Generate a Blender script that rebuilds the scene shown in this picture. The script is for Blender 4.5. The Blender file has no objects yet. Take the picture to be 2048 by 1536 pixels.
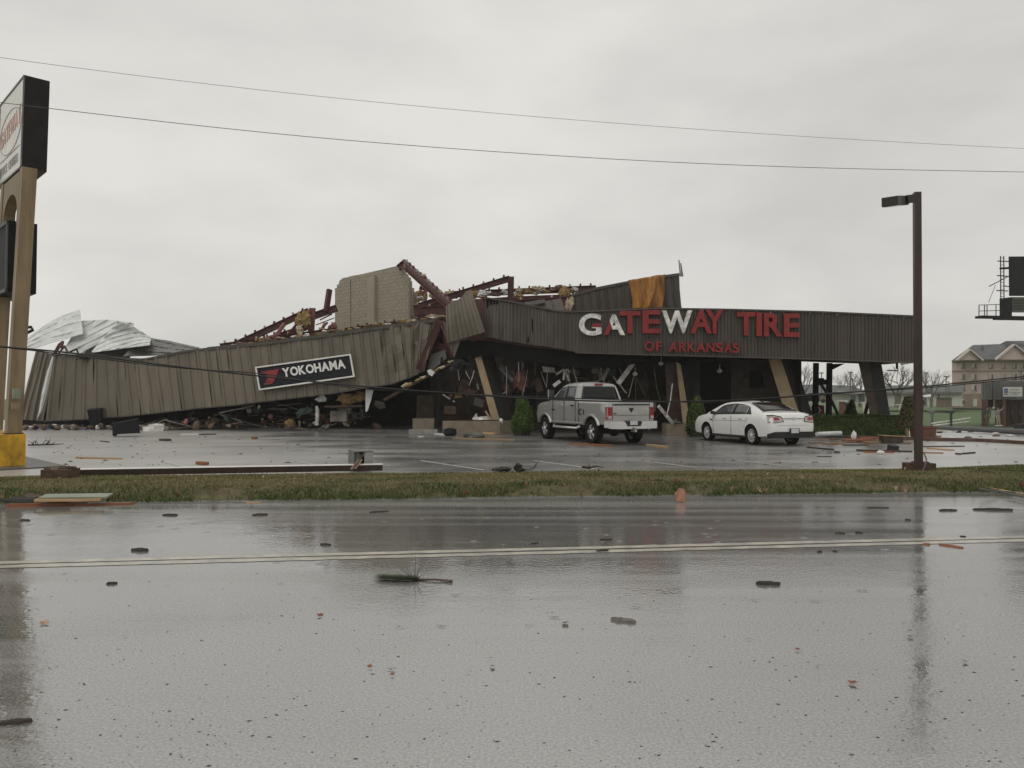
import bpy, bmesh, math, random
import numpy as np
from mathutils import Vector, Matrix, noise

random.seed(11)
RNG = np.random.default_rng(5)
scene = bpy.context.scene
COL = scene.collection

# ------------------------------------------------------------------ camera
FPX, EYE, PITCH = 1538.0, 1.7, math.radians(1.006)
cam_data = bpy.data.cameras.new('camera')
cam_data.sensor_width = 36.0
cam_data.lens = FPX / 2048 * 36.0
cam_data.clip_end = 6000
cam = bpy.data.objects.new('camera', cam_data)
COL.objects.link(cam)
cam.location = (0, 0, EYE)
cam.rotation_euler = (math.radians(90) + PITCH, 0, 0)
scene.camera = cam

# ------------------------------------------------------------------ sky, sun, exposure
world = bpy.data.worlds.new('World')
scene.world = world
world.use_nodes = True
nt = world.node_tree
nt.nodes.clear()
out = nt.nodes.new('ShaderNodeOutputWorld')
bg = nt.nodes.new('ShaderNodeBackground')
sky = nt.nodes.new('ShaderNodeTexSky')
sky.sky_type = 'NISHITA'
sky.sun_disc = False
SUN_EL, SUN_AZ = math.radians(62), math.radians(205)
sky.sun_elevation = SUN_EL
sky.sun_rotation = SUN_AZ
skym = nt.nodes.new('ShaderNodeMix'); skym.data_type = 'RGBA'; skym.blend_type = 'MULTIPLY'
skym.inputs[0].default_value = 1.0
skym.inputs[7].default_value = (0.09, 0.09, 0.09, 1)
nt.links.new(sky.outputs[0], skym.inputs[6])
tc = nt.nodes.new('ShaderNodeTexCoord')
mp = nt.nodes.new('ShaderNodeMapping'); mp.inputs['Scale'].default_value = (1.0, 1.0, 2.4)
mp.inputs['Location'].default_value = (0.35, 0.2, 0.1)
nt.links.new(tc.outputs['Generated'], mp.inputs[0])
nz = nt.nodes.new('ShaderNodeTexNoise')
nz.inputs['Scale'].default_value = 1.9; nz.inputs['Detail'].default_value = 7.0; nz.inputs['Roughness'].default_value = 0.52
nt.links.new(mp.outputs[0], nz.inputs[0])
rmp = nt.nodes.new('ShaderNodeValToRGB')
rmp.color_ramp.elements[0].position = 0.34; rmp.color_ramp.elements[0].color = (0.61, 0.60, 0.57, 1)
rmp.color_ramp.elements[1].position = 0.60; rmp.color_ramp.elements[1].color = (0.78, 0.765, 0.722, 1)
nt.links.new(nz.outputs[0], rmp.inputs[0])
mx = nt.nodes.new('ShaderNodeMix'); mx.data_type = 'RGBA'; mx.inputs[0].default_value = 0.97
nt.links.new(skym.outputs[2], mx.inputs[6])
nt.links.new(rmp.outputs[0], mx.inputs[7])
nt.links.new(mx.outputs[2], bg.inputs[0])
bg.inputs[1].default_value = 1.0
nt.links.new(bg.outputs[0], out.inputs[0])

sun_data = bpy.data.lights.new('sun', 'SUN')
sun_data.energy = 0.6
sun_data.angle = math.radians(50)
sun_data.color = (1.0, 0.97, 0.92)
sun = bpy.data.objects.new('sun', sun_data)
COL.objects.link(sun)
sun.rotation_euler = (math.radians(90) - SUN_EL, 0, math.radians(180) - SUN_AZ)

scene.view_settings.view_transform = 'Standard'
scene.view_settings.look = 'None'
scene.view_settings.gamma = 1
scene.view_settings.use_curve_mapping = False
scene.view_settings.exposure = 0.0
scene.render.engine = 'CYCLES'
scene.cycles.use_denoising = True
scene.cycles.max_bounces = 6
scene.cycles.diffuse_bounces = 3
scene.cycles.glossy_bounces = 3
scene.cycles.volume_bounces = 2

# ------------------------------------------------------------------ measuring helpers (photo pixel + distance -> place)
CP, SP = math.cos(PITCH), math.sin(PITCH)
def P(x, y, D):
    u, v = (x - 1024) / FPX, (768 - y) / FPX
    t = D / (CP - v * SP)
    return Vector((u * t, D, EYE + (SP + v * CP) * t))
def G(x, y, z=0.0):
    u, v = (x - 1024) / FPX, (768 - y) / FPX
    t = (z - EYE) / (SP + v * CP)
    return Vector((u * t, (CP - v * SP) * t, z))
def ss(a, b, x):
    t = min(1, max(0, (x - a) / (b - a)))
    return t * t * (3 - 2 * t)
def lerp(a, b, t): return a + (b - a) * t
def gz(X, Y):
    return -1.0 * ss(34, 68, Y) * ss(8, 24, X)

# ------------------------------------------------------------------ materials
MATS = {}
def mat(name, col, rough=0.6, metal=0.0, var=0.15, vscale=2.0, bump=0.0, bscale=25.0, rnd=0.0, spec=0.5, ior=1.45,
        stretch=(1, 1, 1), col2=None, coat=0.0, emit=0.0, trans=0.0, rvar=0.0):
    m = bpy.data.materials.new(name)
    m.use_nodes = True
    n, l = m.node_tree.nodes, m.node_tree.links
    b = n['Principled BSDF']
    b.inputs['Roughness'].default_value = rough
    b.inputs['Metallic'].default_value = metal
    b.inputs['Specular IOR Level'].default_value = spec
    b.inputs['IOR'].default_value = ior
    b.inputs['Coat Weight'].default_value = coat
    b.inputs['Coat Roughness'].default_value = 0.08
    if trans:
        b.inputs['Transmission Weight'].default_value = trans
    c = Vector(col)
    if var or col2 is not None:
        t = n.new('ShaderNodeTexCoord'); mpn = n.new('ShaderNodeMapping'); mpn.inputs['Scale'].default_value = stretch
        l.new(t.outputs['Object'], mpn.inputs[0])
        tx = n.new('ShaderNodeTexNoise'); tx.inputs['Scale'].default_value = vscale; tx.inputs['Detail'].default_value = 6
        tx.inputs['Roughness'].default_value = 0.62
        l.new(mpn.outputs[0], tx.inputs[0])
        r = n.new('ShaderNodeValToRGB')
        r.color_ramp.elements[0].position = 0.36; r.color_ramp.elements[1].position = 0.66
        a = c * (1 - var); d = Vector(col2) if col2 is not None else c * (1 + var)
        r.color_ramp.elements[0].color = (*a, 1); r.color_ramp.elements[1].color = (*d, 1)
        l.new(tx.outputs[0], r.inputs[0])
        src = r.outputs[0]
        if rnd:
            oi = n.new('ShaderNodeObjectInfo')
            mr = n.new('ShaderNodeMapRange'); mr.inputs[3].default_value = 1 - rnd; mr.inputs[4].default_value = 1 + rnd
            l.new(oi.outputs['Random'], mr.inputs[0])
            mm = n.new('ShaderNodeMix'); mm.data_type = 'RGBA'; mm.blend_type = 'MULTIPLY'; mm.inputs[0].default_value = 1
            l.new(src, mm.inputs[6]); l.new(mr.outputs[0], mm.inputs[7]); src = mm.outputs[2]
        l.new(src, b.inputs['Base Color'])
        if rvar:
            m2 = n.new('ShaderNodeMapRange'); m2.inputs[1].default_value = .3; m2.inputs[2].default_value = .7
            m2.inputs[3].default_value = max(.02, rough - rvar); m2.inputs[4].default_value = rough + rvar
            l.new(tx.outputs[0], m2.inputs[0]); l.new(m2.outputs[0], b.inputs['Roughness'])
    else:
        b.inputs['Base Color'].default_value = (*c, 1)
    if bump:
        t2 = n.new('ShaderNodeTexCoord'); mp2 = n.new('ShaderNodeMapping'); mp2.inputs['Scale'].default_value = stretch
        l.new(t2.outputs['Object'], mp2.inputs[0])
        x2 = n.new('ShaderNodeTexNoise'); x2.inputs['Scale'].default_value = bscale; x2.inputs['Detail'].default_value = 4
        l.new(mp2.outputs[0], x2.inputs[0])
        bp = n.new('ShaderNodeBump'); bp.inputs['Strength'].default_value = bump; bp.inputs['Distance'].default_value = 0.02
        l.new(x2.outputs[0], bp.inputs['Height']); l.new(bp.outputs[0], b.inputs['Normal'])
    MATS[name] = m
    return m

def wet_pavement(name, dark, light, rough, ior, streak=(1, 1, 1), bump=0.25, bscale=9.0, puddle=0.5, angle=0.0, flood_sheen=False, swell=0.0):
    """rain-covered pavement: mottled asphalt under an uneven film of water with rain ripples"""
    m = bpy.data.materials.new(name); m.use_nodes = True
    n, l = m.node_tree.nodes, m.node_tree.links
    b = n['Principled BSDF']
    t = n.new('ShaderNodeTexCoord')
    mpn = n.new('ShaderNodeMapping'); mpn.inputs['Scale'].default_value = streak; mpn.inputs['Rotation'].default_value = (0, 0, angle)
    l.new(t.outputs['Object'], mpn.inputs[0])
    big = n.new('ShaderNodeTexNoise'); big.inputs['Scale'].default_value = 0.55; big.inputs['Detail'].default_value = 5
    l.new(mpn.outputs[0], big.inputs[0])
    fine = n.new('ShaderNodeTexNoise'); fine.inputs['Scale'].default_value = 60; fine.inputs['Detail'].default_value = 3
    l.new(t.outputs['Object'], fine.inputs[0])
    cr = n.new('ShaderNodeValToRGB')
    cr.color_ramp.elements[0].position = .38; cr.color_ramp.elements[0].color = (*dark, 1)
    cr.color_ramp.elements[1].position = .64; cr.color_ramp.elements[1].color = (*light, 1)
    l.new(fine.outputs[0], cr.inputs[0])
    mm = n.new('ShaderNodeMix'); mm.data_type = 'RGBA'; mm.blend_type = 'MULTIPLY'; mm.inputs[0].default_value = .6
    gr = n.new('ShaderNodeMapRange'); gr.inputs[1].default_value = .3; gr.inputs[2].default_value = .7
    gr.inputs[3].default_value = .6; gr.inputs[4].default_value = 1.25
    l.new(big.outputs[0], gr.inputs[0])
    l.new(cr.outputs[0], mm.inputs[6]); l.new(gr.outputs[0], mm.inputs[7])
    colour = mm.outputs[2]
    mask = None
    if flood_sheen:   # standing rainwater at both ends, its sky sheen painted in as paler colour
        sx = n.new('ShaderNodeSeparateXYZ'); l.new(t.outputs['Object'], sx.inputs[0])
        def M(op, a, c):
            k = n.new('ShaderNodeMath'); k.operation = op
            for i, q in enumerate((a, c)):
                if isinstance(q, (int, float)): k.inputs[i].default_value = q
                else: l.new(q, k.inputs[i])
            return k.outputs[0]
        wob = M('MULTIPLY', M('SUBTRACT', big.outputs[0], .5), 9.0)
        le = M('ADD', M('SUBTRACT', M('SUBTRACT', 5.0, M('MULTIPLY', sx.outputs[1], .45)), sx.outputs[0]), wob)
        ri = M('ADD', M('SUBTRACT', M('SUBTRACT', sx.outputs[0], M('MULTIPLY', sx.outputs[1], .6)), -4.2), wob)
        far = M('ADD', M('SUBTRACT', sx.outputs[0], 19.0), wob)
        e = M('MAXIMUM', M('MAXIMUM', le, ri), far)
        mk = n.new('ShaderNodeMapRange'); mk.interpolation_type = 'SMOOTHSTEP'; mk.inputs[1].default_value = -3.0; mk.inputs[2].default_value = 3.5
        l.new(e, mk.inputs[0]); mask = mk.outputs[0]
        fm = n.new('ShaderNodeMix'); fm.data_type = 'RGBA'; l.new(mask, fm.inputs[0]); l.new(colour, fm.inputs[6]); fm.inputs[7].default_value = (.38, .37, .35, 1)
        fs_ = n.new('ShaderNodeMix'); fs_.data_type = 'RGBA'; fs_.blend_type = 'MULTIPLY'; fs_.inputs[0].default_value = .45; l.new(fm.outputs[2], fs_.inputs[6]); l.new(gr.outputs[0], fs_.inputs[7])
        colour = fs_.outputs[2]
    l.new(colour, b.inputs['Base Color'])
    rr = n.new('ShaderNodeMapRange'); rr.inputs[1].default_value = .35; rr.inputs[2].default_value = .68
    rr.inputs[3].default_value = rough[0]; rr.inputs[4].default_value = rough[1]
    l.new(big.outputs[0], rr.inputs[0])
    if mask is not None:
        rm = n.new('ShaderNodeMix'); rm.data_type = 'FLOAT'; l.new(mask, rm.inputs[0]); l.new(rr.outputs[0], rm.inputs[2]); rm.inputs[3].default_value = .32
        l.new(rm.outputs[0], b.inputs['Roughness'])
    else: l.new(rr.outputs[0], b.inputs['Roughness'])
    b.inputs['IOR'].default_value = ior
    # ripples: soft undulation plus small rain rings
    rip = n.new('ShaderNodeTexNoise'); rip.inputs['Scale'].default_value = bscale; rip.inputs['Detail'].default_value = 3
    l.new(t.outputs['Object'], rip.inputs[0])
    vo = n.new('ShaderNodeTexVoronoi'); vo.inputs['Scale'].default_value = 2.6
    l.new(t.outputs['Object'], vo.inputs[0])
    ms = n.new('ShaderNodeMath'); ms.operation = 'MULTIPLY'; ms.inputs[1].default_value = 85.0
    l.new(vo.outputs['Distance'], ms.inputs[0])
    sn = n.new('ShaderNodeMath'); sn.operation = 'SINE'; l.new(ms.outputs[0], sn.inputs[0])
    fa = n.new('ShaderNodeMapRange'); fa.inputs[1].default_value = 0.05; fa.inputs[2].default_value = 0.2
    fa.inputs[3].default_value = .5; fa.inputs[4].default_value = 0
    l.new(vo.outputs['Distance'], fa.inputs[0])
    rg = n.new('ShaderNodeMath'); rg.operation = 'MULTIPLY'; l.new(sn.outputs[0], rg.inputs[0]); l.new(fa.outputs[0], rg.inputs[1])
    ad = n.new('ShaderNodeMath'); ad.operation = 'ADD'; l.new(rip.outputs[0], ad.inputs[0]); l.new(rg.outputs[0], ad.inputs[1])
    hgt = ad.outputs[0]
    if swell:   # broad unevenness of the carriageway
        lo = n.new('ShaderNodeTexNoise'); lo.inputs['Scale'].default_value = 1.3; lo.inputs['Detail'].default_value = 2
        l.new(t.outputs['Object'], lo.inputs[0])
        lm = n.new('ShaderNodeMath'); lm.operation = 'MULTIPLY_ADD'; lm.inputs[1].default_value = swell
        l.new(lo.outputs[0], lm.inputs[0]); l.new(hgt, lm.inputs[2]); hgt = lm.outputs[0]
    bp = n.new('ShaderNodeBump'); bp.inputs['Strength'].default_value = bump; bp.inputs['Distance'].default_value = 0.01
    l.new(hgt, bp.inputs['Height']); l.new(bp.outputs[0], b.inputs['Normal'])
    MATS[name] = m
    return m

def attr_mat(name, rough=0.7, spec=0.3, trans=0.0):
    """colour from the mesh's own leaf / blade colours (each leaf or blade has its own hue)"""
    m = bpy.data.materials.new(name); m.use_nodes = True
    n, l = m.node_tree.nodes, m.node_tree.links
    b = n['Principled BSDF']; a = n.new('ShaderNodeAttribute'); a.attribute_name = 'hue'
    l.new(a.outputs['Color'], b.inputs['Base Color'])
    b.inputs['Roughness'].default_value = rough; b.inputs['Specular IOR Level'].default_value = spec
    MATS[name] = m
    return m

# ------------------------------------------------------------------ mesh helpers
class MB:
    def __init__(s): s.v, s.f, s.m = [], [], []
    def add(s, vs, fs, m=0):
        o = len(s.v); s.v += [tuple(v) for v in vs]
        for f in fs: s.f.append(tuple(i + o for i in f)); s.m.append(m)
        return s
    def hexa(s, b4, t4, m=0):
        return s.add(list(b4) + list(t4), [(3, 2, 1, 0), (4, 5, 6, 7), (0, 1, 5, 4), (1, 2, 6, 5), (2, 3, 7, 6), (3, 0, 4, 7)], m)
    def box(s, c, size, R=None, m=0):
        c = Vector(c); x, y, z = (a / 2 for a in size)
        q = [Vector(p) for p in ((-x, -y, -z), (x, -y, -z), (x, y, -z), (-x, y, -z), (-x, -y, z), (x, -y, z), (x, y, z), (-x, y, z))]
        if R is not None: q = [R @ p for p in q]
        q = [c + p for p in q]
        return s.hexa(q[:4], q[4:], m)
    def prism(s, pts, vec, m=0):
        pts = [Vector(p) for p in pts]; vec = Vector(vec); n = len(pts)
        fs = [tuple(range(n))[::-1], tuple(range(n, 2 * n))] + [(i, (i + 1) % n, (i + 1) % n + n, i + n) for i in range(n)]
        return s.add(pts + [p + vec for p in pts], fs, m)
    def beam(s, a, b, w, h, up=(0, 0, 1), m=0):
        a, b = Vector(a), Vector(b); d = (b - a).normalized(); up = Vector(up)
        sd = d.cross(up)
        if sd.length < 1e-4: sd = d.cross(Vector((1, 0, 0)))
        sd.normalize(); u = sd.cross(d)
        c = [sd * sx * w / 2 + u * sy * h / 2 for sx, sy in ((-1, -1), (1, -1), (1, 1), (-1, 1))]
        return s.hexa([a + k for k in c], [b + k for k in c], m)
    def ibeam(s, a, b, w, h, up=(0, 0, 1), m=0):
        a, b = Vector(a), Vector(b); d = (b - a).normalized(); up = Vector(up)
        sd = d.cross(up)
        if sd.length < 1e-4: sd = d.cross(Vector((1, 0, 0)))
        sd.normalize(); u = sd.cross(d); t = h * .09
        s.beam(a + u * (h / 2 - t / 2), b + u * (h / 2 - t / 2), w, t, u, m)
        s.beam(a - u * (h / 2 - t / 2), b - u * (h / 2 - t / 2), w, t, u, m)
        return s.beam(a, b, w * .12, h - 2 * t - .002, u, m)
    def tube(s, pts, r, n=6, m=0, cap=True):
        pts = [Vector(p) for p in pts]; k = len(pts)
        rs = r if isinstance(r, (list, tuple)) else [r] * k
        vs, fs = [], []; prev = None
        for i, p in enumerate(pts):
            d = (pts[min(i + 1, k - 1)] - pts[max(i - 1, 0)])
            if d.length < 1e-9: d = Vector((0, 0, 1))
            d.normalize()
            if prev is None: sd = d.orthogonal().normalized()
            else:
                sd = prev - d * prev.dot(d)
                sd = sd.normalized() if sd.length > 1e-6 else d.orthogonal().normalized()
            prev = sd; u = d.cross(sd)
            for j in range(n):
                a = 2 * math.pi * j / n
                vs.append(p + (sd * math.cos(a) + u * math.sin(a)) * rs[i])
        for i in range(k - 1):
            for j in range(n):
                fs.append((i * n + j, i * n + (j + 1) % n, (i + 1) * n + (j + 1) % n, (i + 1) * n + j))
        if cap: fs += [tuple(range(n))[::-1], tuple(range((k - 1) * n, k * n))]
        return s.add(vs, fs, m)
    def lathe(s, prof, n=24, axis='z', c=(0, 0, 0), m=0, closed=False):
        """prof: (radius, height) pairs turned about an axis"""
        c = Vector(c); vs, fs = [], []; k = len(prof)
        for r, h in prof:
            for j in range(n):
                a = 2 * math.pi * j / n; x, y = r * math.cos(a), r * math.sin(a)
                vs.append(c + (Vector((x, y, h)) if axis == 'z' else Vector((x, h, y))))
        for i in range(k if closed else k - 1):
            i2 = (i + 1) % k
            for j in range(n):
                fs.append((i * n + j, i * n + (j + 1) % n, i2 * n + (j + 1) % n, i2 * n + j))
        if not closed:
            fs += [tuple(range(n))[::-1], tuple(range((k - 1) * n, k * n))]
        return s.add(vs, fs, m)
    def grid(s, fn, nu, nv, m=0):
        vs = [fn(i / nu, j / nv) for j in range(nv + 1) for i in range(nu + 1)]
        fs = [(j * (nu + 1) + i, j * (nu + 1) + i + 1, (j + 1) * (nu + 1) + i + 1, (j + 1) * (nu + 1) + i) for j in range(nv) for i in range(nu)]
        return s.add(vs, fs, m)
    def lump(s, c, size, seed=0, sub=2, rough=.45, freq=2.2, R=None, m=0):
        bm = bmesh.new(); bmesh.ops.create_icosphere(bm, subdivisions=sub, radius=1)
        c = Vector(c); off = Vector((seed * 3.7, seed * 1.3, seed * 2.1)); vs = []
        for v in bm.verts:
            k = 1 + rough * noise.noise(v.co * freq + off) + rough * .5 * noise.noise(v.co * freq * 2.7 + off)
            q = Vector((v.co.x * size[0] * k, v.co.y * size[1] * k, v.co.z * size[2] * k))
            if R is not None: q = R @ q
            vs.append(c + q)
        fs = [tuple(v.index for v in f.verts) for f in bm.faces]; bm.free()
        return s.add(vs, fs, m)
    def mesh(s, name, mats, smooth=False, angle=35):
        me = bpy.data.meshes.new(name)
        me.from_pydata(s.v, [], s.f)
        mats = mats if isinstance(mats, (list, tuple)) else [mats]
        for k in mats: me.materials.append(MATS[k] if isinstance(k, str) else k)
        if len(mats) > 1: me.polygons.foreach_set('material_index', s.m)
        bm = bmesh.new(); bm.from_mesh(me); bmesh.ops.recalc_face_normals(bm, faces=bm.faces); bm.to_mesh(me); bm.free()
        if smooth:
            me.polygons.foreach_set('use_smooth', [True] * len(me.polygons))
            me.set_sharp_from_angle(angle=math.radians(angle))
        me.update()
        return me
    def build(s, name, mats, parent=None, smooth=False, angle=35, local=False):
        return link(name, s.mesh(name, mats, smooth, angle), parent, local)

def link(name, me, parent=None, local=False):
    o = bpy.data.objects.new(name, me); COL.objects.link(o)
    if parent is not None:
        o.parent = parent
        if not local:
            q = parent.matrix_basis.copy(); k = parent.parent
            o.matrix_parent_inverse = ROOTMAT.get(parent.name, Matrix()).inverted()
            ROOTMAT[o.name] = Matrix()
    return o
ROOTMAT = {}
def tag(o, label=None, cat=None, group=None, kind=None):
    if label: o['label'] = label
    if cat: o['category'] = cat
    if group: o['group'] = group
    if kind: o['kind'] = kind
    return o
def thing(name, label, cat, group=None, loc=(0, 0, 0), rz=0.0):
    o = bpy.data.objects.new(name, None); COL.objects.link(o)
    o.location = loc; o.rotation_euler = (0, 0, rz); o.empty_display_size = .2
    ROOTMAT[o.name] = Matrix.Translation(Vector(loc)) @ Matrix.Rotation(rz, 4, 'Z')
    return tag(o, label, cat, group)
def struct(name, b, mats, **k):
    o = b.build(name, mats, **k); o['kind'] = 'structure'; return o
def copy_tree(o, parent=None):
    c = o.copy(); COL.objects.link(c); c.parent = parent
    for ch in list(o.children): copy_tree(ch, c)
    return c

def colour_mesh(name, V, Fq, cols, matname):
    """V (n,3), Fq (m,k) faces, cols (n,3) own colour per vertex"""
    me = bpy.data.meshes.new(name)
    n, (mf, k) = len(V), Fq.shape
    me.vertices.add(n); me.vertices.foreach_set('co', V.astype(np.float32).ravel())
    me.loops.add(mf * k); me.loops.foreach_set('vertex_index', Fq.astype(np.int32).ravel())
    me.polygons.add(mf)
    me.polygons.foreach_set('loop_start', np.arange(0, mf * k, k, dtype=np.int32))
    me.update(calc_edges=True)
    a = me.attributes.new('hue', 'FLOAT_COLOR', 'POINT')
    a.data.foreach_set('color', np.concatenate([cols, np.ones((n, 1))], 1).astype(np.float32).ravel())
    me.materials.append(MATS[matname])
    me.validate()
    return me
def leaves(name, C, N, size, cols, parent=None, matname='leaf', aspect=.55):
    """a leaf-shaped face at every point of C, loosely facing N"""
    n = len(C)
    N = N + RNG.normal(0, .55, (n, 3)); N /= np.linalg.norm(N, axis=1, keepdims=True) + 1e-9
    T = np.cross(N, RNG.normal(0, 1, (n, 3))); T /= np.linalg.norm(T, axis=1, keepdims=True) + 1e-9
    B = np.cross(N, T); s = (size * RNG.uniform(.6, 1.4, (n, 1)))
    V = np.stack([C - T * s, C - B * s * aspect + N * s * .15, C + T * s, C + B * s * aspect + N * s * .15], 1).reshape(-1, 3)
    Fq = np.arange(4 * n).reshape(n, 4)
    return link(name, colour_mesh(name, V, Fq, np.repeat(cols, 4, 0), matname), parent)

_glyph = {}
def glyph(ch, offset=.03):
    """outline of a character as flat mesh data, normalised to a unit box"""
    key = (ch, offset)
    if key in _glyph: return _glyph[key]
    cu = bpy.data.curves.new('glyph', 'FONT'); cu.body = ch; cu.offset = offset; cu.resolution_u = 5; cu.extrude = .5
    ob = bpy.data.objects.new('glyph', cu); COL.objects.link(ob)
    bpy.context.view_layer.update()
    dg = bpy.context.evaluated_depsgraph_get()
    me = bpy.data.meshes.new_from_object(ob.evaluated_get(dg))
    V = np.array([v.co[:] for v in me.vertices]); Fs = [tuple(p.vertices) for p in me.polygons]
    lo, hi = V.min(0), V.max(0)
    asp = (hi[0] - lo[0]) / (hi[1] - lo[1])
    V = (V - lo) / (hi - lo)
    bpy.data.objects.remove(ob); bpy.data.curves.remove(cu); bpy.data.meshes.remove(me)
    _glyph[key] = (V, Fs, asp)
    return _glyph[key]
def put_glyph(b, ch, p0, ex, ey, n, offset=.03, m=0):
    V, Fs, _ = glyph(ch, offset)
    p0, ex, ey, n = (Vector(q) for q in (p0, ex, ey, n))
    b.add([p0 + ex * v[0] + ey * v[1] + n * v[2] for v in V], Fs, m)
def put_text(b, text, p0, ex, ey, n, gap=.12, offset=.03, m=0, space=.5):
    """a word fitted into the box p0, ex (whole width), ey (height)"""
    ws = [glyph(c, offset)[2] if c != ' ' else space for c in text]
    tot = sum(ws) + gap * (len(text) - 1); x = 0
    ex = Vector(ex)
    for c, w in zip(text, ws):
        if c != ' ': put_glyph(b, c, Vector(p0) + ex * (x / tot), ex * (w / tot), ey, n, offset, m)
        x += w + gap

# ------------------------------------------------------------------ the palette
wet_pavement('road_wet', (.09, .088, .083), (.25, .245, .232), (.03, .24), 3.7, streak=(.13, 2.9, 1), bump=.14, bscale=17, angle=-.11, swell=2.6)  # asphalt grain, its contrast raised to paint in raindrop speckle
wet_pavement('lot_wet', (.12, .117, .11), (.22, .215, .205), (.2, .34), 2.1, streak=(.5, 1, 1), bump=1.0, bscale=4.5, flood_sheen=True)
mat('line_paint', (.30, .28, .24), .3, var=.3, vscale=4, col2=(.50, .45, .34), ior=2.6)
mat('lot_paint', (.5, .5, .48), .35, var=.3, vscale=8)
mat('lawn', (.065, .115, .03), .8, var=.3, vscale=.6, bump=.4, bscale=30)
mat('soil', (.10, .085, .04), .9, var=.35, vscale=5, bump=.5)
mat('concrete', (.26, .245, .22), .55, var=.2, vscale=4, bump=.2)
mat('kerb_concrete', (.085, .08, .072), .4, var=.25, vscale=4, bump=.2)
mat('kerb_red', (.10, .055, .04), .4, var=.3, vscale=4)
mat('taupe_metal', (.138, .116, .087), .5, var=.13, vscale=1.1, rnd=.09, bump=.10, bscale=3, stretch=(1, 1, .25), rvar=.08)
mat('taupe_dark', (.074, .060, .049), .46, var=.2, vscale=1.4, rnd=.10, bump=.06, bscale=4, stretch=(2, 2, .3), rvar=.08)
mat('flashing', (.07, .062, .052), .4, var=.2)
mat('silver_sheet', (.62, .63, .62), .42, .1, var=.18, vscale=1.2, bump=.1, bscale=5)
mat('grey_sheet', (.15, .15, .14), .45, .2, var=.25, vscale=1.4)
mat('red_steel', (.085, .026, .022), .5, var=.3, vscale=3, rnd=.15)
mat('dark_steel', (.011, .010, .0095), .65, var=.3, vscale=3, spec=.2)
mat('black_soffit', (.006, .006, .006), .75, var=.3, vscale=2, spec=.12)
mat('block', (.33, .29, .225), .8, var=.08, vscale=1.2, rnd=.06, bump=.06, bscale=30)
mat('mortar', (.27, .235, .185), .85, var=.1)
mat('tan_trim', (.36, .27, .165), .6, var=.12, vscale=3)
mat('planter', (.22, .175, .13), .7, var=.15, vscale=3, bump=.15)
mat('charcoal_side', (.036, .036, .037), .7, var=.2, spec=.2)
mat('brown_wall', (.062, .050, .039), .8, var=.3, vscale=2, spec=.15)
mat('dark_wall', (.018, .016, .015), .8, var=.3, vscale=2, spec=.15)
mat('dark_glass', (.006, .007, .008), .06, var=0, spec=.6)
mat('insulation', (.29, .195, .08), .9, var=.35, vscale=5, bump=.6, bscale=12)
mat('insulation_pale', (.46, .39, .27), .9, var=.3, vscale=5, bump=.6, bscale=12)
mat('orange_sheet', (.30, .125, .014), .5, var=.5, vscale=1.6, stretch=(3, 3, .5), bump=.2, bscale=6)
mat('white_paint_and_sheen', (.68, .67, .63), .4, var=.1, vscale=4)
mat('worn_white', (.64, .63, .59), .45, var=.4, vscale=4)
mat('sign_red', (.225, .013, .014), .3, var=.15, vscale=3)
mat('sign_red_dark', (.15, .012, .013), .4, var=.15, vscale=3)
mat('sign_navy', (.010, .011, .017), .5, var=.2, spec=.2)
mat('sign_face', (.74, .72, .66), .35, var=.08)
mat('sign_ghost', (.52, .30, .24), .4, var=.15)
mat('sign_grey', (.33, .32, .30), .4, var=.1)
mat('sign_bronze', (.014, .011, .0095), .5, var=.35, vscale=3, spec=.25)
mat('post_tan', (.22, .16, .088), .55, var=.26, vscale=2, stretch=(2, 2, .3))
mat('yellow_paint', (.52, .29, .014), .55, var=.5, vscale=2.6, bump=.4, bscale=15, stretch=(1, 1, .6))
mat('bollard_yellow', (.34, .19, .02), .6, var=.35, vscale=4)
mat('pole_brown', (.042, .026, .018), .45, var=.3, vscale=3, stretch=(2, 2, .2))
mat('lamp_head', (.022, .017, .014), .4, var=.2)
mat('lens', (.35, .35, .33), .15, var=.1)
mat('rusty_block', (.085, .052, .034), .8, var=.4, vscale=6, bump=.5)
mat('cable', (.012, .012, .012), .5, var=0)
mat('wire_grey', (.06, .058, .055), .5, var=0)
mat('wood_raw', (.42, .27, .14), .7, var=.3, vscale=3, rnd=.3, stretch=(.6, 4, 4))
mat('wood_red', (.26, .095, .04), .55, var=.35, vscale=3, rnd=.25, stretch=(.6, 4, 4))
mat('wood_dark', (.06, .035, .024), .55, var=.35, vscale=3, rnd=.3)
mat('bark', (.035, .026, .02), .7, var=.3, vscale=20)
mat('leaf_brown', (.33, .215, .145), .7, var=.3, vscale=10, rnd=.3)
mat('leaf_red', (.20, .07, .035), .6, var=.3, vscale=10, rnd=.2)
mat('board_red', (.29, .125, .075), .55, var=.25, vscale=8)
mat('green_sheet', (.21, .24, .17), .4, var=.2)
mat('blue_paint', (.05, .09, .21), .4, var=.3, vscale=3)
mat('blue_pale', (.17, .22, .36), .4, var=.2)
mat('bin_black', (.010, .012, .014), .5, var=.2, spec=.25)
mat('rubber', (.010, .010, .010), .8, var=.2, spec=.2)
mat('debris_grey', (.20, .182, .156), .8, var=.3, rnd=.4)
mat('debris_brown', (.15, .098, .068), .8, var=.3, rnd=.4)
mat('debris_pink', (.24, .11, .095), .85, var=.3, rnd=.2)
mat('debris_green', (.04, .075, .06), .5, var=.3)
mat('duct', (.38, .39, .38), .3, .6, var=.2)
mat('white_trash', (.66, .66, .63), .5, var=.1)
mat('truck_silver', (.40, .395, .38), .28, .45, var=.03, vscale=2, coat=.5)
mat('car_white', (.80, .795, .77), .25, 0, var=.02, coat=.6)
mat('chrome', (.66, .66, .65), .2, .55, var=.05)
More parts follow.
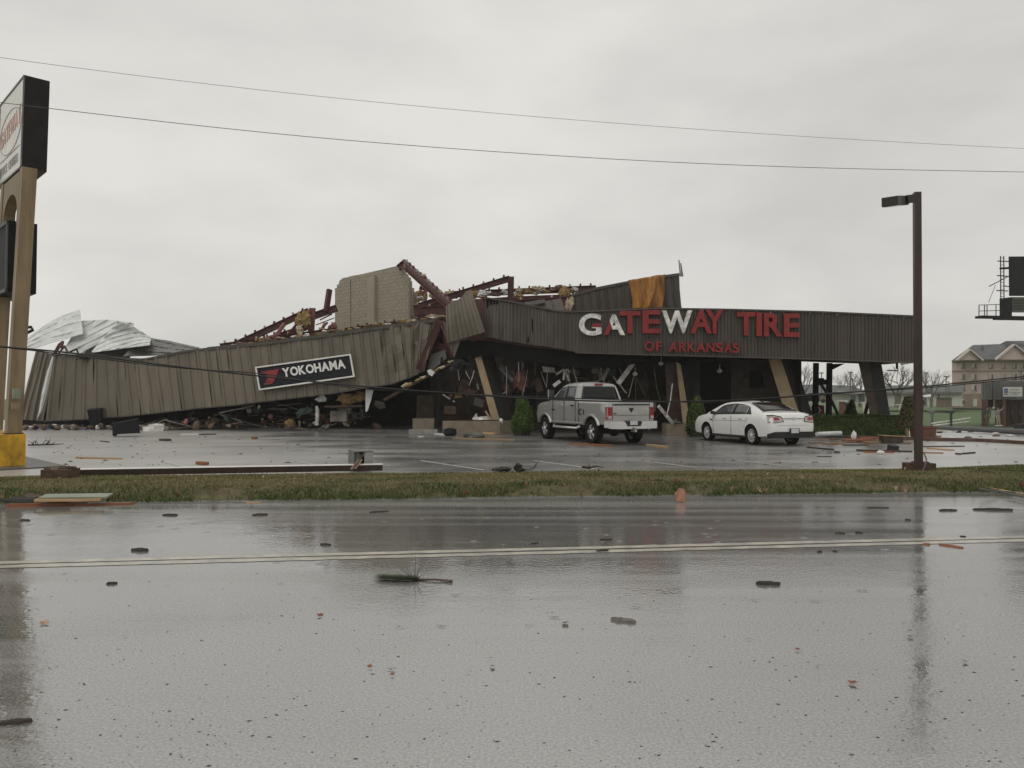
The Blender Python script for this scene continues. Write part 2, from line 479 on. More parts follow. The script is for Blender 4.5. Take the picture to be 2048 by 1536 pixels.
mat('alloy', (.62, .62, .61), .35, .25, var=.05)
mat('black_plastic', (.012, .012, .013), .5, var=.1)
mat('car_glass', (.008, .009, .010), .08, var=0, spec=.35)
mat('car_glass_pale', (.06, .068, .068), .05, var=0, spec=.8)
mat('tail_red', (.24, .012, .014), .15, var=.1, coat=.4)
mat('tail_clear', (.50, .42, .40), .12, var=.1, coat=.5)
mat('plate', (.55, .56, .58), .4, var=.1)
mat('seam', (.03, .03, .03), .6, var=0)
mat('hotel_wall', (.52, .405, .37), .8, var=.06, vscale=.5)  # walls lightened: distance haze is mixed into the colour
mat('hotel_pale', (.56, .47, .42), .8, var=.06, vscale=.5)
mat('hotel_band', (.30, .22, .16), .8, var=.05)
mat('hotel_brick', (.26, .19, .145), .85, var=.12, vscale=1.5)
mat('roof_shingle', (.085, .09, .095), .8, var=.15, vscale=.7)
mat('far_white', (.52, .52, .47), .7, var=.08, vscale=.5)
mat('far_roof', (.12, .125, .125), .8, var=.1, vscale=.4)
mat('far_brown', (.17, .12, .09), .8, var=.1)
mat('far_glass', (.07, .075, .08), .2, var=.1)
mat('mansard_grey', (.15, .15, .14), .55, var=.1, vscale=1.5, rnd=.06)
mat('brick_red', (.13, .06, .042), .8, var=.2, vscale=3)
mat('post_grey', (.10, .10, .10), .6, var=.1)
mat('speck', (.085, .08, .072), .6, var=.3, vscale=5)
mat('twig', (.15, .13, .115), .8, var=.15)
mat('skin', (.36, .20, .14), .55, var=0)
mat('hair_dark', (.03, .02, .015), .7, var=0)
mat('coat_dark', (.06, .055, .06), .8, var=.15)
mat('shirt_grey', (.26, .25, .27), .8, var=.1)
mat('khaki', (.38, .34, .28), .8, var=.1)
mat('olive', (.13, .12, .06), .8, var=.1)
mat('shoe', (.5, .48, .45), .6, var=0)
mat('billboard_black', (.010, .011, .011), .6, var=.3, spec=.2)
mat('billboard_green', (.075, .085, .06), .6, var=.2)
mat('terracotta', (.14, .06, .042), .7, var=.2)
mat('mailbox_black', (.018, .018, .02), .4, var=0)
attr_mat('leaf', .55, .35)
attr_mat('grass_blade', .7, .2)
# ================================================================== the setting
def road_edge(X): return 12.95 + .093 * X
def strip_back(X): return 17.15 + .085 * X + .18 * noise.noise(Vector((X * .35, 0, 0))) + .9 * ss(9.2, 13, X) - .5 * ss(-9, -14, X)
def strip_z(X, s, w):
    bank = ss(.05, .75, s + .24 * noise.noise(Vector((X * 1.1, 3, 0))) + .10 * noise.noise(Vector((X * 4, 5, 0))))
    top = .17 + .025 * noise.noise(Vector((X * .5, s, 0)))
    back = 1 - .62 * ss(w * .35, w * .95, s)
    return .008 + top * bank * back * (1 - ss(w - .5, w, s) * .9)

def sheet(fn_x, fn_y, fn_z, nx, ny):
    b = MB()
    def f(u, v):
        X = fn_x(u); Y = fn_y(X, v); return Vector((X, Y, fn_z(X, Y)))
    b.grid(f, nx, ny); return b

# ground: one sheet to the horizon
xs = sorted(set([-900, -500, -300, -180] + list(range(-100, 101, 4)) + [180, 300, 500, 900]))
ys = [-300, -60, -12, 0, 12, 20, 26, 30] + list(range(34, 76, 3)) + [85, 100, 130, 180, 260, 400, 650, 950]
b = MB()
vs = [Vector((x, y, gz(x, y) - .09)) for y in ys for x in xs]; nx = len(xs)
fs = [(j * nx + i, j * nx + i + 1, (j + 1) * nx + i + 1, (j + 1) * nx + i) for j in range(len(ys) - 1) for i in range(nx - 1)]
b.add(vs, fs); struct('ground', b, 'lawn', smooth=True)

# road in front of the camera
b = sheet(lambda u: lerp(-60, 60, u), lambda X, v: lerp(-7 + .11 * X, road_edge(X), v), lambda X, Y: 0.0, 60, 12)
struct('road', b, 'road_wet')
# worn double centre line, laid as two stripes with chipped edges
for k, off in enumerate((-.125, .085)):
    b = MB(); n = 300
    pts = []
    for i in range(n + 1):
        X = lerp(-24, 24, i / n); c = 8.52 + .127 * X + off
        e0 = .02 * noise.noise(Vector((X * 6, k, 0))); e1 = .02 * noise.noise(Vector((X * 6, k, 7)))
        pts += [Vector((X, c - .07 + e0, .004)), Vector((X, c + .07 + e1, .004))]
    b.add(pts, [(2 * i, 2 * i + 2, 2 * i + 3, 2 * i + 1) for i in range(n)])
    o = struct('road_marking', b, 'line_paint')
# low kerb at the far edge of the road
b = MB()
n = 160
for i in range(n):
    X0, X1 = lerp(-34, 34, i / n), lerp(-34, 34, (i + 1) / n)
    if 11.6 < X0 < 14.5: continue
    y0, y1 = road_edge(X0), road_edge(X1)
    b.hexa([Vector((X0, y0 - .12, -.02)), Vector((X1, y1 - .12, -.02)), Vector((X1, y1 + .1, -.02)), Vector((X0, y0 + .1, -.02))],
           [Vector((X0, y0 - .1, .014)), Vector((X1, y1 - .1, .014)), Vector((X1, y1 + .1, .022)), Vector((X0, y0 + .1, .022))])
struct('kerb', b, 'kerb_concrete')

# strip of grass between road and car park
def strip_pt(X, v):
    y0, y1 = road_edge(X) + .05, strip_back(X); w = y1 - y0
    return Vector((X, y0 + v * w, strip_z(X, v * w, w)))
b = MB(); b.grid(lambda u, v: strip_pt(lerp(-30, 30, u), v), 240, 20)
struct('grass_strip', b, 'soil', smooth=True)
# car park and side street as one wet sheet
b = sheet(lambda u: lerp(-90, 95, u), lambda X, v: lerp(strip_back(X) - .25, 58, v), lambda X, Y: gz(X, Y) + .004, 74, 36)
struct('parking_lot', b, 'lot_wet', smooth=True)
for (x1, y1, x2, y2) in ((328, 923.5, 403, 941), (598, 923.5, 660, 935), (841, 921, 968, 940), (1068, 921, 1190, 938), (1278, 921, 1395, 935), (1475, 921, 1600, 935)):
    a, c = G(x1, y1, .012), G(x2, y2, .012); d = (c - a).normalized(); s = Vector((-d.y, d.x, 0)) * .05
    b = MB(); b.add([a - s, c - s, c + s, a + s], [(0, 1, 2, 3)]); struct('parking_marking', b, 'lot_paint')
# reddish kerb of the side street
b = MB()
pts = [G(1660, 876), G(1790, 880), G(1870, 882.5), G(1950, 883.5), G(2000, 886), G(2060, 890), G(2160, 897)]
for a, c in zip(pts[:-1], pts[1:]):
    up = Vector((0, 0, .13)); d = Vector((.03, .32, 0))
    b.hexa([a, c, c + d, a + d], [a + up, c + up, c + d + up, a + d + up])
struct('side_street_kerb', b, 'kerb_red')
# pale footway along the side street lawn
b = MB()
for i in range(12):
    X0, X1 = lerp(30, 66, i / 12), lerp(30, 66, (i + 1) / 12)
    f = lambda X, Y, z: Vector((X, Y, gz(X, Y) + z))
    b.hexa([f(X0, 57, -.05), f(X1, 57, -.05), f(X1, 58.6, -.05), f(X0, 58.6, -.05)], [f(X0, 57, .1), f(X1, 57, .1), f(X1, 58.6, .1), f(X0, 58.6, .1)])
struct('footway', b, 'concrete')

# grass blades: dry straw on the flat, greener and longer on the bank facing the road
n = 120000
X = RNG.uniform(-15, 16, n); v = RNG.beta(1, 1.1, n)
y0 = 12.95 + .093 * X - .02 + np.array([.13 * noise.noise(Vector((q * 1.3, 0, 3))) + .05 * noise.noise(Vector((q * 6, 0, 3))) for q in X])
pts = np.zeros((n, 3)); w = np.zeros(n); s = np.zeros(n)
for i in range(n):
    wi = strip_back(X[i]) - y0[i] + .05
    s[i] = v[i] * wi; w[i] = wi
    pts[i] = (X[i], y0[i] + s[i], strip_z(X[i], s[i], wi))
patch = np.array([noise.noise(Vector((X[i] * .8, pts[i, 1] * 1.3, 0))) for i in range(n)])
bare = np.array([noise.noise(Vector((X[i] * .55 + 9, pts[i, 1] * .9, 4))) for i in range(n)])
green = np.clip(1.25 - s / .8, 0, 1) * .95 + np.clip(.12 + patch * 1.1, 0, .6) + .45 * np.clip((s - w + .7) / .6, 0, 1) + .8 * np.clip((X - 9) / 2, 0, .6)
green = np.clip(green + RNG.normal(0, .16, n), 0, 1)[:, None]
straw = np.array([.235, .20, .09]); fresh = np.array([.07, .105, .022])
cols = (straw * (1 - green) + fresh * green) * RNG.uniform(.55, 1.3, (n, 1))
h = (.017 + .05 * np.clip(1.2 - s / .7, 0, 1) + .015 * RNG.random(n) + .02 * np.clip(patch, 0, 1)) * RNG.uniform(.6, 1.3, n)
keep = ~((s < .55) & (bare > .12) & (RNG.random(n) < .85))
yaw = RNG.uniform(0, 6.283, n); lean = RNG.normal(0, .6, (n, 2)) * h[:, None]
wd = .006 + .006 * RNG.random(n)
A = pts + np.stack([np.cos(yaw) * wd, np.sin(yaw) * wd, 0 * wd - .005], 1)
B = pts - np.stack([np.cos(yaw) * wd, np.sin(yaw) * wd, 0 * wd + .005], 1)
T = pts + np.stack([lean[:, 0], lean[:, 1], h], 1)
V = np.stack([A, B, T], 1)[keep].reshape(-1, 3); m = keep.sum()
o = link('grass', colour_mesh('grass', V, np.arange(3 * m).reshape(m, 3), np.repeat(cols[keep], 3, 0), 'grass_blade'))
tag(o, 'short straw and green grass along the strip beside the road', 'grass', kind='stuff')

# fallen leaves caught on the bank
lf = []
for i in range(7):
    b = MB(); r0 = .05
    prof = [(0, -1), (.35, -.6), (.25, -.3), (.7, -.2), (.5, .1), (.85, .4), (.4, .5), (.1, 1), (-.4, .55), (-.8, .45), (-.45, .1), (-.7, -.25), (-.25, -.3), (-.3, -.6)]
    c = .35
    b.add([(x * r0 * random.uniform(.8, 1.2), y * r0, c * r0 * (x * x) + .01 * random.random()) for x, y in prof] + [(0, 0, -.01)],
          [(k, (k + 1) % len(prof), len(prof)) for k in range(len(prof))])
    lf.append(b.mesh('dry_leaf', 'leaf_brown' if i < 5 else 'leaf_red'))
for i in range(46):
    X = random.uniform(-9, 12); s = random.choice([random.uniform(.08, .5), random.uniform(.05, .35), random.uniform(.4, 3)])
    p = strip_pt(X, s / 4.2)
    o = link('dry_leaf', lf[i % 7]); o.location = p + Vector((0, -.02, .07)); k = random.uniform(.9, 1.7) if s < .6 else .7
    o.scale = (k, k, k); o.rotation_euler = (random.uniform(.5, 1.5), random.uniform(-.5, .5), random.uniform(0, 6))
    tag(o, ('red' if i % 7 > 4 else 'tan') + ' curled leaf on the ' + ('bank' if s < .6 else 'flat of the strip') + (' at the left' if X < -5 else ' left of centre' if X < -1 else ' below the truck' if X < 3 else ' below the sedan' if X < 7 else ' near the light pole'), 'leaf', 'dry leaves on the grass strip')
# ================================================================== the wrecked tyre shop
def interp(tbl, x):
    """rows (x, a, b, c ...) -> interpolated row"""
    if x <= tbl[0][0]: return tbl[0][1:]
    for r0, r1 in zip(tbl[:-1], tbl[1:]):
        if x <= r1[0]:
            t = (x - r0[0]) / (r1[0] - r0[0]); return tuple(lerp(p, q, t) for p, q in zip(r0[1:], r1[1:]))
    return tbl[-1][1:]

def ribbed_panel(pt, u0, u1, ribs, parent, matname, nv=4, depth=.035, rw=.18, jit=0.0, name='panel', out=Vector((0, -1, 0))):
    """one sheet of ribbed metal; pt(u, v) is the surface, u along the wall, v from bottom to top"""
    us = [(u0, 0)]
    for k in range(ribs):
        c = lerp(u0, u1, (k + .12) / ribs) if k == 0 else lerp(u0, u1, (k + .12) / ribs)
        w = (u1 - u0) / ribs * rw
        us += [(c, 0), (c + w * .3, 1), (c + w * .7, 1), (c + w, 0)]
    us.append((u1, 0))
    vs, fs = [], []; m = len(us); seed = random.random() * 50
    for j in range(nv + 1):
        v = j / nv
        for u, r in us:
            p = pt(u, v)
            d = r * depth + jit * noise.noise(Vector((u * .05, v * 2.2, seed)))
            vs.append(p + out * d)
    for j in range(nv):
        for i in range(m - 1): fs.append((j * m + i, j * m + i + 1, (j + 1) * m + i + 1, (j + 1) * m + i))
    # a real sheet: back skin a few millimetres behind
    back = [p - out * .012 for p in vs]; o = len(vs)
    fs += [tuple(q + o for q in f[::-1]) for f in fs[:nv * (m - 1)]]
    for i in range(m - 1): fs += [(i + 1, i, i + o, i + 1 + o), (nv * m + i, nv * m + i + 1, nv * m + i + 1 + o, nv * m + i + o)]
    for j in range(nv): fs += [(j * m, (j + 1) * m, (j + 1) * m + o, j * m + o), ((j + 1) * m + m - 1, j * m + m - 1, j * m + m - 1 + o, (j + 1) * m + m - 1 + o)]
    b = MB(); b.add(vs + back, fs)
    return b.build(name, matname, parent)

# ---------------------------------------------------------------- collapsed canopy, left
LT = [(104, 708, 42.0), (170, 712, 41.6), (250, 717, 41.1), (289, 719, 40.9), (330, 711, 40.7), (372, 702.5, 40.4), (420, 697, 40.1),
      (530, 687, 39.5), (660, 670, 38.8), (780, 653, 38.1), (872, 641, 37.5)]
LB = [(84, 842, 41.7), (170, 838, 41.2), (250, 832, 40.7), (396, 816, 39.9), (465, 810, 39.5), (530, 802, 39.1), (660, 787, 38.4), (733, 775, 38.0),
      (790, 766, 37.7), (850, 742, 37.5), (900, 705, 37.3)]
def left_fascia(x, v):
    yt, dt = interp(LT, x)
    xb = x + lerp(-14, 14, min(1, max(0, (x - 104) / 160)))
    if x > 800: xb = x + lerp(14, -22, (x - 800) / 72)
    yb, db = interp(LB, xb)
    return P(xb, yb, db).lerp(P(x, yt, dt), v)
canopy = thing('collapsed_canopy', 'long taupe ribbed metal canopy front sagging to the ground at the left', 'canopy', loc=G(480, 858))
xs = []
x = 106
while x < 866:
    xs.append(x); x += random.uniform(19.5, 21.5)
xs.append(872)
for x0, x1 in zip(xs[:-1], xs[1:]):
    ribbed_panel(left_fascia, x0, x1 - .35, 1, canopy, 'taupe_metal', nv=6, depth=.065, rw=.24, jit=.09 if x0 < 740 else .26)
b = MB(); b.grid(lambda u, v: left_fascia(lerp(108, 868, u), lerp(.05, .97, v)) + Vector((0, .28 if u > .8 else .1, 0)), 50, 2); o = b.build('sheathing', 'black_soffit', canopy); o.modifiers.new('t', 'SOLIDIFY').thickness = .02
# girt line showing as a faint crease, and the flashing along the top edge
b = MB()
pts = [left_fascia(x, 1.0) + Vector((0, -.03, .0)) for x in range(104, 876, 12)]
for a, c in zip(pts[:-1], pts[1:]): b.beam(a, c, .12, .16 if a.x > -16 else .1)
b.build('flashing', 'flashing', canopy)
b = MB()
pts = [left_fascia(x, 0.0) + Vector((0, .04, -.01)) for x in range(100, 850, 12)]
for a, c in zip(pts[:-1], pts[1:]): b.beam(a, c, .1, .07)
b.build('drip_edge', 'flashing', canopy)
# folded corner sheets at the far left, with the bright corner trim torn loose
def corner(u, v):
    t = (u - 44) / 60
    top = P(lerp(74, 112, t), lerp(697, 711, t), lerp(43.8, 41.9, t)); bot = P(lerp(38, 86, t), lerp(838, 842, t), lerp(43.2, 41.6, t))
    return bot.lerp(top, v)
for x0, x1 in ((44, 59), (59, 74), (74, 89), (89, 104)):
    ribbed_panel(corner, x0, x1, 1, canopy, 'taupe_metal', nv=4, depth=.16, rw=.5, jit=.18)
b = MB(); b.grid(lambda u, v: corner(lerp(46, 103, u), lerp(.03, .97, v)) + Vector((.05, .28, 0)), 8, 3); o = b.build('sheathing', 'black_soffit', canopy); o.modifiers.new('t', 'SOLIDIFY').thickness = .02
b = MB(); b.tube([P(106, 713, 41.4), P(98, 745, 41.2), P(88, 790, 41.1), P(81, 822, 41.1), P(75, 836, 41.1)], [.03, .11, .12, .07, .02], 5)
b.build('corner_trim', 'silver_sheet', canopy)
# framing hanging from the torn right end of the canopy
b = MB()
for a, c, w, h in ((P(880, 640, 37.6), P(838, 738, 37.4), .3, .35), (P(880, 650, 37.9), P(905, 715, 37.2), .14, .18), (P(872, 690, 38), P(900, 700, 37.8), .1, .3)):
    b.ibeam(a, c, w, h)
b.build('end_frame', 'red_steel', canopy)
b = MB(); b.prism([P(855, 735, 37.9), P(862, 709, 37.9), P(890, 700, 37.8), P(893, 716, 37.8), P(860, 745, 37.8)], (0, .03, .01)); b.build('torn_sheet', 'grey_sheet', canopy)
b = MB(); b.prism([P(871, 690, 38.6), P(903, 690, 38.6), P(905, 712, 38.6), P(850, 720, 38.6)], (0, .08, 0)); b.build('red_backing', 'red_steel', canopy)
# ragged soffit and insulation hanging under that end
b = MB()
b.beam(P(770, 800, 37.6), P(912, 722, 37.2), .5, .12); b.build('soffit_strip', 'wood_dark', canopy)
for i in (0, 1, 3, 4, 6, 7, 8, 10):
    b = MB()
    t = i / 10; t2 = t + random.uniform(.05, .10); q = random.uniform(-3, 2)
    b.beam(P(lerp(806, 900, t), lerp(775, 726, t) + q, 36.95), P(lerp(806, 900, t2), lerp(775, 726, t2) + q + random.uniform(-1, 2), 36.9), random.uniform(.1, .25), random.uniform(.04, .13), (0, -.4, 1))
    b.lump(P(lerp(806, 900, t), lerp(775, 726, t) + q, 36.9), (.09, .06, .05), seed=i, sub=2, rough=.9)
    b.build('insulation', 'insulation' if i % 2 else 'insulation_pale', canopy)
b = MB(); b.prism([P(854, 741, 36.8), P(861, 738, 36.8), P(869, 744, 36.8), P(864, 753, 36.8), P(857, 748, 36.8)], (0, .03, 0)); b.build('torn_scrap', 'white_trash', canopy)
# what the canopy carried: the roof sloping down behind it
b = MB()
top = [left_fascia(x, .97) + Vector((0, .12, -.1)) for x in range(108, 872, 40)]
for a, c in zip(top[:-1], top[1:]):
    k0, k1 = Vector((0, 6.5, -1.2 if a.x < -12 else -.2)), Vector((0, 6.5, -1.2 if c.x < -12 else -.2))
    b.hexa([a - Vector((0, 0, .3)), c - Vector((0, 0, .3)), c + k1 - Vector((0, 0, .3)), a + k0 - Vector((0, 0, .3))], [a, c, c + k1, a + k0])
b.build('roof_deck', 'dark_wall', canopy)
# YOKOHAMA panel sign bolted to the canopy front
sg = thing('tyre_brand_sign', 'black YOKOHAMA panel sign with red arrow mark, tilted on the sagging canopy', 'sign', loc=P(610, 745, 38.6))
q = [P(520, 779.5, 38.95), P(708.5, 752.8, 37.85), P(701, 709.7, 38.15), P(512.7, 735.5, 39.2)]
nrm = (q[1] - q[0]).cross(q[3] - q[0]).normalized()
if nrm.y > 0: nrm = -nrm
b = MB(); b.prism(q, -nrm * .10); b.build('panel_face', 'sign_navy', sg)
b = MB(); ex, ey = (q[1] - q[0]).normalized(), (q[3] - q[0]).normalized()
for i in range(4):
    a, c = q[i], q[(i + 1) % 4]; d = (c - a).normalized() * .035
    b.beam(a - d + nrm * .02, c + d + nrm * .02, .07, .09, nrm)
b.build('frame', 'white_paint_and_sheen', sg)
def sp(u, v, d=.012): return q[0] + (q[1] - q[0]) * u + (q[3] - q[0]) * v + nrm * d
b = MB(); put_text(b, 'YOKOHAMA', sp(.27, .40), (q[1] - q[0]) * .665, (q[3] - q[0]) * .40, nrm * .02, gap=.06, offset=.035); b.build('lettering', 'white_paint_and_sheen', sg)
# red arrow mark: upper winged stroke and the lower-left wedge
b = MB()
b.prism([sp(.045, .78), sp(.245, .80), sp(.17, .30), sp(.155, .22), sp(.13, .30), sp(.075, .30), sp(.105, .50), sp(.075, .52), sp(.105, .60)], nrm * .015)
b.build('arrow_mark', 'sign_red', sg)
b = MB(); b.prism([sp(.05, .18), sp(.15, .19), sp(.135, .27), sp(.065, .26)], nrm * .015); b.build('arrow_mark', 'sign_red', sg)

# ---------------------------------------------------------------- silver roof sheets crumpled over the far left
def crumple(name, label, tl, tr, br, bl, D, nu, nv, amp, ribs, matname, seed, folds=3.0, group=None, arch=0.0, slant=.25):
    b = MB(); nu, nv = nu * 2, nv * 3
    rnd = random.Random(seed); creases = [(rnd.uniform(0, 6.28), rnd.uniform(.1, .9), rnd.uniform(.1, .9), rnd.uniform(-1, 1)) for _ in range(7)]
    def f(u, v):
        p2 = (Vector(bl).lerp(Vector(br), u)).lerp(Vector(tl).lerp(Vector(tr), u), v)
        h = 0
        for (a, cu, cv, k) in creases:          # sharp fold lines across the sheet
            h += k * abs((u - cu) * math.cos(a) * 1.6 + (v - cv) * math.sin(a))
        n1 = noise.noise(Vector((u * folds + seed, v * folds * .8, 0)))
        w = (v + u * slant + .10 * n1 + .05 * h) * ribs; fr = abs(w - round(w)) if ribs else 1
        rib = max(0, 1 - fr / .09)
        dep = D + 2.6 * v + amp * (h * 2.0 + n1 * 1.1 + .3 * noise.noise(Vector((u * folds * 3 + seed, v * folds * 2.5, 9)))) - rib * .12
        edge = 4 * u * (1 - u)
        return P(p2.x + amp * 3 * n1, p2.y - amp * 5 * (n1 + .5 * h) * (1 if v > .02 else .3) - arch * edge * v - rib * .8, dep)
    b.grid(f, nu, nv)
    me = b.mesh(name, matname, True, 14)
    o = link(name, me); md = o.modifiers.new('thick', 'SOLIDIFY'); md.thickness = .02
    return tag(o, label, 'roof sheet', group)
crumple('roof_sheet', 'upright curled silver roof sheet with a pointed corner at far left', (48, 683), (160, 621), (166, 668), (44, 704), 44, 30, 18, .30, 3.4, 'silver_sheet', 3, arch=9, slant=.05)
crumple('roof_sheet', 'broad crumpled silver roof sheet slumped behind the canopy', (163, 644), (268, 648), (262, 704), (120, 712), 43.2, 44, 22, .55, 4, 'silver_sheet', 8, folds=2.2, arch=5, slant=-1.1)
crumple('roof_sheet', 'folded silver roof sheet sloping down to the right on the wreck', (236, 642), (302, 676), (300, 690), (180, 706), 43.6, 36, 18, .5, 4, 'silver_sheet', 15, folds=2.5, arch=6, slant=-.9)
crumple('roof_sheet', 'dull grey roof sheet lying flat behind the dip in the canopy', (280, 672), (400, 694), (392, 708), (246, 714), 42.6, 34, 12, .35, 3, 'grey_sheet', 21)
crumple('roof_sheet', 'dark torn roof sheet under the silver sheets', (190, 690), (262, 694), (260, 716), (150, 718), 42.4, 24, 10, .3, 0, 'dark_wall', 27)
b = MB()
b.tube([P(110, 706, 41.6), P(119, 690, 41.5), P(125, 684, 41.5), P(122, 696, 41.4)], .1, 5); b.tube([P(118, 706, 41.5), P(130, 692, 41.4), P(133, 700, 41.4), P(137, 706, 41.3)], .06, 5)
tag(b.build('bent_angle_iron', 'red_steel'), 'bent rust red angle irons sticking up at the canopy corner', 'steel')
b = MB(); b.tube([P(138, 706, 41.4), P(142, 703, 41.4), P(153, 698, 41.4), P(156, 706, 41.3)], .05, 5)
tag(b.build('bent_rod', 'dark_steel'), 'thin dark bent rod above the canopy corner', 'rod')
b = MB(); b.tube([P(30, 666, 43.6), P(48, 656, 43.5), P(62, 654, 43.5), P(66, 660, 43.5), P(50, 668, 43.5)], .09, 5)
tag(b.build('bent_pipe', 'dark_steel'), 'looped dark pipe beside the sign post at far left', 'pipe')

# ---------------------------------------------------------------- block wall still standing
wall = thing('block_wall', 'tan concrete block wall standing above the wreckage', 'wall', loc=P(750, 760, 46))
bw, bh = .405, .203
WA, WB = P(672, 664, 48.5), P(821, 664, 44.0)
wd_ = Vector((WB.x - WA.x, WB.y - WA.y, 0)); WL = wd_.length; wd_.normalize(); wn_ = Vector((wd_.y, -wd_.x, 0)); wrot = math.atan2(wd_.y, wd_.x)
top_tbl = [(668, 600), (672, 592), (676, 565), (684, 557), (700, 554), (740, 545), (800, 531), (806, 531), (809, 546), (813, 550), (818, 556), (822, 566), (828, 578), (834, 592)]
def topix(p):
    zc = (p.y) * CP + (p.z - EYE) * SP; yc = (p.z - EYE) * CP - p.y * SP
    return 1024 + FPX * p.x / zc, 768 - FPX * yc / zc
me_blk = MB().box((0, 0, 0), (bw - .013, .2, bh - .013)).mesh('block', 'block')
me_half = MB().box((0, 0, 0), (bw / 2 - .013, .2, bh - .013)).mesh('half_block', 'block')
z0w = P(746, 668, 46).z - .35
for r in range(22):
    z = z0w + r * bh + bh / 2; s_ = -(bw / 2) * (r % 2)
    while s_ < WL - .05:
        L0, L1 = max(0, s_), min(WL, s_ + bw); half = (L1 - L0) < bw * .8
        if L1 - L0 > bw * .4:
            p = WA + wd_ * ((L0 + L1) / 2); p.z = z
            px, py = topix(p + Vector((0, 0, bh * .5)))
            if py > interp(top_tbl, px)[0] - 1 and py < 690:
                o = link('block', me_half if half else me_blk, wall); o.location = p + wn_ * random.uniform(-.006, .006); o.rotation_euler = (0, 0, wrot)
        s_ += bw
# mortar core just behind the faces, tapering coping fill, pilaster and joint
def wp(px, py, off):
    # point of the wall plane (pushed back by off) seen at a pixel
    u, v = (px - 1024) / FPX, (768 - py) / FPX; d = Vector((u, CP - v * SP, SP + v * CP)); o_ = WA - wn_ * off
    t = (Vector((o_.x, o_.y, 0)) - Vector((0, 0, 0))).dot(wn_) / Vector((d.x, d.y, 0)).dot(wn_)
    return Vector((0, 0, EYE)) + d * t
b = MB(); b.prism([wp(672.5, 700, -.085)] + [wp(x, interp(top_tbl, x)[0] - .5, -.085) for x in range(674, 806, 6)] + [wp(812, 551, -.085), wp(820, 563, -.085), wp(820.5, 700, -.085)], -wn_ * .17); b.build('mortar', 'mortar', wall)
b = MB(); b.prism([wp(735, 700, -.32), wp(748.5, 700, -.32), wp(748.5, 551, -.32), wp(735, 554, -.32)], -wn_ * .215); b.build('pilaster', 'block', wall)
b = MB(); b.prism([wp(701.2, 666, -.108), wp(702.2, 666, -.108), wp(701.6, 559, -.108), wp(700.6, 559, -.108)], -wn_ * .006); b.build('control_joint', 'seam', wall)
rt = thing('return_wall', 'short stepped block wall end beside the red rafter', 'wall', loc=P(826, 760, 46))
rd_ = Vector((.62, .78, 0)); rrot = math.atan2(rd_.y, rd_.x)
for r in range(20):
    z = z0w + r * bh + bh / 2
    for k in range(4):
        p = Vector((WB.x, WB.y, 0)) + rd_ * (.11 + k * bw / 2) + Vector((0, 0, z)); px, py = topix(p + Vector((0, 0, bh * .5)))
        if py > interp(top_tbl, px)[0] - 1 and px < 836 and py < 690:
            o = link('block', me_half, rt); o.location = p; o.rotation_euler = (0, 0, rrot)
b = MB(); q = Vector((WB.x, WB.y, z0w - 1)); b.hexa([q + rd_ * .02, q + rd_ * .8, q + rd_ * .8 + Vector((-.05, .1, 0)), q + rd_ * .02 + Vector((-.05, .1, 0))], [q + rd_ * .02 + Vector((0, 0, 2.7)), q + rd_ * .8 + Vector((0, 0, 2.2)), q + rd_ * .8 + Vector((-.05, .1, 2.2)), q + rd_ * .02 + Vector((-.05, .1, 2.7))]); b.build('core', 'mortar', rt)

# ---------------------------------------------------------------- red steel frame members
def steel(name, label, a, c, w, h, group='rust red steel members of the fallen roof', kind='i', mt='red_steel'):
    t = thing(name, label, 'steel beam', group, loc=((a + c) / 2))
    b = MB(); (b.ibeam if kind == 'i' else b.beam)(a, c, w, h); b.build('web', mt, t)
    # purlin clips along the top
    L = (c - a).length; n = int(L / .55); d = (c - a).normalized(); up = Vector((0, 0, 1)) - d * d.z; up.normalize()
    if kind == 'i' and n > 2 and h > .2:
        for i in range(n):
            p = a.lerp(c, (i + .5) / n) + up * (h / 2 + .06)
            MB().box(p, (.10, .08, .12 + .05 * random.random()), Matrix.Rotation(random.uniform(-.3, .3), 3, 'Y')).build('purlin_clip', 'red_steel' if i % 3 else 'insulation_pale', t)
    return t
steel('rafter', 'thick rust red rafter leaning down from the block wall peak', P(808, 528, 43.5), P(902, 612, 38.2), .3, .42)
steel('rafter', 'short rust red rafter stub hanging left of the block wall peak', P(797, 536, 44.2), P(812, 523, 44), .25, .3)
steel('rafter', 'long rust red rafter rising along the left wreck skyline', P(466, 692, 43.6), P(618, 622, 44.2), .28, .36)
steel('rafter', 'rust red rafter meeting the left edge of the block wall', P(622, 634, 44.3), P(674, 616, 44.6), .28, .40)
steel('rafter', 'low rust red beam lying along the canopy top', P(440, 692, 43), P(672, 660, 43), .24, .26)
steel('post', 'short pale red steel post standing in the left roof wreck', P(625, 616, 43.4), P(622, 668, 43.4), .26, .3, kind='i', mt='debris_pink')
steel('post', 'lone dark red post standing up left of the block wall', P(659, 579, 44.6), P(652, 624, 44.4), .2, .28, kind='b')
steel('brace', 'pale diagonal brace under the left rafter', P(569, 648, 43.2), P(547, 678, 42.6), .12, .2, kind='b', mt='debris_pink')
steel('brace', 'second thin brace lying under the left rafter', P(600, 640, 43.4), P(574, 672, 42.9), .08, .12, kind='b')
steel('rafter', 'dark red beam filling the gap under the left rafter', P(500, 690, 43.8), P(622, 652, 44.4), .2, .34)
steel('rafter', 'deep red beam behind the right end of the block wall', P(828, 622, 43.8), P(905, 608, 43.4), .25, .62)
steel('rafter', 'rust red rafter rising to the tall post right of centre', P(838, 612, 42.6), P(1020, 557, 42.2), .24, .32)
steel('post', 'rust red post at the top of the right rafter', P(1022, 553, 42), P(1021, 612, 42), .28, .34)
steel('rafter', 'level rust red eave beam along the right skyline', P(890, 589, 44.5), P(1192, 577, 43), .24, .34)
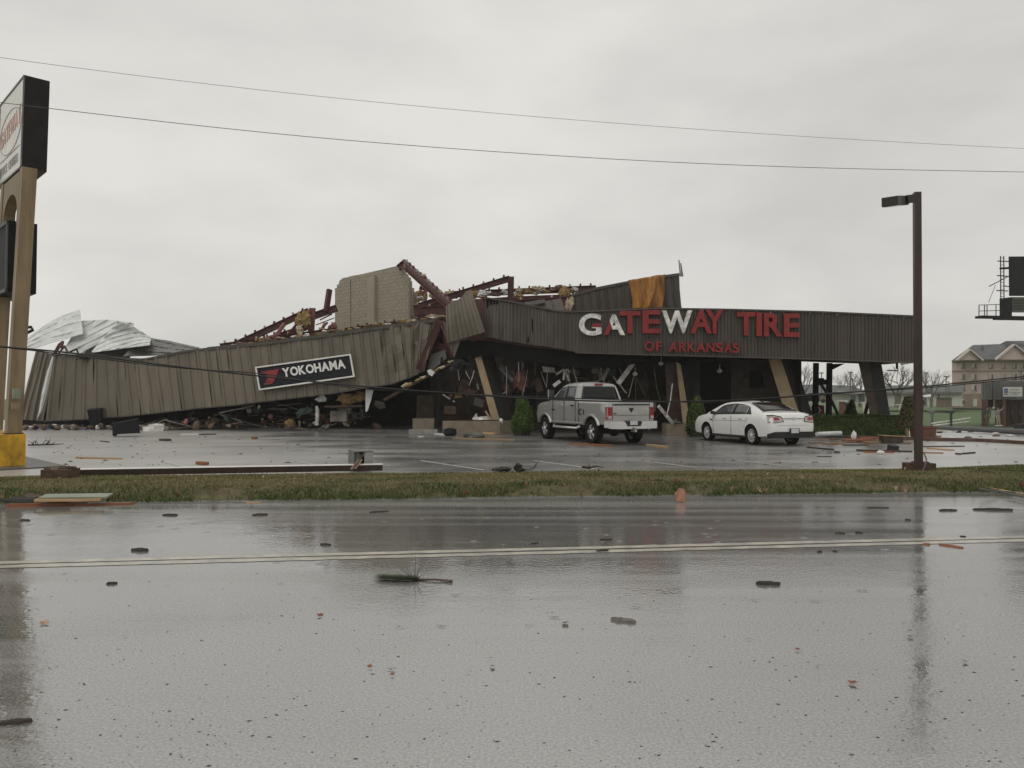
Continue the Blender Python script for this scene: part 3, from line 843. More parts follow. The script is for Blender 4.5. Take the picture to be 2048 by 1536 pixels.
steel('rafter', 'lower rust red beam behind the torn fascia', P(850, 622, 42.5), P(1135, 602, 41.6), .24, .5)
steel('rafter', 'rust red plate edge lying on the canopy top', P(690, 660, 43), P(892, 634, 41), .2, .22)
for i, (x, y, x2, y2, w) in enumerate(((1062, 596, 1050, 612, .06), (640, 640, 664, 628, .06), (632, 650, 668, 636, .05), (645, 655, 655, 645, .08), (520, 678, 560, 668, .08), (840, 575, 872, 585, .2), (835, 590, 860, 578, .12))):
    steel('strut', 'thin loose strut in the roof wreck', P(x, y, 42.6), P(x2, y2, 42.4), w, w, kind='b', mt='red_steel' if i % 2 else 'debris_pink', group='thin loose struts in the roof wreck')
# red liner wall still standing behind the torn fascia
lw = thing('liner_wall', 'dark red liner wall behind the torn fascia and twisted panel', 'wall', loc=P(1000, 700, 43.6))
MB().prism([P(836, 720, 43.7), P(1150, 720, 43.3), P(1150, 588, 43.3), P(1040, 592, 43.5), P(890, 602, 43.6), P(836, 622, 43.7)], (0, .1, 0)).build('sheet', 'red_steel', lw)
# insulation and plywood snagged on the steel
def ins_label(m, x, spots):
    return {'insulation': 'yellow', 'insulation_pale': 'straw coloured', 'debris_brown': 'brown', 'worn_white': 'white'}[m] + ' insulation scrap ' + next(w for q, w in spots if x < q)
def clump(label, x, y, D, sx, sy, sz, mt, seed, name='insulation_clump', group=None):
    b = MB()
    for k in range(3):
        b.lump(P(x, y, D) + Vector((random.uniform(-.5, .5) * sx, random.uniform(-.3, .3) * sy, random.uniform(-.4, .4) * sz)), (sx * .5, sy * .5, sz * .5), seed=seed * 3 + k, sub=3, rough=.7)
    return tag(b.build(name, mt, smooth=True), label, 'insulation', group)
clump('hank of yellow insulation hanging by the pale red post', 605, 640, 42.8, .45, .25, .75, 'insulation', 1)
clump('yellow insulation spilling over the canopy top near the post', 601, 664, 42.3, .3, .25, .4, 'insulation_pale', 2)
clump('pale insulation scrap at the block wall peak', 812, 533, 43.4, .15, .2, .4, 'insulation_pale', 3)
clump('orange insulation wad behind the twisted panel', 948, 590, 42, .55, .3, .28, 'insulation', 4)
clump('white insulation wad beside the orange one', 962, 586, 41.9, .4, .3, .3, 'worn_white', 5)
clump('yellow insulation wad on the right skyline beam', 1080, 580, 43, .5, .3, .25, 'insulation_pale', 6)
clump('gold insulation tangle at the right skyline', 1128, 582, 42.5, .4, .3, .45, 'insulation', 7)
clump('gold insulation dangling beside the upper ribbed wall', 1138, 604, 40.8, .25, .2, .6, 'insulation_pale', 8)
clump('straw coloured insulation below the skyline beam', 1035, 592, 42.6, .35, .3, .3, 'insulation', 9)
clump('yellow insulation lying on the canopy top beside the block wall', 868, 634, 41, .6, .3, .15, 'insulation_pale', 10)
clump('brown insulation in the gap right of the block wall', 845, 592, 44, .35, .3, .55, 'insulation', 11)
clump('small insulation tuft halfway down the leaning rafter', 848, 553, 41.2, .22, .2, .18, 'insulation_pale', 12)
clump('pink insulation by the left side of the block wall', 665, 655, 43.6, .3, .2, .4, 'debris_pink', 13)
for i in range(22):
    x = lerp(845, 1190, i / 21) + random.uniform(-6, 6); y = lerp(594, 577, i / 21) + random.uniform(-2, 6)
    m_ = random.choice(['insulation', 'insulation_pale', 'debris_brown', 'worn_white']); clump(ins_label(m_, x, ((880, 'behind the leaning rafter'), (1000, 'left of the tall red post'), (1090, 'right of the tall red post'), (9999, 'beside the upper ribbed wall'))), x, y - 2, 43.2, .22 + .2 * random.random(), .15, .12 + .12 * random.random(), m_, 30 + i, name='insulation_scrap', group='insulation scraps along the right roof steel')
for i in range(26):
    x = lerp(470, 880, i / 25) + random.uniform(-6, 6); y = interp([(470, 690), (660, 664), (880, 634)], x)[0]
    m_ = random.choice(['insulation', 'insulation_pale', 'debris_brown', 'worn_white']); clump(ins_label(m_, x, ((590, 'on the canopy top under the left rafter'), (670, 'on the canopy top by the pale red post'), (760, 'on the canopy top below the wall left half'), (9999, 'on the canopy top below the wall right half'))), x, y + random.uniform(-2, 2), 42.2 - i * .06, .22 + .2 * random.random(), .15, .07 + .08 * random.random(), m_, 70 + i, name='insulation_scrap', group='insulation scraps along the canopy top')
b = MB(); b.prism([P(636, 672, 43), P(640, 660, 43), P(648, 642, 43), P(651, 646, 43), P(647, 670, 43)], (0, .04, 0))
tag(b.build('plywood_scrap', 'wood_raw'), 'torn plywood scrap wedged left of the block wall', 'plywood')

# ---------------------------------------------------------------- right-hand shop, still standing on its slanted columns
shop = thing('tire_shop', 'low tire shop with taupe ribbed fascia on slanted columns', 'shop', loc=G(1350, 868))
RT = [(970, 596.5, 36.6), (1021, 604, 36.3), (1080, 616, 36.0), (1125, 625, 35.6), (1180, 624, 35.3), (1311, 618, 35.0), (1450, 620, 34.5), (1640, 625, 34.0), (1835, 634, 33.5), (1850, 635, 33.45)]
RB = [(970, 675, 36.3), (1012, 681, 36.1), (1054, 688, 35.9), (1090, 693, 35.7), (1154, 704, 35.3), (1284, 708, 35.0), (1640, 717, 34.0), (1835, 724, 33.5), (1850, 724.5, 33.45)]
def right_fascia(x, v):
    yt, dt = interp(RT, x); yb, db = interp(RB, x)
    return P(x, yb, db).lerp(P(x, yt, dt), v)
def torn_fascia(x, v):
    p = right_fascia(x, v)
    if x < 1160:
        k = noise.noise(Vector((x * .035, 0, 2))); p = p + Vector((0, -.25 * abs(k) * (1 - v), (.12 * k) * (1 - v)))
    return p
x = 970
edges = [970]
while x < 1835:
    x += random.uniform(25, 29); edges.append(min(x, 1836))
for x0, x1 in zip(edges[:-1], edges[1:]):
    if x1 - x0 < 3: continue
    ribbed_panel(torn_fascia if x1 < 1160 else right_fascia, x0, x1 - .4, 4, shop, 'taupe_dark', nv=3, depth=.05, rw=.35, jit=.1 if x1 < 1160 else .02)
b = MB(); pts = [right_fascia(x, 1.0) + Vector((0, -.03, .02)) for x in list(range(970, 1836, 24)) + [1836]]
for a, c in zip(pts[:-1], pts[1:]): b.beam(a, c, .16, .07)
b.build('coping', 'flashing', shop)
b = MB(); pts = [right_fascia(x, 0.0) + Vector((0, -.01, -.03)) for x in list(range(1150, 1836, 24)) + [1836]]
for a, c in zip(pts[:-1], pts[1:]): b.beam(a, c, .12, .06)
b.build('drip_edge', 'taupe_dark', shop)
# sheathing behind the ribbed sheets, so that the joints between them are dark
b = MB(); b.grid(lambda u, v: right_fascia(lerp(972, 1835, u), lerp(.04, .96, v)) + Vector((0, .05, 0)), 60, 2); o = b.build('sheathing', 'black_soffit', shop); o.modifiers.new('t', 'SOLIDIFY').thickness = .02
# end return of the fascia at the light pole
b = MB(); a0, a1 = right_fascia(1836, 0), right_fascia(1836, 1); k = Vector((.9, 3.2, 0))
b.hexa([a0, a0 + k, a0 + k + Vector((-.05, 0, 0)), a0 + Vector((-.05, .02, 0))], [a1, a1 + k, a1 + k + Vector((-.05, 0, 0)), a1 + Vector((-.05, .02, 0))]); b.build('end_return', 'taupe_dark', shop)
# soffit and roof deck behind the fascia
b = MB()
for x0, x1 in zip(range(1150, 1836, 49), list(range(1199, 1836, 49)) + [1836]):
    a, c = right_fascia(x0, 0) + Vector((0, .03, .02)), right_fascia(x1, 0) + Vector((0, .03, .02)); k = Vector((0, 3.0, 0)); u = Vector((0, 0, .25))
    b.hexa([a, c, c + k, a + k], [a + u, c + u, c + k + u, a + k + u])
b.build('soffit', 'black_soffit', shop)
b = MB()
a, c = right_fascia(975, .8) + Vector((0, .15, -.1)), right_fascia(1590, .9) + Vector((0, .15, -.1)); k = Vector((.3, 9, .2)); u = Vector((0, 0, .15))
b.hexa([a - u, c - u, c + k - u, a + k - u], [a, c, c + k, a + k]); b.build('roof_deck', 'dark_wall', shop)
# black soffit box dropping on the left where the fascia has torn away
b = MB()
TB = [(902, 724, 740), (919, 680, 716), (970, 681, 711), (1060, 694, 722), (1156, 706, 736), (1240, 709, 733), (1300, 709, 722)]
Dn = lambda x: interp([(902, 37.0), (970, 36.5), (1156, 35.6), (1300, 35.3)], x)[0]
xs = list(range(902, 1300, 16)) + [1300]
for x0, x1 in zip(xs[:-1], xs[1:]):
    t0, b0 = interp(TB, x0); t1, b1 = interp(TB, x1); k = Vector((0, 1.6, .15))
    q = [P(x0, b0, Dn(x0)), P(x1, b1, Dn(x1))]; w = [P(x0, t0, Dn(x0) + .04), P(x1, t1, Dn(x1) + .04)]
    b.hexa([q[0], q[1], q[1] + k, q[0] + k], [w[0], w[1], w[1] + k, w[0] + k])
b.build('dropped_soffit', 'black_soffit', shop)
b = MB(); b.prism([P(900, 727, 37.2), P(919, 681, 36.9), P(935, 695, 36.9), P(950, 712, 36.8), P(925, 735, 37)], (0, 1.2, 0)); b.build('soffit_end', 'black_soffit', shop)
# twisted panel peeled up at the tear
tw = thing('twisted_panel', 'peeled ribbed metal panel twisted outward at the tear in the fascia', 'metal panel', loc=P(925, 690, 36))
def twist(u, v):
    top = P(lerp(892, 942, u), lerp(613, 580, u) - 2 * math.sin(u * 9), lerp(36.9, 36.2, u)); bot = P(lerp(894, 970, u), lerp(686, 664, u), lerp(36.5, 34.9, u))
    return bot.lerp(top, v) + Vector((0, -.25 * math.sin(v * 3.1), 0))
for i in range(4): ribbed_panel(twist, i / 4, (i + 1) / 4, 2, tw, 'taupe_metal', nv=5, depth=.06, rw=.4, jit=.04, name='panel')
def flap(u, v):
    top = P(lerp(885, 921, u), lerp(640, 681, u), lerp(36.9, 36.3, u)); bot = P(lerp(898, 908, u), lerp(690, 716, u), 36.6)
    return bot.lerp(top, v)
ribbed_panel(flap, 0, 1, 2, tw, 'taupe_metal', nv=3, depth=.05, jit=.05, name='flap')
# exposed red framing behind the tear
b = MB()
b.beam(P(955, 600, 37.2), P(972, 668, 36.9), .5, .1, (0, 1, 0)); b.beam(P(945, 672, 36.8), P(1010, 686, 36.6), .2, .5)
b.beam(P(1010, 686, 36.5), P(1150, 706, 35.9), .2, .35); b.build('exposed_frame', 'red_steel', shop)

# raised rear wall of ribbed metal above the fascia
rear = thing('rear_parapet', 'ribbed taupe parapet wall standing above the right fascia', 'parapet', loc=P(1255, 700, 40))
def para(x, v):
    yt = interp([(1144, 591), (1190, 578), (1256, 565), (1330, 553), (1359, 549)], x)[0]
    return P(x + 9 * (1 - v), 640, lerp(41, 39.6, (x - 1144) / 215)).lerp(P(x, yt, lerp(41, 39.6, (x - 1144) / 215)), v)
e = [1144, 1160, 1176, 1193, 1209, 1226, 1242, 1259, 1276, 1293, 1310, 1327, 1343, 1359]
for x0, x1 in zip(e[:-1], e[1:]): ribbed_panel(para, x0, x1 - .6, 1, rear, 'taupe_dark', nv=3, depth=.05, rw=.25, jit=.03)
b = MB(); b.grid(lambda u, v: para(lerp(1145, 1358, u), lerp(0, .98, v)) + Vector((0, .05, 0)), 14, 2); o = b.build('sheathing', 'black_soffit', rear); o.modifiers.new('t', 'SOLIDIFY').thickness = .02
b = MB(); pts = [para(x, 1) for x in e]
for a, c in zip(pts[:-1], pts[1:]): b.beam(a, c, .15, .14)
b.build('coping', 'flashing', rear)
b = MB(); b.prism([P(1357, 520, 39.5), P(1359, 520, 39.5), P(1362, 553, 39.5), P(1360, 553, 39.5)], (0, .04, 0)); b.prism([P(1360.5, 526, 39.45), P(1362.5, 526, 39.45), P(1367, 553, 39.45), P(1362.5, 553, 39.45)], (0, .02, 0))
b.build('torn_trim', 'grey_sheet', rear)
pan2 = thing('leaning_metal_sheet', 'loose taupe panel leaning behind the fascia top', 'metal panel', loc=P(1090, 640, 39))
def lp(u, v): return P(lerp(1052, 1134, u), 632, 39.5).lerp(P(lerp(1052, 1122, u), lerp(611, 596, u), 40), v)
for i in range(3): ribbed_panel(lp, i / 3, (i + 1) / 3, 1, pan2, 'taupe_dark', nv=2, depth=.05)
b = MB(); b.beam(P(1050, 609, 39.8), P(1090, 602, 39.8), .2, .2); b.build('edge_roll', 'grey_sheet', pan2)
tarp = MB()
def tf(u, v):
    top = P(lerp(1258, 1332, u), lerp(561, 549, u), 39.35); bot = P(lerp(1265, 1323, u), lerp(619, 618, u), 39.2)
    fold = .10 * abs(math.sin(u * 9.5 + v * .8)) + (.35 * max(0, 1 - abs((u - .80 + .35 * (1 - v)) * 7)) * (.4 + .6 * (1 - v)))
    return bot.lerp(top, v) + Vector((.05 * math.sin(v * 5), -fold, 0))
tarp.grid(tf, 28, 14)
o = tarp.build('insulation_sheet', 'orange_sheet', smooth=True, angle=50); o.modifiers.new('t', 'SOLIDIFY').thickness = .03
tag(o, 'orange brown insulation sheet draped over the upper parapet', 'insulation')

# ---------------------------------------------------------------- big channel letters
def letters(rows, text, thick, mt, off):
    for ch, (x0, x1, y0, y1), spec in rows:
        xm = (x0 + x1) / 2
        D0, D1 = right_fascia(x0, .5).y - .22, right_fascia(x1, .5).y - .22
        p0, p1, p2 = P(x0, y1, D0), P(x1, y1, D1), P(x0, y0, D0)
        n = Vector((0, .16 if thick > .1 else .1, 0))
        b = MB(); put_glyph(b, ch, p0, p1 - p0, p2 - p0, n, off)
        me = b.mesh('letter', [mt, 'worn_white', 'sign_red_dark'])
        if spec:
            bm = bmesh.new(); bm.from_mesh(me)
            kind = spec[0]
            if kind == 'split':
                cut = p0.lerp(p1, spec[1])
                bmesh.ops.bisect_plane(bm, geom=bm.verts[:] + bm.edges[:] + bm.faces[:], plane_co=cut, plane_no=(1, 0, spec[2]))
                nn = Vector((1, 0, spec[2]))
                for f in bm.faces: f.material_index = 1 if (f.calc_center_median() - cut).dot(nn) > 0 else 0
            elif kind == 'white':
                for f in bm.faces: f.material_index = 1
            elif kind == 'G':
                c1 = p0.lerp(p1, .52); c2 = p0.lerp(p2, .58); c3 = p0.lerp(p2, .36)
                for co, no in ((c1, (1, 0, 0)), (c2, (0, 0, 1)), (c3, (0, 0, 1))):
                    bmesh.ops.bisect_plane(bm, geom=bm.verts[:] + bm.edges[:] + bm.faces[:], plane_co=co, plane_no=no)
                for f in bm.faces:
                    m = f.calc_center_median(); f.material_index = 0 if (m.x > c1.x and c3.z < m.z < c2.z) else 1
            bm.to_mesh(me); bm.free()
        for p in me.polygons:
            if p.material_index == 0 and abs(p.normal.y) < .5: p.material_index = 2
        lo = link('letter', me, shop)
big = [('G', (1158, 1203, 627, 671), ('G',)), ('A', (1207, 1250, 629, 670), ('split', .52, .35)), ('T', (1239, 1281, 622, 667), None), ('E', (1285, 1321, 620, 666.5), None),
       ('W', (1324, 1385, 621, 666.5), ('white',)), ('A', (1381, 1424, 619.5, 667), None), ('Y', (1411, 1448, 619.5, 667), None),
       ('T', (1474, 1511, 624, 671), None), ('I', (1513, 1524, 625, 672), None), ('R', (1528, 1565, 626, 673), None), ('E', (1568, 1600, 627, 674), None)]
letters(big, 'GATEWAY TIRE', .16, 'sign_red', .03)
row2 = []
for ch, a, c, y0, y1 in (('O', 715, 790, 388, 464), ('F', 803, 852, 390, 462), ('A', 900, 970, 394, 468), ('R', 978, 1034, 394, 466), ('K', 1042, 1107, 395, 468), ('A', 1110, 1182, 396, 470),
                         ('N', 1186, 1248, 398, 470), ('S', 1255, 1313, 398, 474), ('A', 1320, 1384, 400, 475), ('S', 1385, 1437, 402, 478)):
    row2.append((ch, (1100 + a / 3.793, 1100 + c / 3.793, 580 + y0 / 3.793, 580 + y1 / 3.793), None))
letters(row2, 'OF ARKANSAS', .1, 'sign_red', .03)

# ---------------------------------------------------------------- columns, planters, walls
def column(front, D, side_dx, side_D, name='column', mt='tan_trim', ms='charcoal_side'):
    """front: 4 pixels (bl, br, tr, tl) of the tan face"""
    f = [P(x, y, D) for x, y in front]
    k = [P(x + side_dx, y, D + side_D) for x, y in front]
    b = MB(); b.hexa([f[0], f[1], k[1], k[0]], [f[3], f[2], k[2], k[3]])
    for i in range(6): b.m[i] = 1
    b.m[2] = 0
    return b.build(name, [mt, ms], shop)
column([(984, 841), (1000, 841), (962, 712), (950, 716)], 36.8, 26, 1.1)
column([(1366, 850), (1381, 850), (1361, 728), (1352, 724)], 36.2, 14, 1.0)
column([(1577, 850), (1606, 850), (1562, 718), (1537, 718)], 35.6, 26, 1.2)
column([(1745, 850), (1760, 850), (1738, 722), (1716, 722)], 34.6, 24, 1.2, mt='brown_wall', ms='dark_wall')
# walls of the shop interior
b = MB()
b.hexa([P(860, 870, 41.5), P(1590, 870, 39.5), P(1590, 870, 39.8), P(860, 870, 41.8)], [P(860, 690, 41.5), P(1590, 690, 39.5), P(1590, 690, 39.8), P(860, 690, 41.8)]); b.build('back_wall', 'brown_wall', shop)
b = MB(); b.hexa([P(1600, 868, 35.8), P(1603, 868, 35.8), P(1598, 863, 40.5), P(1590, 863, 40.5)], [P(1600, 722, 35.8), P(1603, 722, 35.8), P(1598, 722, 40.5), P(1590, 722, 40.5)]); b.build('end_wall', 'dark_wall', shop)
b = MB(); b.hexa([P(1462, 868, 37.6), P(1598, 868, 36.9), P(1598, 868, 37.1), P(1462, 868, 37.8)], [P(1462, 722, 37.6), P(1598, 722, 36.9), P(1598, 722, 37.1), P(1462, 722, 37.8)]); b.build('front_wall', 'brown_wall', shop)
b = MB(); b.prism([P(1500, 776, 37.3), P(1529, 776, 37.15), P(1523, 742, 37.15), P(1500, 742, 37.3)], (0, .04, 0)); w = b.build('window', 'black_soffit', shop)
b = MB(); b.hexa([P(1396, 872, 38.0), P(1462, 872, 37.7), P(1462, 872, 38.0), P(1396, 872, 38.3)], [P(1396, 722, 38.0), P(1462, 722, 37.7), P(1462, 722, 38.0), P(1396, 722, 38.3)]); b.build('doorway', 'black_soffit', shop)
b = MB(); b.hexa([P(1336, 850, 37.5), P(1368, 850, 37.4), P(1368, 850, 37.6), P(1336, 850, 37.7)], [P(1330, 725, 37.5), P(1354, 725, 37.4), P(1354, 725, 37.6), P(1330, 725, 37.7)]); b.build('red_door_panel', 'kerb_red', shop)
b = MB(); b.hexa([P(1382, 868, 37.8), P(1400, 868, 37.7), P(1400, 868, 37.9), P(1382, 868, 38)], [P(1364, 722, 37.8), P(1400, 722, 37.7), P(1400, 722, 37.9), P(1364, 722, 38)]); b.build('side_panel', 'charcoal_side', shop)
# low floor slab
b = MB(); a = [G(830, 866), G(1590, 872), G(1590, 872) + Vector((0, 6, 0)), G(830, 866) + Vector((0, 5, 0))]; u = Vector((0, 0, .1)); b.hexa([p - u for p in a], [p + u * .2 for p in a]); b.build('floor_slab', 'kerb_concrete', shop)
# hanging lamps under the soffit
for (x, y) in ((1322, 727), (1439, 742), (1270, 748)):
    b = MB(); c = P(x, y, 36.4); b.lathe([(.02, .12), (.06, .1), (.12, .02), (.13, -.02), (.05, -.09), (.01, -.1)], 12, c=c); b.tube([c + Vector((0, 0, .1)), c + Vector((.02, 0, .32))], .012, 5)
    b.build('lamp_globe', 'worn_white', shop, smooth=True)
# planters
def planter(label, f0, f1, y0, y1, D0, D1, depth=1.0, soil=True, side=0):
    t = thing('planter', label, 'planter', 'masonry planters in front of the shop', loc=P((f0 + f1) / 2, y0, D0))
    a, c = P(f0, y0, D0), P(f1, y0, D1); a.z = c.z = -.02
    ta, tcn = P(f0, y1, D0), P(f1, y1, D1); k = Vector((side, depth, 0))
    MB().hexa([a, c, c + k, a + k], [ta, tcn, tcn + k, ta + k]).build('wall', 'planter', t)
    if soil:
        u = Vector((0, 0, .02)); MB().hexa([ta + Vector((.1, .12, .004)), tcn + Vector((-.1, .12, .004)), tcn + k + Vector((-.1, -.1, .004)), ta + k + Vector((.1, -.1, .004))], [ta + Vector((.1, .12, .03)), tcn + Vector((-.1, .12, .05)), tcn + k + Vector((-.1, -.1, .03)), ta + k + Vector((.1, -.1, .03))]).build('soil', 'wood_dark', t)
    return t
planter('long tan planter in front of the leaning tan column', 885, 1000, 868, 842, 36.2, 35.9, 1.0, side=.75)
planter('short tan planter under the torn canopy end', 825, 868, 861, 837, 38, 37.6)
planter('tan planter between the truck tailgate and the sedan', 1333, 1374, 873, 848, 34.4, 34.2)
# steel goal-post frame and loose brace in the open bay at the right
fr = thing('steel_door_frame', 'dark H shaped steel frame standing in the open right bay', 'steel frame', loc=P(1645, 850, 37))
MB().beam(P(1630, 862, 37), P(1632, 726, 37), .24, .2).build('post', 'dark_steel', fr)
MB().beam(P(1657, 862, 37), P(1659, 726, 37), .24, .2).build('post', 'dark_steel', fr)
MB().beam(P(1632, 765, 37.0), P(1657, 764, 37.0), .18, .26).build('crossbar', 'dark_steel', fr)
MB().tube([P(1640, 766, 36.8), P(1660, 795, 36.6), P(1678, 833, 36.4), P(1690, 838, 36.4)], .07, 6).build('fallen_brace', 'dark_steel', fr)
MB().tube([P(1634, 761, 36.9), P(1647, 761, 36.9)], .12, 8).build('roller', 'dark_steel', fr)
b = MB(); b.prism([P(1660, 728, 36.5), P(1690, 727, 36.3), P(1666, 739, 36.4)], (0, .1, 0)); tag(b.build('torn_soffit_flap', 'dark_steel'), 'torn dark flap hanging under the right soffit', 'flap')
b = MB(); b.tube([P(1778, 724, 34.6), P(1795, 724, 34.6), P(1796, 741, 34.6), P(1774, 741, 34.7)], .03, 5); b.beam(P(1793, 724, 34.6), P(1794, 738, 34.6), .06, .06); tag(b.build('bent_conduit', 'dark_steel'), 'bent conduit dangling under the right fascia end', 'conduit')
b = MB(); b.beam(P(1729, 832, 35.2), P(1737, 802, 35.2), .16, .1); tag(b.build('hanging_board', 'dark_wall'), 'dark board hanging against the rightmost column', 'board')
# the dark bay between canopy and shop needs its own rear wall
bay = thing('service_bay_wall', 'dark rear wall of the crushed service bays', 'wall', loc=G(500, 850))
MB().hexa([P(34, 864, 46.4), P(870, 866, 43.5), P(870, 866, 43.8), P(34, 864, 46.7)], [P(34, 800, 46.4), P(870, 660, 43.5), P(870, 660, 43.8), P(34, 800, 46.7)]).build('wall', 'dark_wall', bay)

# wires, straps and ceiling grid hanging in the shop front
for i in range(34):
    x = random.choice([random.uniform(905, 1330), random.uniform(1000, 1300)]); D = random.uniform(36.6, 38.6); y0 = random.uniform(722, 740) if x > 960 else random.uniform(735, 750); L = random.uniform(.3, 1.5); c = P(x, y0, D)
    b = MB(); k = random.uniform(-.35, .35); b.tube([c, c + Vector((k * .4, 0, -L * .5)), c + Vector((k, random.uniform(-.2, .2), -L))], random.choice([.012, .016, .022]), 4)
    side = 'left of the truck' if x < 1065 else 'above the truck cab' if x < 1250 else 'right of the truck roof'
    mt = random.choice(['worn_white', 'debris_grey', 'duct', 'dark_steel'])
    tag(b.build('hanging_wire', mt), ('dark' if mt == 'dark_steel' else 'pale') + (' long' if L > .9 else ' short') + ' wire hanging in the shop front ' + side, 'wire', 'wires hanging in the shop front')
for i, (x, y, w, h, m) in enumerate(((1020, 748, .5, .3, 'debris_grey'), (1064, 742, .4, .9, 'brown_wall'), (1076, 770, .35, .7, 'debris_brown'), (1150, 745, .5, .25, 'debris_grey'), (1225, 745, .35, .4, 'debris_green'), (1290, 770, .4, .6, 'debris_brown'), (925, 770, .5, .6, 'debris_brown'), (958, 805, .5, .4, 'debris_grey'), (900, 820, .6, .4, 'debris_brown'), (1300, 812, .6, .5, 'debris_grey'))):
    b = MB(); b.box(P(x, y, 38.8), (w, .06, h), Matrix.Rotation(random.uniform(-.5, .5), 3, 'Y') @ Matrix.Rotation(random.uniform(-.4, .4), 3, 'Z'))
    tag(b.build('loose_panel_piece', m), ('green' if m == 'debris_green' else 'grey' if m == 'debris_grey' else 'brown') + ' panel piece hanging ' + ('left of the leaning column' if x < 975 else 'between the leaning column and the truck' if x < 1080 else 'over the truck roof' if x < 1260 else 'behind the truck tailgate') + (' low down' if y > 790 else ''), 'panel piece', 'panel pieces hanging in the shop front')
# ================================================================== pylon sign at the left
dL, dT = Vector((-.696, .718, 0)), Vector((.718, .696, 0))
pyl = thing('pylon_sign', 'tall leaning pylon sign on twin tan posts with yellow base', 'sign', loc=G(20, 932))
def slab(b, pb, pt, s0, s1, t0, t1, m=0):
    pb, pt = Vector(pb), Vector(pt); q = lambda p: [p + dL * s0 + dT * t0, p + dL * s0 + dT * t1, p + dL * s1 + dT * t1, p + dL * s1 + dT * t0]
    return b.hexa(q(pb), q(pt), m)
C0b, C0t = P(43.5, 335, 19), P(50, 150, 19)
W_, T_ = 2.75, .545
cab = slab(MB(), C0b, C0t, 0, W_, 0, T_).build('cabinet', 'sign_bronze', pyl)
fr = MB()
lo, hi = C0b + (C0t - C0b) * .025, C0b + (C0t - C0b) * .975
face = slab(MB(), lo, hi, .06, W_ - .06, -.012, 0.0).build('face', 'sign_face', cab)
for (za, zb, s0, s1) in ((0, .02, 0, W_), (.98, 1, 0, W_), (0, 1, 0, .05), (0, 1, W_ - .05, W_)):
    slab(fr, C0b.lerp(C0t, za), C0b.lerp(C0t, zb), s0, s1, -.03, -.001)
fr.build('retainer', 'grey_sheet', cab)
# what the face reads: GATEWAY across an oval, Service Centers below (seen at a steep angle)
fw = (C0t - C0b); n_ = -dT
def fp(s, z): return C0b + dL * s + fw * z + n_ * .016
# reading direction runs from the far edge towards the camera
b = MB(); put_text(b, 'GATEWAY', fp(W_ * .90, .42), -dL * (W_ * .82) + fw * .10, fw * .20, n_ * .008, gap=.08, offset=.03); b.build('lettering', 'sign_ghost', cab)
for wd, s0, s1 in (('SERVICE', .93, .58), ('CENTERS', .52, .14)):
    b = MB(); put_text(b, wd, fp(W_ * s0, .10), -dL * (W_ * (s0 - s1)), fw * .10, n_ * .008, gap=.1, offset=.01); b.build('lettering', 'sign_grey', cab)
b = MB(); ring = []
for i in range(41):
    a = math.pi * 2 * i / 40; ring.append(fp(W_ * (.5 + .44 * math.cos(a)), .53 + .24 * math.sin(a)))
b.tube(ring, .010, 4, cap=False); b.build('oval', 'sign_grey', cab)
b = MB(); b.tube([fp(.25, .27), fp(W_ * .9, .27)], .012, 4); b.build('rule', 'sign_grey', cab)
b = MB()
for k in range(3): b.lump(fp(W_ * .93, .07 + k * .04) + n_ * .06, (.10, .10, .12), seed=k, sub=2, rough=.9)
b.build('snagged_debris', 'coat_dark', cab)
# posts
for k, s in enumerate((0.0, 2.15)):
    pb, pt = P(26, 866, 19.0), P(57, 338, 19.0)
    slab(MB(), pb, pt, s - .16, s + .14, -.16, .16).build('post', 'post_tan', pyl)
# arched panel between the posts, under the cabinet
b = MB(); pb, pt = P(26, 866, 19.0), P(57, 338, 19.0); ax = (pt - pb)
def ap(s, z): return pb + ax * ((z - pb.z) / ax.z) + dL * s - dT * .14
z1, z0, za = pt.z - .02, 6.05, 6.35
prof = [ap(.14, z0), ap(.14, z1), ap(2.0, z1), ap(2.0, z0), ap(1.85, z0)]
for i in range(13):
    a = math.pi * i / 12; prof.append(ap(1.075 + .775 * math.cos(a), za + .55 * math.sin(a)))
prof += [ap(.30, z0)]
b.prism(prof, dT * .26); b.build('arch_panel', 'post_tan', pyl)
# message board
mb0, mb1 = P(14.5, 583, 19.35), P(17, 440, 19.35)
mbd = slab(MB(), mb0, mb1, .02, 2.2, 0, .64).build('message_board', 'billboard_black', pyl)
b = MB()
for (q0, q1, s0, s1) in ((0, .05, .0, 2.2), (.95, 1, .0, 2.2), (0, 1, .0, .06)):
    slab(b, mb0.lerp(mb1, q0), mb0.lerp(mb1, q1), s0, s1, -.04, -.001)
b.build('board_frame', 'post_grey', mbd)
# electrical boxes on the near post
for (x, y, s) in ((33, 787, .24), (31, 812, .16)):
    MB().box(P(x, y, 18.72), (.16, .12, s), Matrix.Rotation(.77, 3, 'Z')).build('electrical_box', 'green_sheet' if s > .2 else 'post_tan', pyl)
# yellow plinth and pad
pc = P(26, 868, 19.0); pc.z = 0
slab(MB(), pc, pc + Vector((0, 0, .80)), -.26, 2.6, -.34, .22).build('plinth', 'yellow_paint', pyl)
slab(MB(), pc + Vector((0, 0, .80)), pc + Vector((0, 0, .83)), -.19, .17, -.19, .19).build('base_plate', 'rusty_block', pyl)
slab(MB(), pc + Vector((0, 0, -.1)), pc + Vector((0, 0, .035)), -1.1, 3.2, -.9, .9).build('pad', 'kerb_concrete', pyl)

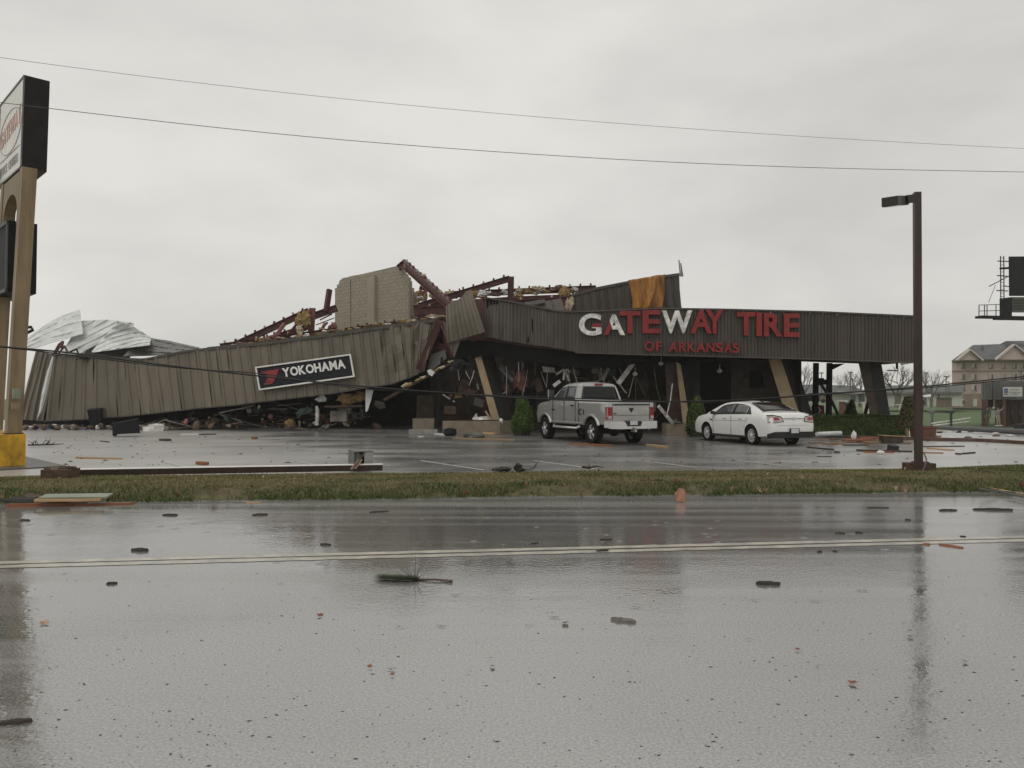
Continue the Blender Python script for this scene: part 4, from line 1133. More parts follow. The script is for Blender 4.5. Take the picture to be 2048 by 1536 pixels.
# ================================================================== standing light pole at the right
lp_ = thing('light_pole', 'brown square light pole with one shoebox head on a concrete stub', 'light pole', loc=G(1838, 948, .09))
base = G(1838, 947, .06)
b = MB(); bb = base
R_ = Matrix.Rotation(.18, 3, 'Z')
b.box(bb + Vector((0, 0, .10)), (.50, .42, .26), R_)
for i in range(7): b.lump(bb + Vector((random.uniform(-.2, .2), random.uniform(-.17, .1), .23)), (.06, .06, .04), seed=i, sub=1)
b.build('footing', 'rusty_block', lp_)
top = P(1834, 385, 16.1)
pb_ = P(1837, 936, 16.1)
MB().beam(pb_, top, .135, .135, Vector((.18, 1, 0))).build('pole', 'pole_brown', lp_)
arm = MB().beam(P(1827, 397, 16.08), P(1811, 399, 16.0), .12, .16).build('arm', 'lamp_head', lp_)
b = MB(); hx = [P(1763, 396, 15.6), P(1796, 391, 15.55), P(1818, 391, 16.1), P(1783, 396, 16.25)]
b.hexa([v - Vector((0, 0, .19)) for v in hx], hx); hd = b.build('lamp_head', 'lamp_head', lp_)
MB().hexa([v.lerp((hx[0] + hx[2]) / 2, .12) - Vector((0, 0, .2)) for v in hx], [v.lerp((hx[0] + hx[2]) / 2, .12) - Vector((0, 0, .191)) for v in hx]).build('lens', 'lens', hd)
MB().tube([P(1842, 905, 16.1), P(1848, 907, 16), P(1853, 918, 15.95), P(1850, 932, 15.9), P(1845, 942, 15.8), P(1845, 948, 15.7)], .014, 6).build('loose_conduit', 'post_grey', lp_)

# ================================================================== fallen light pole, its footing and its head
fl = thing('fallen_light_pole', 'fallen light pole with sky sheen painted on top, lying along the edge of the car park', 'light pole', loc=G(450, 945))
a, c = P(160, 948, 16.15), P(765, 936.5, 17.35)
d_ = (c - a).normalized(); s_ = Vector((-d_.y, d_.x, 0))
a.z, c.z = .13, .13
ut = Vector((0, -.07, 1)).normalized(); b = MB(); b.beam(a, c, .15, .13, ut); b.build('pole', 'pole_brown', fl)
b = MB(); b.beam(a + ut * .070, c + ut * .070, .154, .010, ut); b.build('top_sheen', 'white_paint_and_sheen', fl)  # white strip painting in the sky reflection on the wet top
b = MB(); b.box(a - d_ * .1 + Vector((0, 0, -.02)), (.3, .28, .08)); b.build('base_flange', 'wood_dark', fl)
hd = P(721, 918, 17.75)
R_ = Matrix.Rotation(.5, 3, 'Z') @ Matrix.Rotation(.05, 3, 'X')
b = MB()
x_, y_, z_ = .21, .21, .20
for sx in (-1, 1): b.box(hd + R_ @ Vector((sx * x_, 0, 0)), (.025, .43, .40), R_)
b.box(hd + R_ @ Vector((0, y_, 0)), (.40, .025, .40), R_); b.box(hd + R_ @ Vector((0, 0, -.19)), (.40, .40, .02), R_); b.box(hd + R_ @ Vector((0, -.0, .195)), (.45, .46, .02), R_)
b.box(hd + R_ @ Vector((-.14, -y_, 0)), (.05, .02, .38), R_)
hdo = b.build('lamp_head', 'grey_sheet', fl)
MB().box(hd + R_ @ Vector((.12, -y_ - .005, .0)), (.20, .012, .37), R_).build('lens', 'lens', hdo)
MB().box(hd + R_ @ Vector((-.06, .05, -.02)), (.15, .2, .30), R_).build('reflector', 'duct', hdo)
bk = thing('concrete_stub', 'low broken brown concrete stub on the grass strip at the left', 'footing', loc=G(108, 958, .1))
b = MB(); c0 = G(108, 957, .12) + Vector((0, .22, .07)); b.box(c0, (.52, .46, .20))
b.build('block', 'rusty_block', bk)
b = MB()
for i in range(9): b.lump(c0 + Vector((random.uniform(-.22, .22), random.uniform(-.15, .15), .11)), (.05 + .05 * random.random(), .05, .05), seed=i + 40, sub=1)
b.build('rubble_cap', 'rusty_block', bk)

# ================================================================== overhead lines and the drooping cable
def line(name, label, px, r, matname, ext=(), n=8):
    pts = [P(*p) for p in px]
    # smooth through the points
    out_ = []
    for i in range(len(pts) - 1):
        p0, p1, p2, p3 = pts[max(i - 1, 0)], pts[i], pts[i + 1], pts[min(i + 2, len(pts) - 1)]
        for k in range(n):
            t = k / n; out_.append(.5 * ((2 * p1) + (p2 - p0) * t + (2 * p0 - 5 * p1 + 4 * p2 - p3) * t * t + (3 * p1 - p0 - 3 * p2 + p3) * t ** 3))
    out_.append(pts[-1])
    b = MB(); b.tube(out_, r, 5)
    return tag(b.build(name, matname), label, 'cable')
line('power_line', 'upper thin overhead wire crossing the whole sky', [(-500, 25, 12), (0, 115, 14), (700, 199, 15.8), (1400, 259, 17.4), (2048, 297, 19), (2700, 322, 20.6)], .0042, 'wire_grey')
line('power_line', 'lower thicker overhead wire crossing the whole sky', [(-500, 135, 12), (0, 205, 14), (700, 281, 15.8), (1400, 327, 17.4), (2048, 344, 19), (2700, 350, 20.6)], .0068, 'wire_grey')
line('drooping_cable', 'thick black cable drooping low in front of the wreck', [(-500, 655, 12), (0, 693, 13), (170, 709, 13.3), (330, 730, 13.6), (520, 752, 13.9), (740, 774, 14.3), (900, 786, 14.6), (1060, 797, 14.9), (1250, 803, 15.3), (1450, 801, 15.7), (1640, 789, 16), (1835, 774, 16.45), (2048, 753, 16.9), (2700, 690, 18)], .016, 'cable')
line('drooping_cable', 'thinner second strand twisted along the drooping cable', [(-500, 652, 12.05), (0, 694, 13.05), (330, 733, 13.65), (520, 747, 13.95), (640, 766, 14.1), (760, 780, 14.35), (1000, 791, 14.8), (1250, 800, 15.35), (1450, 804, 15.75), (1640, 787, 16.05), (1835, 777, 16.55), (2048, 757, 16.95), (2700, 697, 18.05)], .010, 'cable')

# ================================================================== billboard at the right edge
bbd = thing('billboard', 'dark billboard with steel catwalk and ladder at the right edge', 'billboard', loc=P(2140, 850, 62))
BD = 62.0
MB().hexa([P(2018, 592, BD), P(2290, 592, BD + 3), P(2290, 592, BD + 3.6), P(2018, 592, BD + .6)], [P(2017, 513, BD), P(2290, 510, BD + 3), P(2290, 510, BD + 3.6), P(2017, 513, BD + .6)]).build('panel', 'billboard_black', bbd)
MB().hexa([P(2021, 625, BD), P(2290, 625, BD + 3), P(2290, 625, BD + 3.3), P(2021, 625, BD + .3)], [P(2021, 594, BD), P(2290, 594, BD + 3), P(2290, 594, BD + 3.3), P(2021, 594, BD + .3)]).build('lower_apron', 'billboard_green', bbd)
b = MB(); b.hexa([P(1999, 634, BD), P(2024, 634, BD), P(2024, 634, BD + 1), P(1999, 634, BD + 1)], [P(1999, 597, BD), P(2024, 594, BD), P(2024, 594, BD + 1), P(1999, 597, BD + 1)]); b.build('platform_box', 'billboard_black', bbd)
b = MB()
for i in range(4): b.beam(P(2022, 600 + i * 6, BD - .05), P(2290, 600 + i * 6, BD + 2.95), .05, .04)
b.build('apron_rib', 'billboard_black', bbd)
b = MB()
b.beam(P(1957, 634, BD), P(2290, 640, BD + 2), .8, .18); b.beam(P(1990, 637, BD), P(2290, 642, BD + 2), .5, .2); b.build('catwalk', 'dark_steel', bbd)
b = MB()
for x in (1958, 1969, 1974, 1992): b.tube([P(x, 634, BD), P(x, 610, BD)], .035, 4)
for y in (610, 622): b.tube([P(1958, y, BD), P(2000, y - 1, BD)], .035, 4)
b.build('guard_rail', 'dark_steel', bbd)
b = MB()
for x in (2001.5, 2008): b.tube([P(x, 597, BD), P(x - .5, 512, BD)], .04, 4)
for y in range(516, 596, 7): b.tube([P(2001.5, y, BD), P(2008, y, BD)], .025, 4)
b.build('ladder', 'dark_steel', bbd)
b = MB()
for (x0, y0, x1, y1, r) in ((1995, 522, 2018, 523, .05), (2000, 537, 2018, 536, .11), (1994, 551, 2018, 553, .05), (2009, 572, 2018, 573, .05), (1993, 581, 2016, 582, .05), (1978, 573, 2016, 553, .04), (1991, 570, 1977, 605, .02)):
    b.tube([P(x0, y0, BD), P(x1, y1, BD)], r, 4)
b.build('bracket', 'dark_steel', bbd)
b = MB(); b.tube([Vector((P(2160, 700, BD + 2).x, BD + 2, -1)), P(2160, 600, BD + 2)], .55, 14); b.build('column', 'post_grey', bbd)

# ================================================================== hotel in the distance
HD = 172.0
hot = thing('hotel', 'distant four storey beige hotel with grey hipped roof and gables', 'hotel', loc=P(2010, 812, HD))
def hp(x, y, d=0): return P(x, y, HD + d)
MB().hexa([hp(1904, 816, 6), hp(1964, 816), hp(1964, 816, 25), hp(1904, 816, 30)], [hp(1904, 721, 6), hp(1964, 719), hp(1964, 719, 25), hp(1904, 721, 30)]).build('wing_wall', 'hotel_wall', hot)
MB().hexa([hp(1964, 816, 2), hp(2210, 816, 14), hp(2210, 816, 34), hp(1964, 816, 25)], [hp(1964, 719, 2), hp(2210, 716, 14), hp(2210, 716, 34), hp(1964, 719, 25)]).build('main_wall', 'hotel_wall', hot)
# brick ground floor, slightly proud
MB().hexa([hp(1903.5, 816, 5.8), hp(1964, 816, -.2), hp(1964, 816, 0), hp(1903.5, 816, 6)], [hp(1903.5, 788, 5.8), hp(1964, 787, -.2), hp(1964, 787, 0), hp(1903.5, 788, 6)]).build('brick_base', 'hotel_brick', hot)
MB().hexa([hp(1964.2, 816, 1.8), hp(2210, 816, 13.8), hp(2210, 816, 14), hp(1964.2, 816, 2)], [hp(1964.2, 787, 1.8), hp(2210, 786, 13.8), hp(2210, 786, 14), hp(1964.2, 787, 2)]).build('brick_base', 'hotel_brick', hot)
# roof
rf = MB()
ev = [hp(1902, 721, 5), hp(1965, 718, -1), hp(2215, 715, 13), hp(2215, 715, 36), hp(1902, 721, 31)]
rf.add([hp(1902, 722, 5), hp(1946, 690, 16), hp(2000, 688, 16), hp(2012, 682, 16), hp(2215, 679, 26), hp(2215, 716, 13), hp(1965, 719, -1), hp(1902, 722, 31), hp(2215, 716, 38)],
       [(0, 6, 2, 1), (6, 5, 4, 3, 2), (0, 1, 7), (7, 1, 2, 3, 4, 8)])
roof_o = rf.build('roof', 'roof_shingle', hot)
def gable(x0, xm, x1, ye, yt, d, dd):
    MB().prism([hp(x0, ye, d), hp(x1, ye, d), hp(xm, yt, d)], Vector((5.5, 10, 0))).build('gable', 'hotel_wall', hot)
    b = MB(); b.beam(hp(x0 - 1.5, ye + 1, d - .3), hp(xm, yt - 1, d - .3), .9, .28); b.beam(hp(x1 + 1.5, ye + 1, d - .3), hp(xm, yt - 1, d - .3), .9, .28); b.build('gable_trim', 'hotel_pale', hot)
    b = MB(); g0, g1, g2 = hp(x0 - 2, ye + 1, d - .6), hp(xm, yt - 1.8, d - .6), hp(x1 + 2, ye + 1, d - .6); bk = Vector((7.2, 13, 0)); b.add([g0, g1, g1 + bk, g0 + bk, g2, g2 + bk], [(0, 1, 2, 3), (1, 4, 5, 2)]); o = b.build('gable_roof', 'roof_shingle', hot); o.modifiers.new('t', 'SOLIDIFY').thickness = .25
gable(1914, 1939, 1963, 720, 700, 3.0 - 4.5, 0)
gable(1991, 2028, 2064, 719, 690, 1.0, 0)
gable(2100, 2137, 2174, 718, 689, 4.0, 0)
for (y0, y1) in ((723, 725), (741, 743), (764, 766.5)):
    MB().hexa([hp(1903.5, y1, 5.7), hp(1964, y1, -.3), hp(1964, y1, 0), hp(1903.5, y1, 6)], [hp(1903.5, y0, 5.7), hp(1964, y0, -.3), hp(1964, y0, 0), hp(1903.5, y0, 6)]).build('band', 'hotel_band', hot)
    MB().hexa([hp(1964.2, y1, 1.7), hp(2210, y1, 13.7), hp(2210, y1, 14), hp(1964.2, y1, 2)], [hp(1964.2, y0, 1.7), hp(2210, y0, 13.7), hp(2210, y0, 14), hp(1964.2, y0, 2)]).build('band', 'hotel_band', hot)
for (y0, y1) in ((726.5, 736), (748, 758), (770, 780)):
    for x in (1926, 1949, 1983, 2008, 2030, 2046):
        d = interp([(1904, 5.6), (1963.9, -.5), (1964.1, 1.5), (2210, 13.5)], x)[0]
        pale = x in (1926, 2008)
        w = MB().prism([hp(x - 4.2, y1 + .8, d), hp(x + 4.6, y1 + .8, d), hp(x + 4.6, y0 - .4, d), hp(x - 4.2, y0 - .4, d)], Vector((0, .3, 0))).build('window', 'hotel_pale', hot)
        MB().prism([hp(x + .2, y1 - .8, d - .08), hp(x + 3.9, y1 - .8, d - .08), hp(x + 3.9, y0 + .5, d - .08), hp(x + .2, y0 + .5, d - .08)], Vector((0, .07, 0))).build('pane', 'far_glass' if not pale else 'hotel_band', w)
        MB().box(hp(x + .4, y1 + .3, d - .1), (.85, .25, .2)).build('sill', 'far_roof', w)
for x in (1925, 1951):
    d = interp([(1904, 5.3), (1964, -.6)], x)[0]
    MB().prism([hp(x - 3, 813, d), hp(x + 3.5, 813, d), hp(x + 3.5, 798, d), hp(x - 3, 798, d)], Vector((0, .3, 0))).build('door', 'far_white', hot)
MB().prism([hp(1925, 808, 3.0), hp(1929, 808, 3.0), hp(1929, 801, 3.0), hp(1925, 801, 3.0)], Vector((0, .1, 0))).build('door_pane', 'far_glass', hot)
for x, y in ((1965, 697), (2013, 690)): MB().box(hp(x, y, 9), (.5, .5, 1)).build('roof_vent', 'post_grey', hot)

# ================================================================== brick office at the right edge
OD = 72.0
off = thing('brick_office', 'small brick office with grey mansard fascia at the right edge', 'office', loc=P(2010, 852, OD))
def op(x, y, d=0): return P(x, y, OD + d)
def mans(u, v): return op(lerp(1962, 2190, u), 799, lerp(0, 3, u)).lerp(op(lerp(1962, 2190, u), lerp(765, 761, u), lerp(.5, 3.5, u)), v)
for i in range(19):
    if i == 2: continue
    u0, u1 = i / 19, (i + 1) / 19
    if i == 1: u1 -= .008
    ribbed_panel(mans, u0, u1, 3, off, 'mansard_grey', nv=1, depth=.12, rw=.35)
ribbed_panel(mans, 2 / 19 + .002, 3 / 19, 3, off, 'mansard_grey', nv=1, depth=.12, rw=.35)
MB().hexa([op(1962, 800, .3), op(2190, 800, 3.3), op(2190, 800, 12), op(1962, 800, 10)], [op(1963, 763, .6), op(2190, 760, 3.6), op(2190, 760, 12), op(1963, 763, 10)]).build('roof', 'far_roof', off)
MB().hexa([op(1990, 853, 2), op(2190, 853, 5), op(2190, 853, 10), op(1990, 853, 9)], [op(1990, 799, 2), op(2190, 799, 5), op(2190, 799, 10), op(1990, 799, 9)]).build('wall', 'brick_red', off)
for x in (1966, 1972, 2008):
    MB().hexa([op(x - 3, 853), op(x + 3.5, 853), op(x + 3.5, 853, .5), op(x - 3, 853, .5)], [op(x - 3, 799), op(x + 3.5, 799), op(x + 3.5, 799, .5), op(x - 3, 799, .5)]).build('brick_pier', 'brick_red' if x != 1966 else 'kerb_red', off)
for x in (2022, 2038, 2054): MB().prism([op(x, 848, 1.6), op(x + 6, 848, 1.7), op(x + 6, 805, 1.7), op(x, 805, 1.6)], (0, .1, 0)).build('window', 'dark_glass', off)
MB().prism([op(1976, 815, 3), op(1989, 815, 3), op(1989, 800, 3), op(1976, 800, 3)], (0, .1, 0)).build('clerestory', 'far_glass', off)
sgn = thing('office_sign', 'small white sign with blue and red emblem on the grey mansard', 'sign', loc=op(2026, 790, -.5))
MB().hexa([op(2006, 793, -.35), op(2044.5, 793, -.25), op(2044.5, 793, .0), op(2006, 793, -.1)], [op(2006, 774, -.35), op(2044.5, 774, -.25), op(2044.5, 774, 0), op(2006, 774, -.1)]).build('panel', 'white_paint_and_sheen', sgn)
def strip_(x0, x1, y0, y1, m, nm): MB().prism([op(x0, y1, -.38), op(x1, y1, -.38), op(x1, y0, -.38), op(x0, y0, -.38)], (0, .02, 0)).build(nm, m, sgn)
strip_(2008.5, 2016, 777, 780, 'blue_paint', 'emblem'); strip_(2008.5, 2016, 780.3, 783.6, 'blue_pale', 'emblem'); strip_(2008.5, 2016, 783.9, 785.6, 'blue_paint', 'emblem'); strip_(2008.5, 2016, 787.5, 789.3, 'brick_red', 'emblem')
for (x0, x1, y) in ((2020.5, 2028, 779), (2030, 2038.5, 779), (2019.5, 2025, 785), (2026, 2033, 785), (2034.5, 2040.5, 785), (2024.5, 2035.5, 788.3)):
    strip_(x0, x1, y - .9, y + .9, 'sign_grey', 'text_line')

# ================================================================== low buildings far behind the open bay
fh = thing('far_house', 'low far house with grey roof seen through the open bay', 'house', loc=P(1670, 805, 125))
def q_(x, y, d=0): return P(x, y, 125 + d)
MB().hexa([q_(1560, 806), q_(1745, 806), q_(1745, 806, 14), q_(1560, 806, 14)], [q_(1560, 786), q_(1745, 786), q_(1745, 786, 14), q_(1560, 786, 14)]).build('wall', 'far_white', fh)
MB().add([q_(1555, 787, -1), q_(1750, 787, -1), q_(1700, 771, 7), q_(1555, 768, 7), q_(1750, 787, 15), q_(1555, 787, 15)], [(0, 1, 2, 3), (1, 4, 2), (3, 2, 4, 5)]).build('roof', 'far_roof', fh)
MB().prism([q_(1683, 787, -2), q_(1725, 787, -2), q_(1720, 783, -2), q_(1690, 783, -2)], (0, 3, 0)).build('porch', 'hotel_pale', fh)
for x in (1632, 1648, 1704, 1722): MB().prism([q_(x, 803, -.2), q_(x + 7, 803, -.2), q_(x + 7, 790, -.2), q_(x, 790, -.2)], (0, .1, 0)).build('window', 'far_glass', fh)
fb = thing('far_warehouse', 'long pale low building behind the light pole', 'building', loc=P(1820, 808, 150))
def r_(x, y, d=0): return P(x, y, 150 + d)
MB().hexa([r_(1740, 812), r_(1925, 812), r_(1925, 812, 16), r_(1740, 812, 16)], [r_(1740, 785), r_(1925, 784), r_(1925, 784, 16), r_(1740, 785, 16)]).build('wall', 'far_white', fb)
MB().hexa([r_(1738, 785.5, -.5), r_(1927, 784.5, -.5), r_(1927, 784.5, 16), r_(1738, 785.5, 16)], [r_(1744, 771, 2), r_(1927, 770, 2), r_(1927, 770, 14), r_(1744, 771, 14)]).build('roof', 'far_roof', fb)
for x in (1800, 1826, 1850, 1878): MB().beam(r_(x, 811, -.15), r_(x, 788, -.15), .3, .1, (0, 1, 0)).build('downpipe', 'post_grey', fb)
MB().hexa([r_(1738, 789.6, -.7), r_(1925, 788.6, -.7), r_(1925, 788.6, -.2), r_(1738, 789.6, -.2)], [r_(1738, 788, -.7), r_(1925, 787, -.7), r_(1925, 787, -.2), r_(1738, 788, -.2)]).build('gutter', 'far_roof', fb)
bs = thing('bin_store', 'brown walled bin enclosure beside the hotel', 'enclosure', loc=P(1888, 812, 140))
MB().hexa([P(1872, 815, 140), P(1904, 815, 140), P(1904, 815, 146), P(1872, 815, 146)], [P(1873, 796, 140), P(1904, 796, 140), P(1904, 796, 146), P(1873, 796, 146)]).build('wall', 'far_brown', bs)
MB().hexa([P(1871.5, 796.2, 139.7), P(1904.5, 796.2, 139.7), P(1904.5, 796.2, 146), P(1871.5, 796.2, 146)], [P(1871.5, 795, 139.7), P(1904.5, 795, 139.7), P(1904.5, 795, 146), P(1871.5, 795, 146)]).build('coping', 'far_roof', bs)
b = MB(); b.hexa([P(1856, 814, 130), P(1864, 814, 130), P(1864, 814, 132), P(1856, 814, 132)], [P(1856, 800, 130), P(1863.5, 800.5, 130), P(1863.5, 800.5, 132), P(1856, 800, 132)]); tag(b.build('utility_cabinet', 'far_white'), 'white utility cabinet left of the brown bin enclosure', 'cabinet')
# parking-lot lamps far off
def far_lamp(x, yt, yb, D, label, two=True):
    t = thing('far_lamp_post', label, 'lamp post', 'far lamp posts', loc=P(x, yb, D))
    MB().tube([P(x, yb, D), P(x, yt, D)], .07, 5).build('post', 'post_grey', t)
    b = MB(); k = .5 * D / 100
    b.beam(P(x - 3.6, yt, D), P(x + (3.6 if two else 0), yt, D), .3, .16); b.build('head', 'post_grey', t)
far_lamp(1643, 746, 806, 118, 'far twin lamp post framed by the dark H frame'); far_lamp(1701, 745, 806, 118, 'far twin lamp post right of the H frame'); far_lamp(1706, 758, 806, 120, 'short far lamp beside the twin lamp', False)
far_lamp(1852, 746, 812, 110, 'far twin lamp post just right of the light pole'); far_lamp(1892, 753, 812, 118, 'far twin lamp post left of the hotel'); far_lamp(1898, 764, 812, 122, 'short far lamp beside the hotel corner', False)
far_lamp(2042, 742, 800, 100, 'lamp post above the brick office roof')
# parked cars far away, seen under the fascia
for (x, y, m) in ((1612, 801, 'far_white'), (1630, 802, 'far_brown')):
    t = thing('far_parked_car', 'white car parked far behind the shop' if m == 'far_white' else 'dark car parked far behind the shop', 'car', loc=P(x, 806, 112))
    c = P(x, 806, 112); L_ = 2.0
    prof = [(-L_, .25), (L_, .25), (L_, .8), (1.2, .95), (.6, 1.45), (-.9, 1.45), (-1.5, .95), (-L_, .9)]
    MB().prism([c + Vector((px_, 0, pz)) for px_, pz in prof], (0, 1.7, 0)).build('body', m, t)
    for wx in (-1.2, 1.2): MB().lathe([(.3, -.08), (.3, .12)], 12, axis='y', c=c + Vector((wx, -.02, .3))).build('wheel', 'rubber', t)
    MB().prism([c + Vector((px_, -.02, pz)) for px_, pz in ((-1.3, .98), (1.0, .98), (.5, 1.38), (-.85, 1.38))], (0, .01, 0)).build('window', 'far_glass', t)

# ================================================================== vegetation
def bare_tree(name, label, x, yb, yt, D, seed, spread=.5, r0=.22):
    rnd = random.Random(seed); t = thing(name, label, 'tree', 'bare winter trees behind the shop', loc=P(x, yb, D))
    base = P(x, yb, D); Ht = P(x, yt, D).z - base.z
    b = MB()
    trunk_top = base + Vector((rnd.uniform(-.2, .2), 0, Ht * .28))
    MB().tube([base - Vector((0, 0, .2)), base.lerp(trunk_top, .5) + Vector((.08, 0, 0)), trunk_top], [r0 * 1.2, r0, r0 * .85], 6).build('trunk', 'twig', t)
    def grow(p, d, L, r, lev):
        if lev == 0: return
        p1 = p + d * L * .5 + Vector((rnd.uniform(-1, 1), rnd.uniform(-1, 1), 0)) * L * .05; p2 = p + d * L
        b.tube([p, p1, p2], [r, r * .8, r * .6], 3, cap=False)
        for k in range(3 if lev > 1 else 2):
            nd = (d + Vector((rnd.uniform(-1, 1), rnd.uniform(-1, 1), rnd.uniform(-.25, .6))) * (spread + .15)).normalized()
            grow(p.lerp(p2, rnd.uniform(.5, 1.0)), nd, L * rnd.uniform(.55, .8), r * .52, lev - 1)
    for k in range(5):
        a = k * 1.3 + rnd.random(); d = Vector((math.cos(a) * spread, math.sin(a) * spread, 1)).normalized()
        grow(trunk_top - Vector((0, 0, Ht * .06 * k * .4)), d, Ht * .34, r0 * .5, 5)
    b.build('crown', 'twig', t)
bare_tree('bare_tree', 'bare tree seen at the left of the open bay', 1606, 812, 727, 95, 1, .6)
bare_tree('bare_tree', 'small bare tree left of the rightmost column', 1692, 812, 742, 130, 2, .7)
bare_tree('bare_tree', 'bare tree partly hidden by the rightmost column', 1720, 812, 734, 125, 3, .6)
bare_tree('bare_tree', 'broad bare tree under the fascia end beside the rightmost column', 1794, 812, 727, 105, 4, .75, .3)
bare_tree('bare_tree', 'bare tree just right of the light pole', 1862, 812, 734, 120, 5, .55)
bare_tree('bare_tree', 'low bare tree between light pole and hotel', 1882, 812, 750, 165, 6, .9)

def plant(name, label, cat, pts, nrm, size, c0, c1, core=None, group=None, coremat='leaf_core', loc=None, var=.35):
    n = len(pts)
    t = thing(name, label, cat, group, loc=loc if loc is not None else pts.mean(0))
    k = np.clip(RNG.random((n, 1)) ** 1.2, 0, 1)
    cols = (np.array(c0) * (1 - k) + np.array(c1) * k) * RNG.uniform(1 - var, 1 + var, (n, 1))
    leaves('foliage', pts, nrm, size, cols, t)
    if core is not None: core.build('branches', 'bark', t)
    return t
def cone_shrub(label, x, yb, yt, D, wid, c0, c1, n=6000, blunt=.35, lean=0):
    base = P(x, yb, D); base.z = max(0, base.z); topz = P(x, yt, D).z; Hh = topz - base.z; R0 = wid / FPX * D / 2
    u = RNG.random(n) ** .8; a = RNG.uniform(0, 6.283, n)
    prof = R0 * (np.clip(1 - u, 0, 1) ** blunt) * np.clip(.62 + u * 2.2, 0, 1)
    lump_ = np.array([noise.noise(Vector((math.cos(q) * 1.6, math.sin(q) * 1.6, w * 3.5 + x))) for q, w in zip(a, u)])
    r = prof * (RNG.uniform(.72, 1.0, n)) * (1 + .45 * lump_)
    pts = np.stack([base.x + r * np.cos(a) + lean * u, base.y + r * np.sin(a), base.z + .05 + u * Hh * (1 + .03 * lump_)], 1)
    nr = np.stack([np.cos(a), np.sin(a), .3 + 0 * a], 1)
    core = MB(); core.tube([base, base + Vector((0, 0, Hh * .5)), base + Vector((0, 0, Hh * .85))], [R0 * .62, R0 * .62, R0 * .2], 8)
    return plant('conical_shrub', label, 'shrub', pts, nr, .045, c0, c1, core, 'conical evergreen shrubs by the shop', loc=base)
cone_shrub('bright green conical shrub in front of the truck', 1044, 874, 796, 34.3, 52, (.02, .045, .006), (.075, .125, .012))
cone_shrub('olive green conical shrub at the nose of the white sedan', 1394, 874, 795, 33.2, 46, (.022, .042, .006), (.07, .105, .014), blunt=.42)
cone_shrub('small dark conical shrub rising behind the hedge', 1704, 860, 803, 38, 34, (.012, .02, .008), (.03, .045, .016), blunt=.55)
# clipped hedge
n = 26000
hA, hB = G(1614, 872), G(1818, 872)
u = RNG.random(n); side = RNG.random(n)
top_m = side < .34; fr_m = ~top_m
Lh = (hB - hA).length; dh = (hB - hA).normalized(); nh = Vector((dh.y, -dh.x, 0))
hh = np.array([.92 + .07 * noise.noise(Vector((q * 5, 0, 0))) + .05 * noise.noise(Vector((q * 22, 3, 0))) for q in u])
hh *= np.clip((1 - u) / .035, 0, 1) ** .4
dep = np.where(top_m, RNG.uniform(0, .95, n), RNG.uniform(0, .10, n)); ht = np.where(top_m, hh - RNG.uniform(0, .07, n), RNG.uniform(.03, 1, n) * hh)
bul = np.array([.12 * noise.noise(Vector((q * 9, w * 3, 1))) for q, w in zip(u, ht)])
base_ = np.outer(1 - u, np.array(hA)) + np.outer(u, np.array(hB))
off_ = dep + np.where(top_m, 0, bul + .1 * (ht / .9) ** 4)
pts = base_ + np.outer(off_, -np.array(nh)) + np.stack([0 * u, 0 * u, ht], 1)
nrm = np.where(top_m[:, None], np.array([[0, 0, 1.]]), np.array([[nh.x, nh.y, .25]]))
core = MB(); k = -nh * .9
core.hexa([hA + dh * .1 - nh * .12, hB - dh * .25 - nh * .12, hB - dh * .25 + k, hA + dh * .1 + k], [p + Vector((0, 0, .78)) for p in (hA + dh * .1 - nh * .12, hB - dh * .25 - nh * .12, hB - dh * .25 + k, hA + dh * .1 + k)])
plant('hedge', 'low clipped green hedge between the sedan and the light pole', 'hedge', pts, nrm, .04, (.018, .035, .006), (.06, .095, .014), core, loc=(hA + hB) / 2)
# potted climber beside the light pole
pot = thing('potted_shrub', 'shaggy half dead climber in a terracotta tub behind the light pole', 'shrub', loc=G(1846, 878))
pc = G(1846, 878)
MB().lathe([(.42, 0), (.46, .1), (.50, .45), (.54, .47), (.54, .52), (.47, .52), (.45, .44)], 16, c=pc).build('tub', 'terracotta', pot, smooth=True)
n = 5200; a = RNG.uniform(0, 6.283, n); u_ = RNG.random(n); r = (.52 - .16 * u_) * RNG.uniform(.55, 1, n)
pts = np.stack([pc.x - .25 + r * np.cos(a) - .25 * (1 - u_), pc.y + .2 + r * np.sin(a), .45 + u_ * 1.28 + 0 * a], 1)
k = RNG.random((n, 1)); cols = np.where(RNG.random((n, 1)) < .35, np.array([[.12, .075, .035]]), np.array([[.035, .05, .015]])) * RNG.uniform(.5, 1.4, (n, 1))
leaves('foliage', pts, np.stack([np.cos(a), np.sin(a), 0 * a + .2], 1), .05, cols, pot)
MB().tube([pc + Vector((0, 0, .3)), pc + Vector((-.2, .1, 1.0)), pc + Vector((-.25, .1, 1.7))], [.09, .07, .04], 6).build('stem', 'bark', pot)
b = MB()
b.grid(lambda u, v: P(lerp(1812, 1862, u), lerp(800, 789, u ** .7) + 4 * (1 - v) + 8 * max(0, u - .9), 33.5 + v * .6), 12, 3)
o = b.build('bent_awning_sheet', 'silver_sheet', smooth=True); o.modifiers.new('t', 'SOLIDIFY').thickness = .03; tag(o, 'bent pale sheet draped over the climber at the light pole', 'metal sheet')
b = MB(); b.grid(lambda u, v: P(1858 + 6 * math.sin(v * 2.6), lerp(795, 848, v), 33.6 + .3 * u), 2, 8); o = b.build('hanging_sheet', 'green_sheet', smooth=True); o.modifiers.new('t', 'SOLIDIFY').thickness = .03
tag(o, 'pale green sheet hanging at the right of the climber', 'metal sheet')
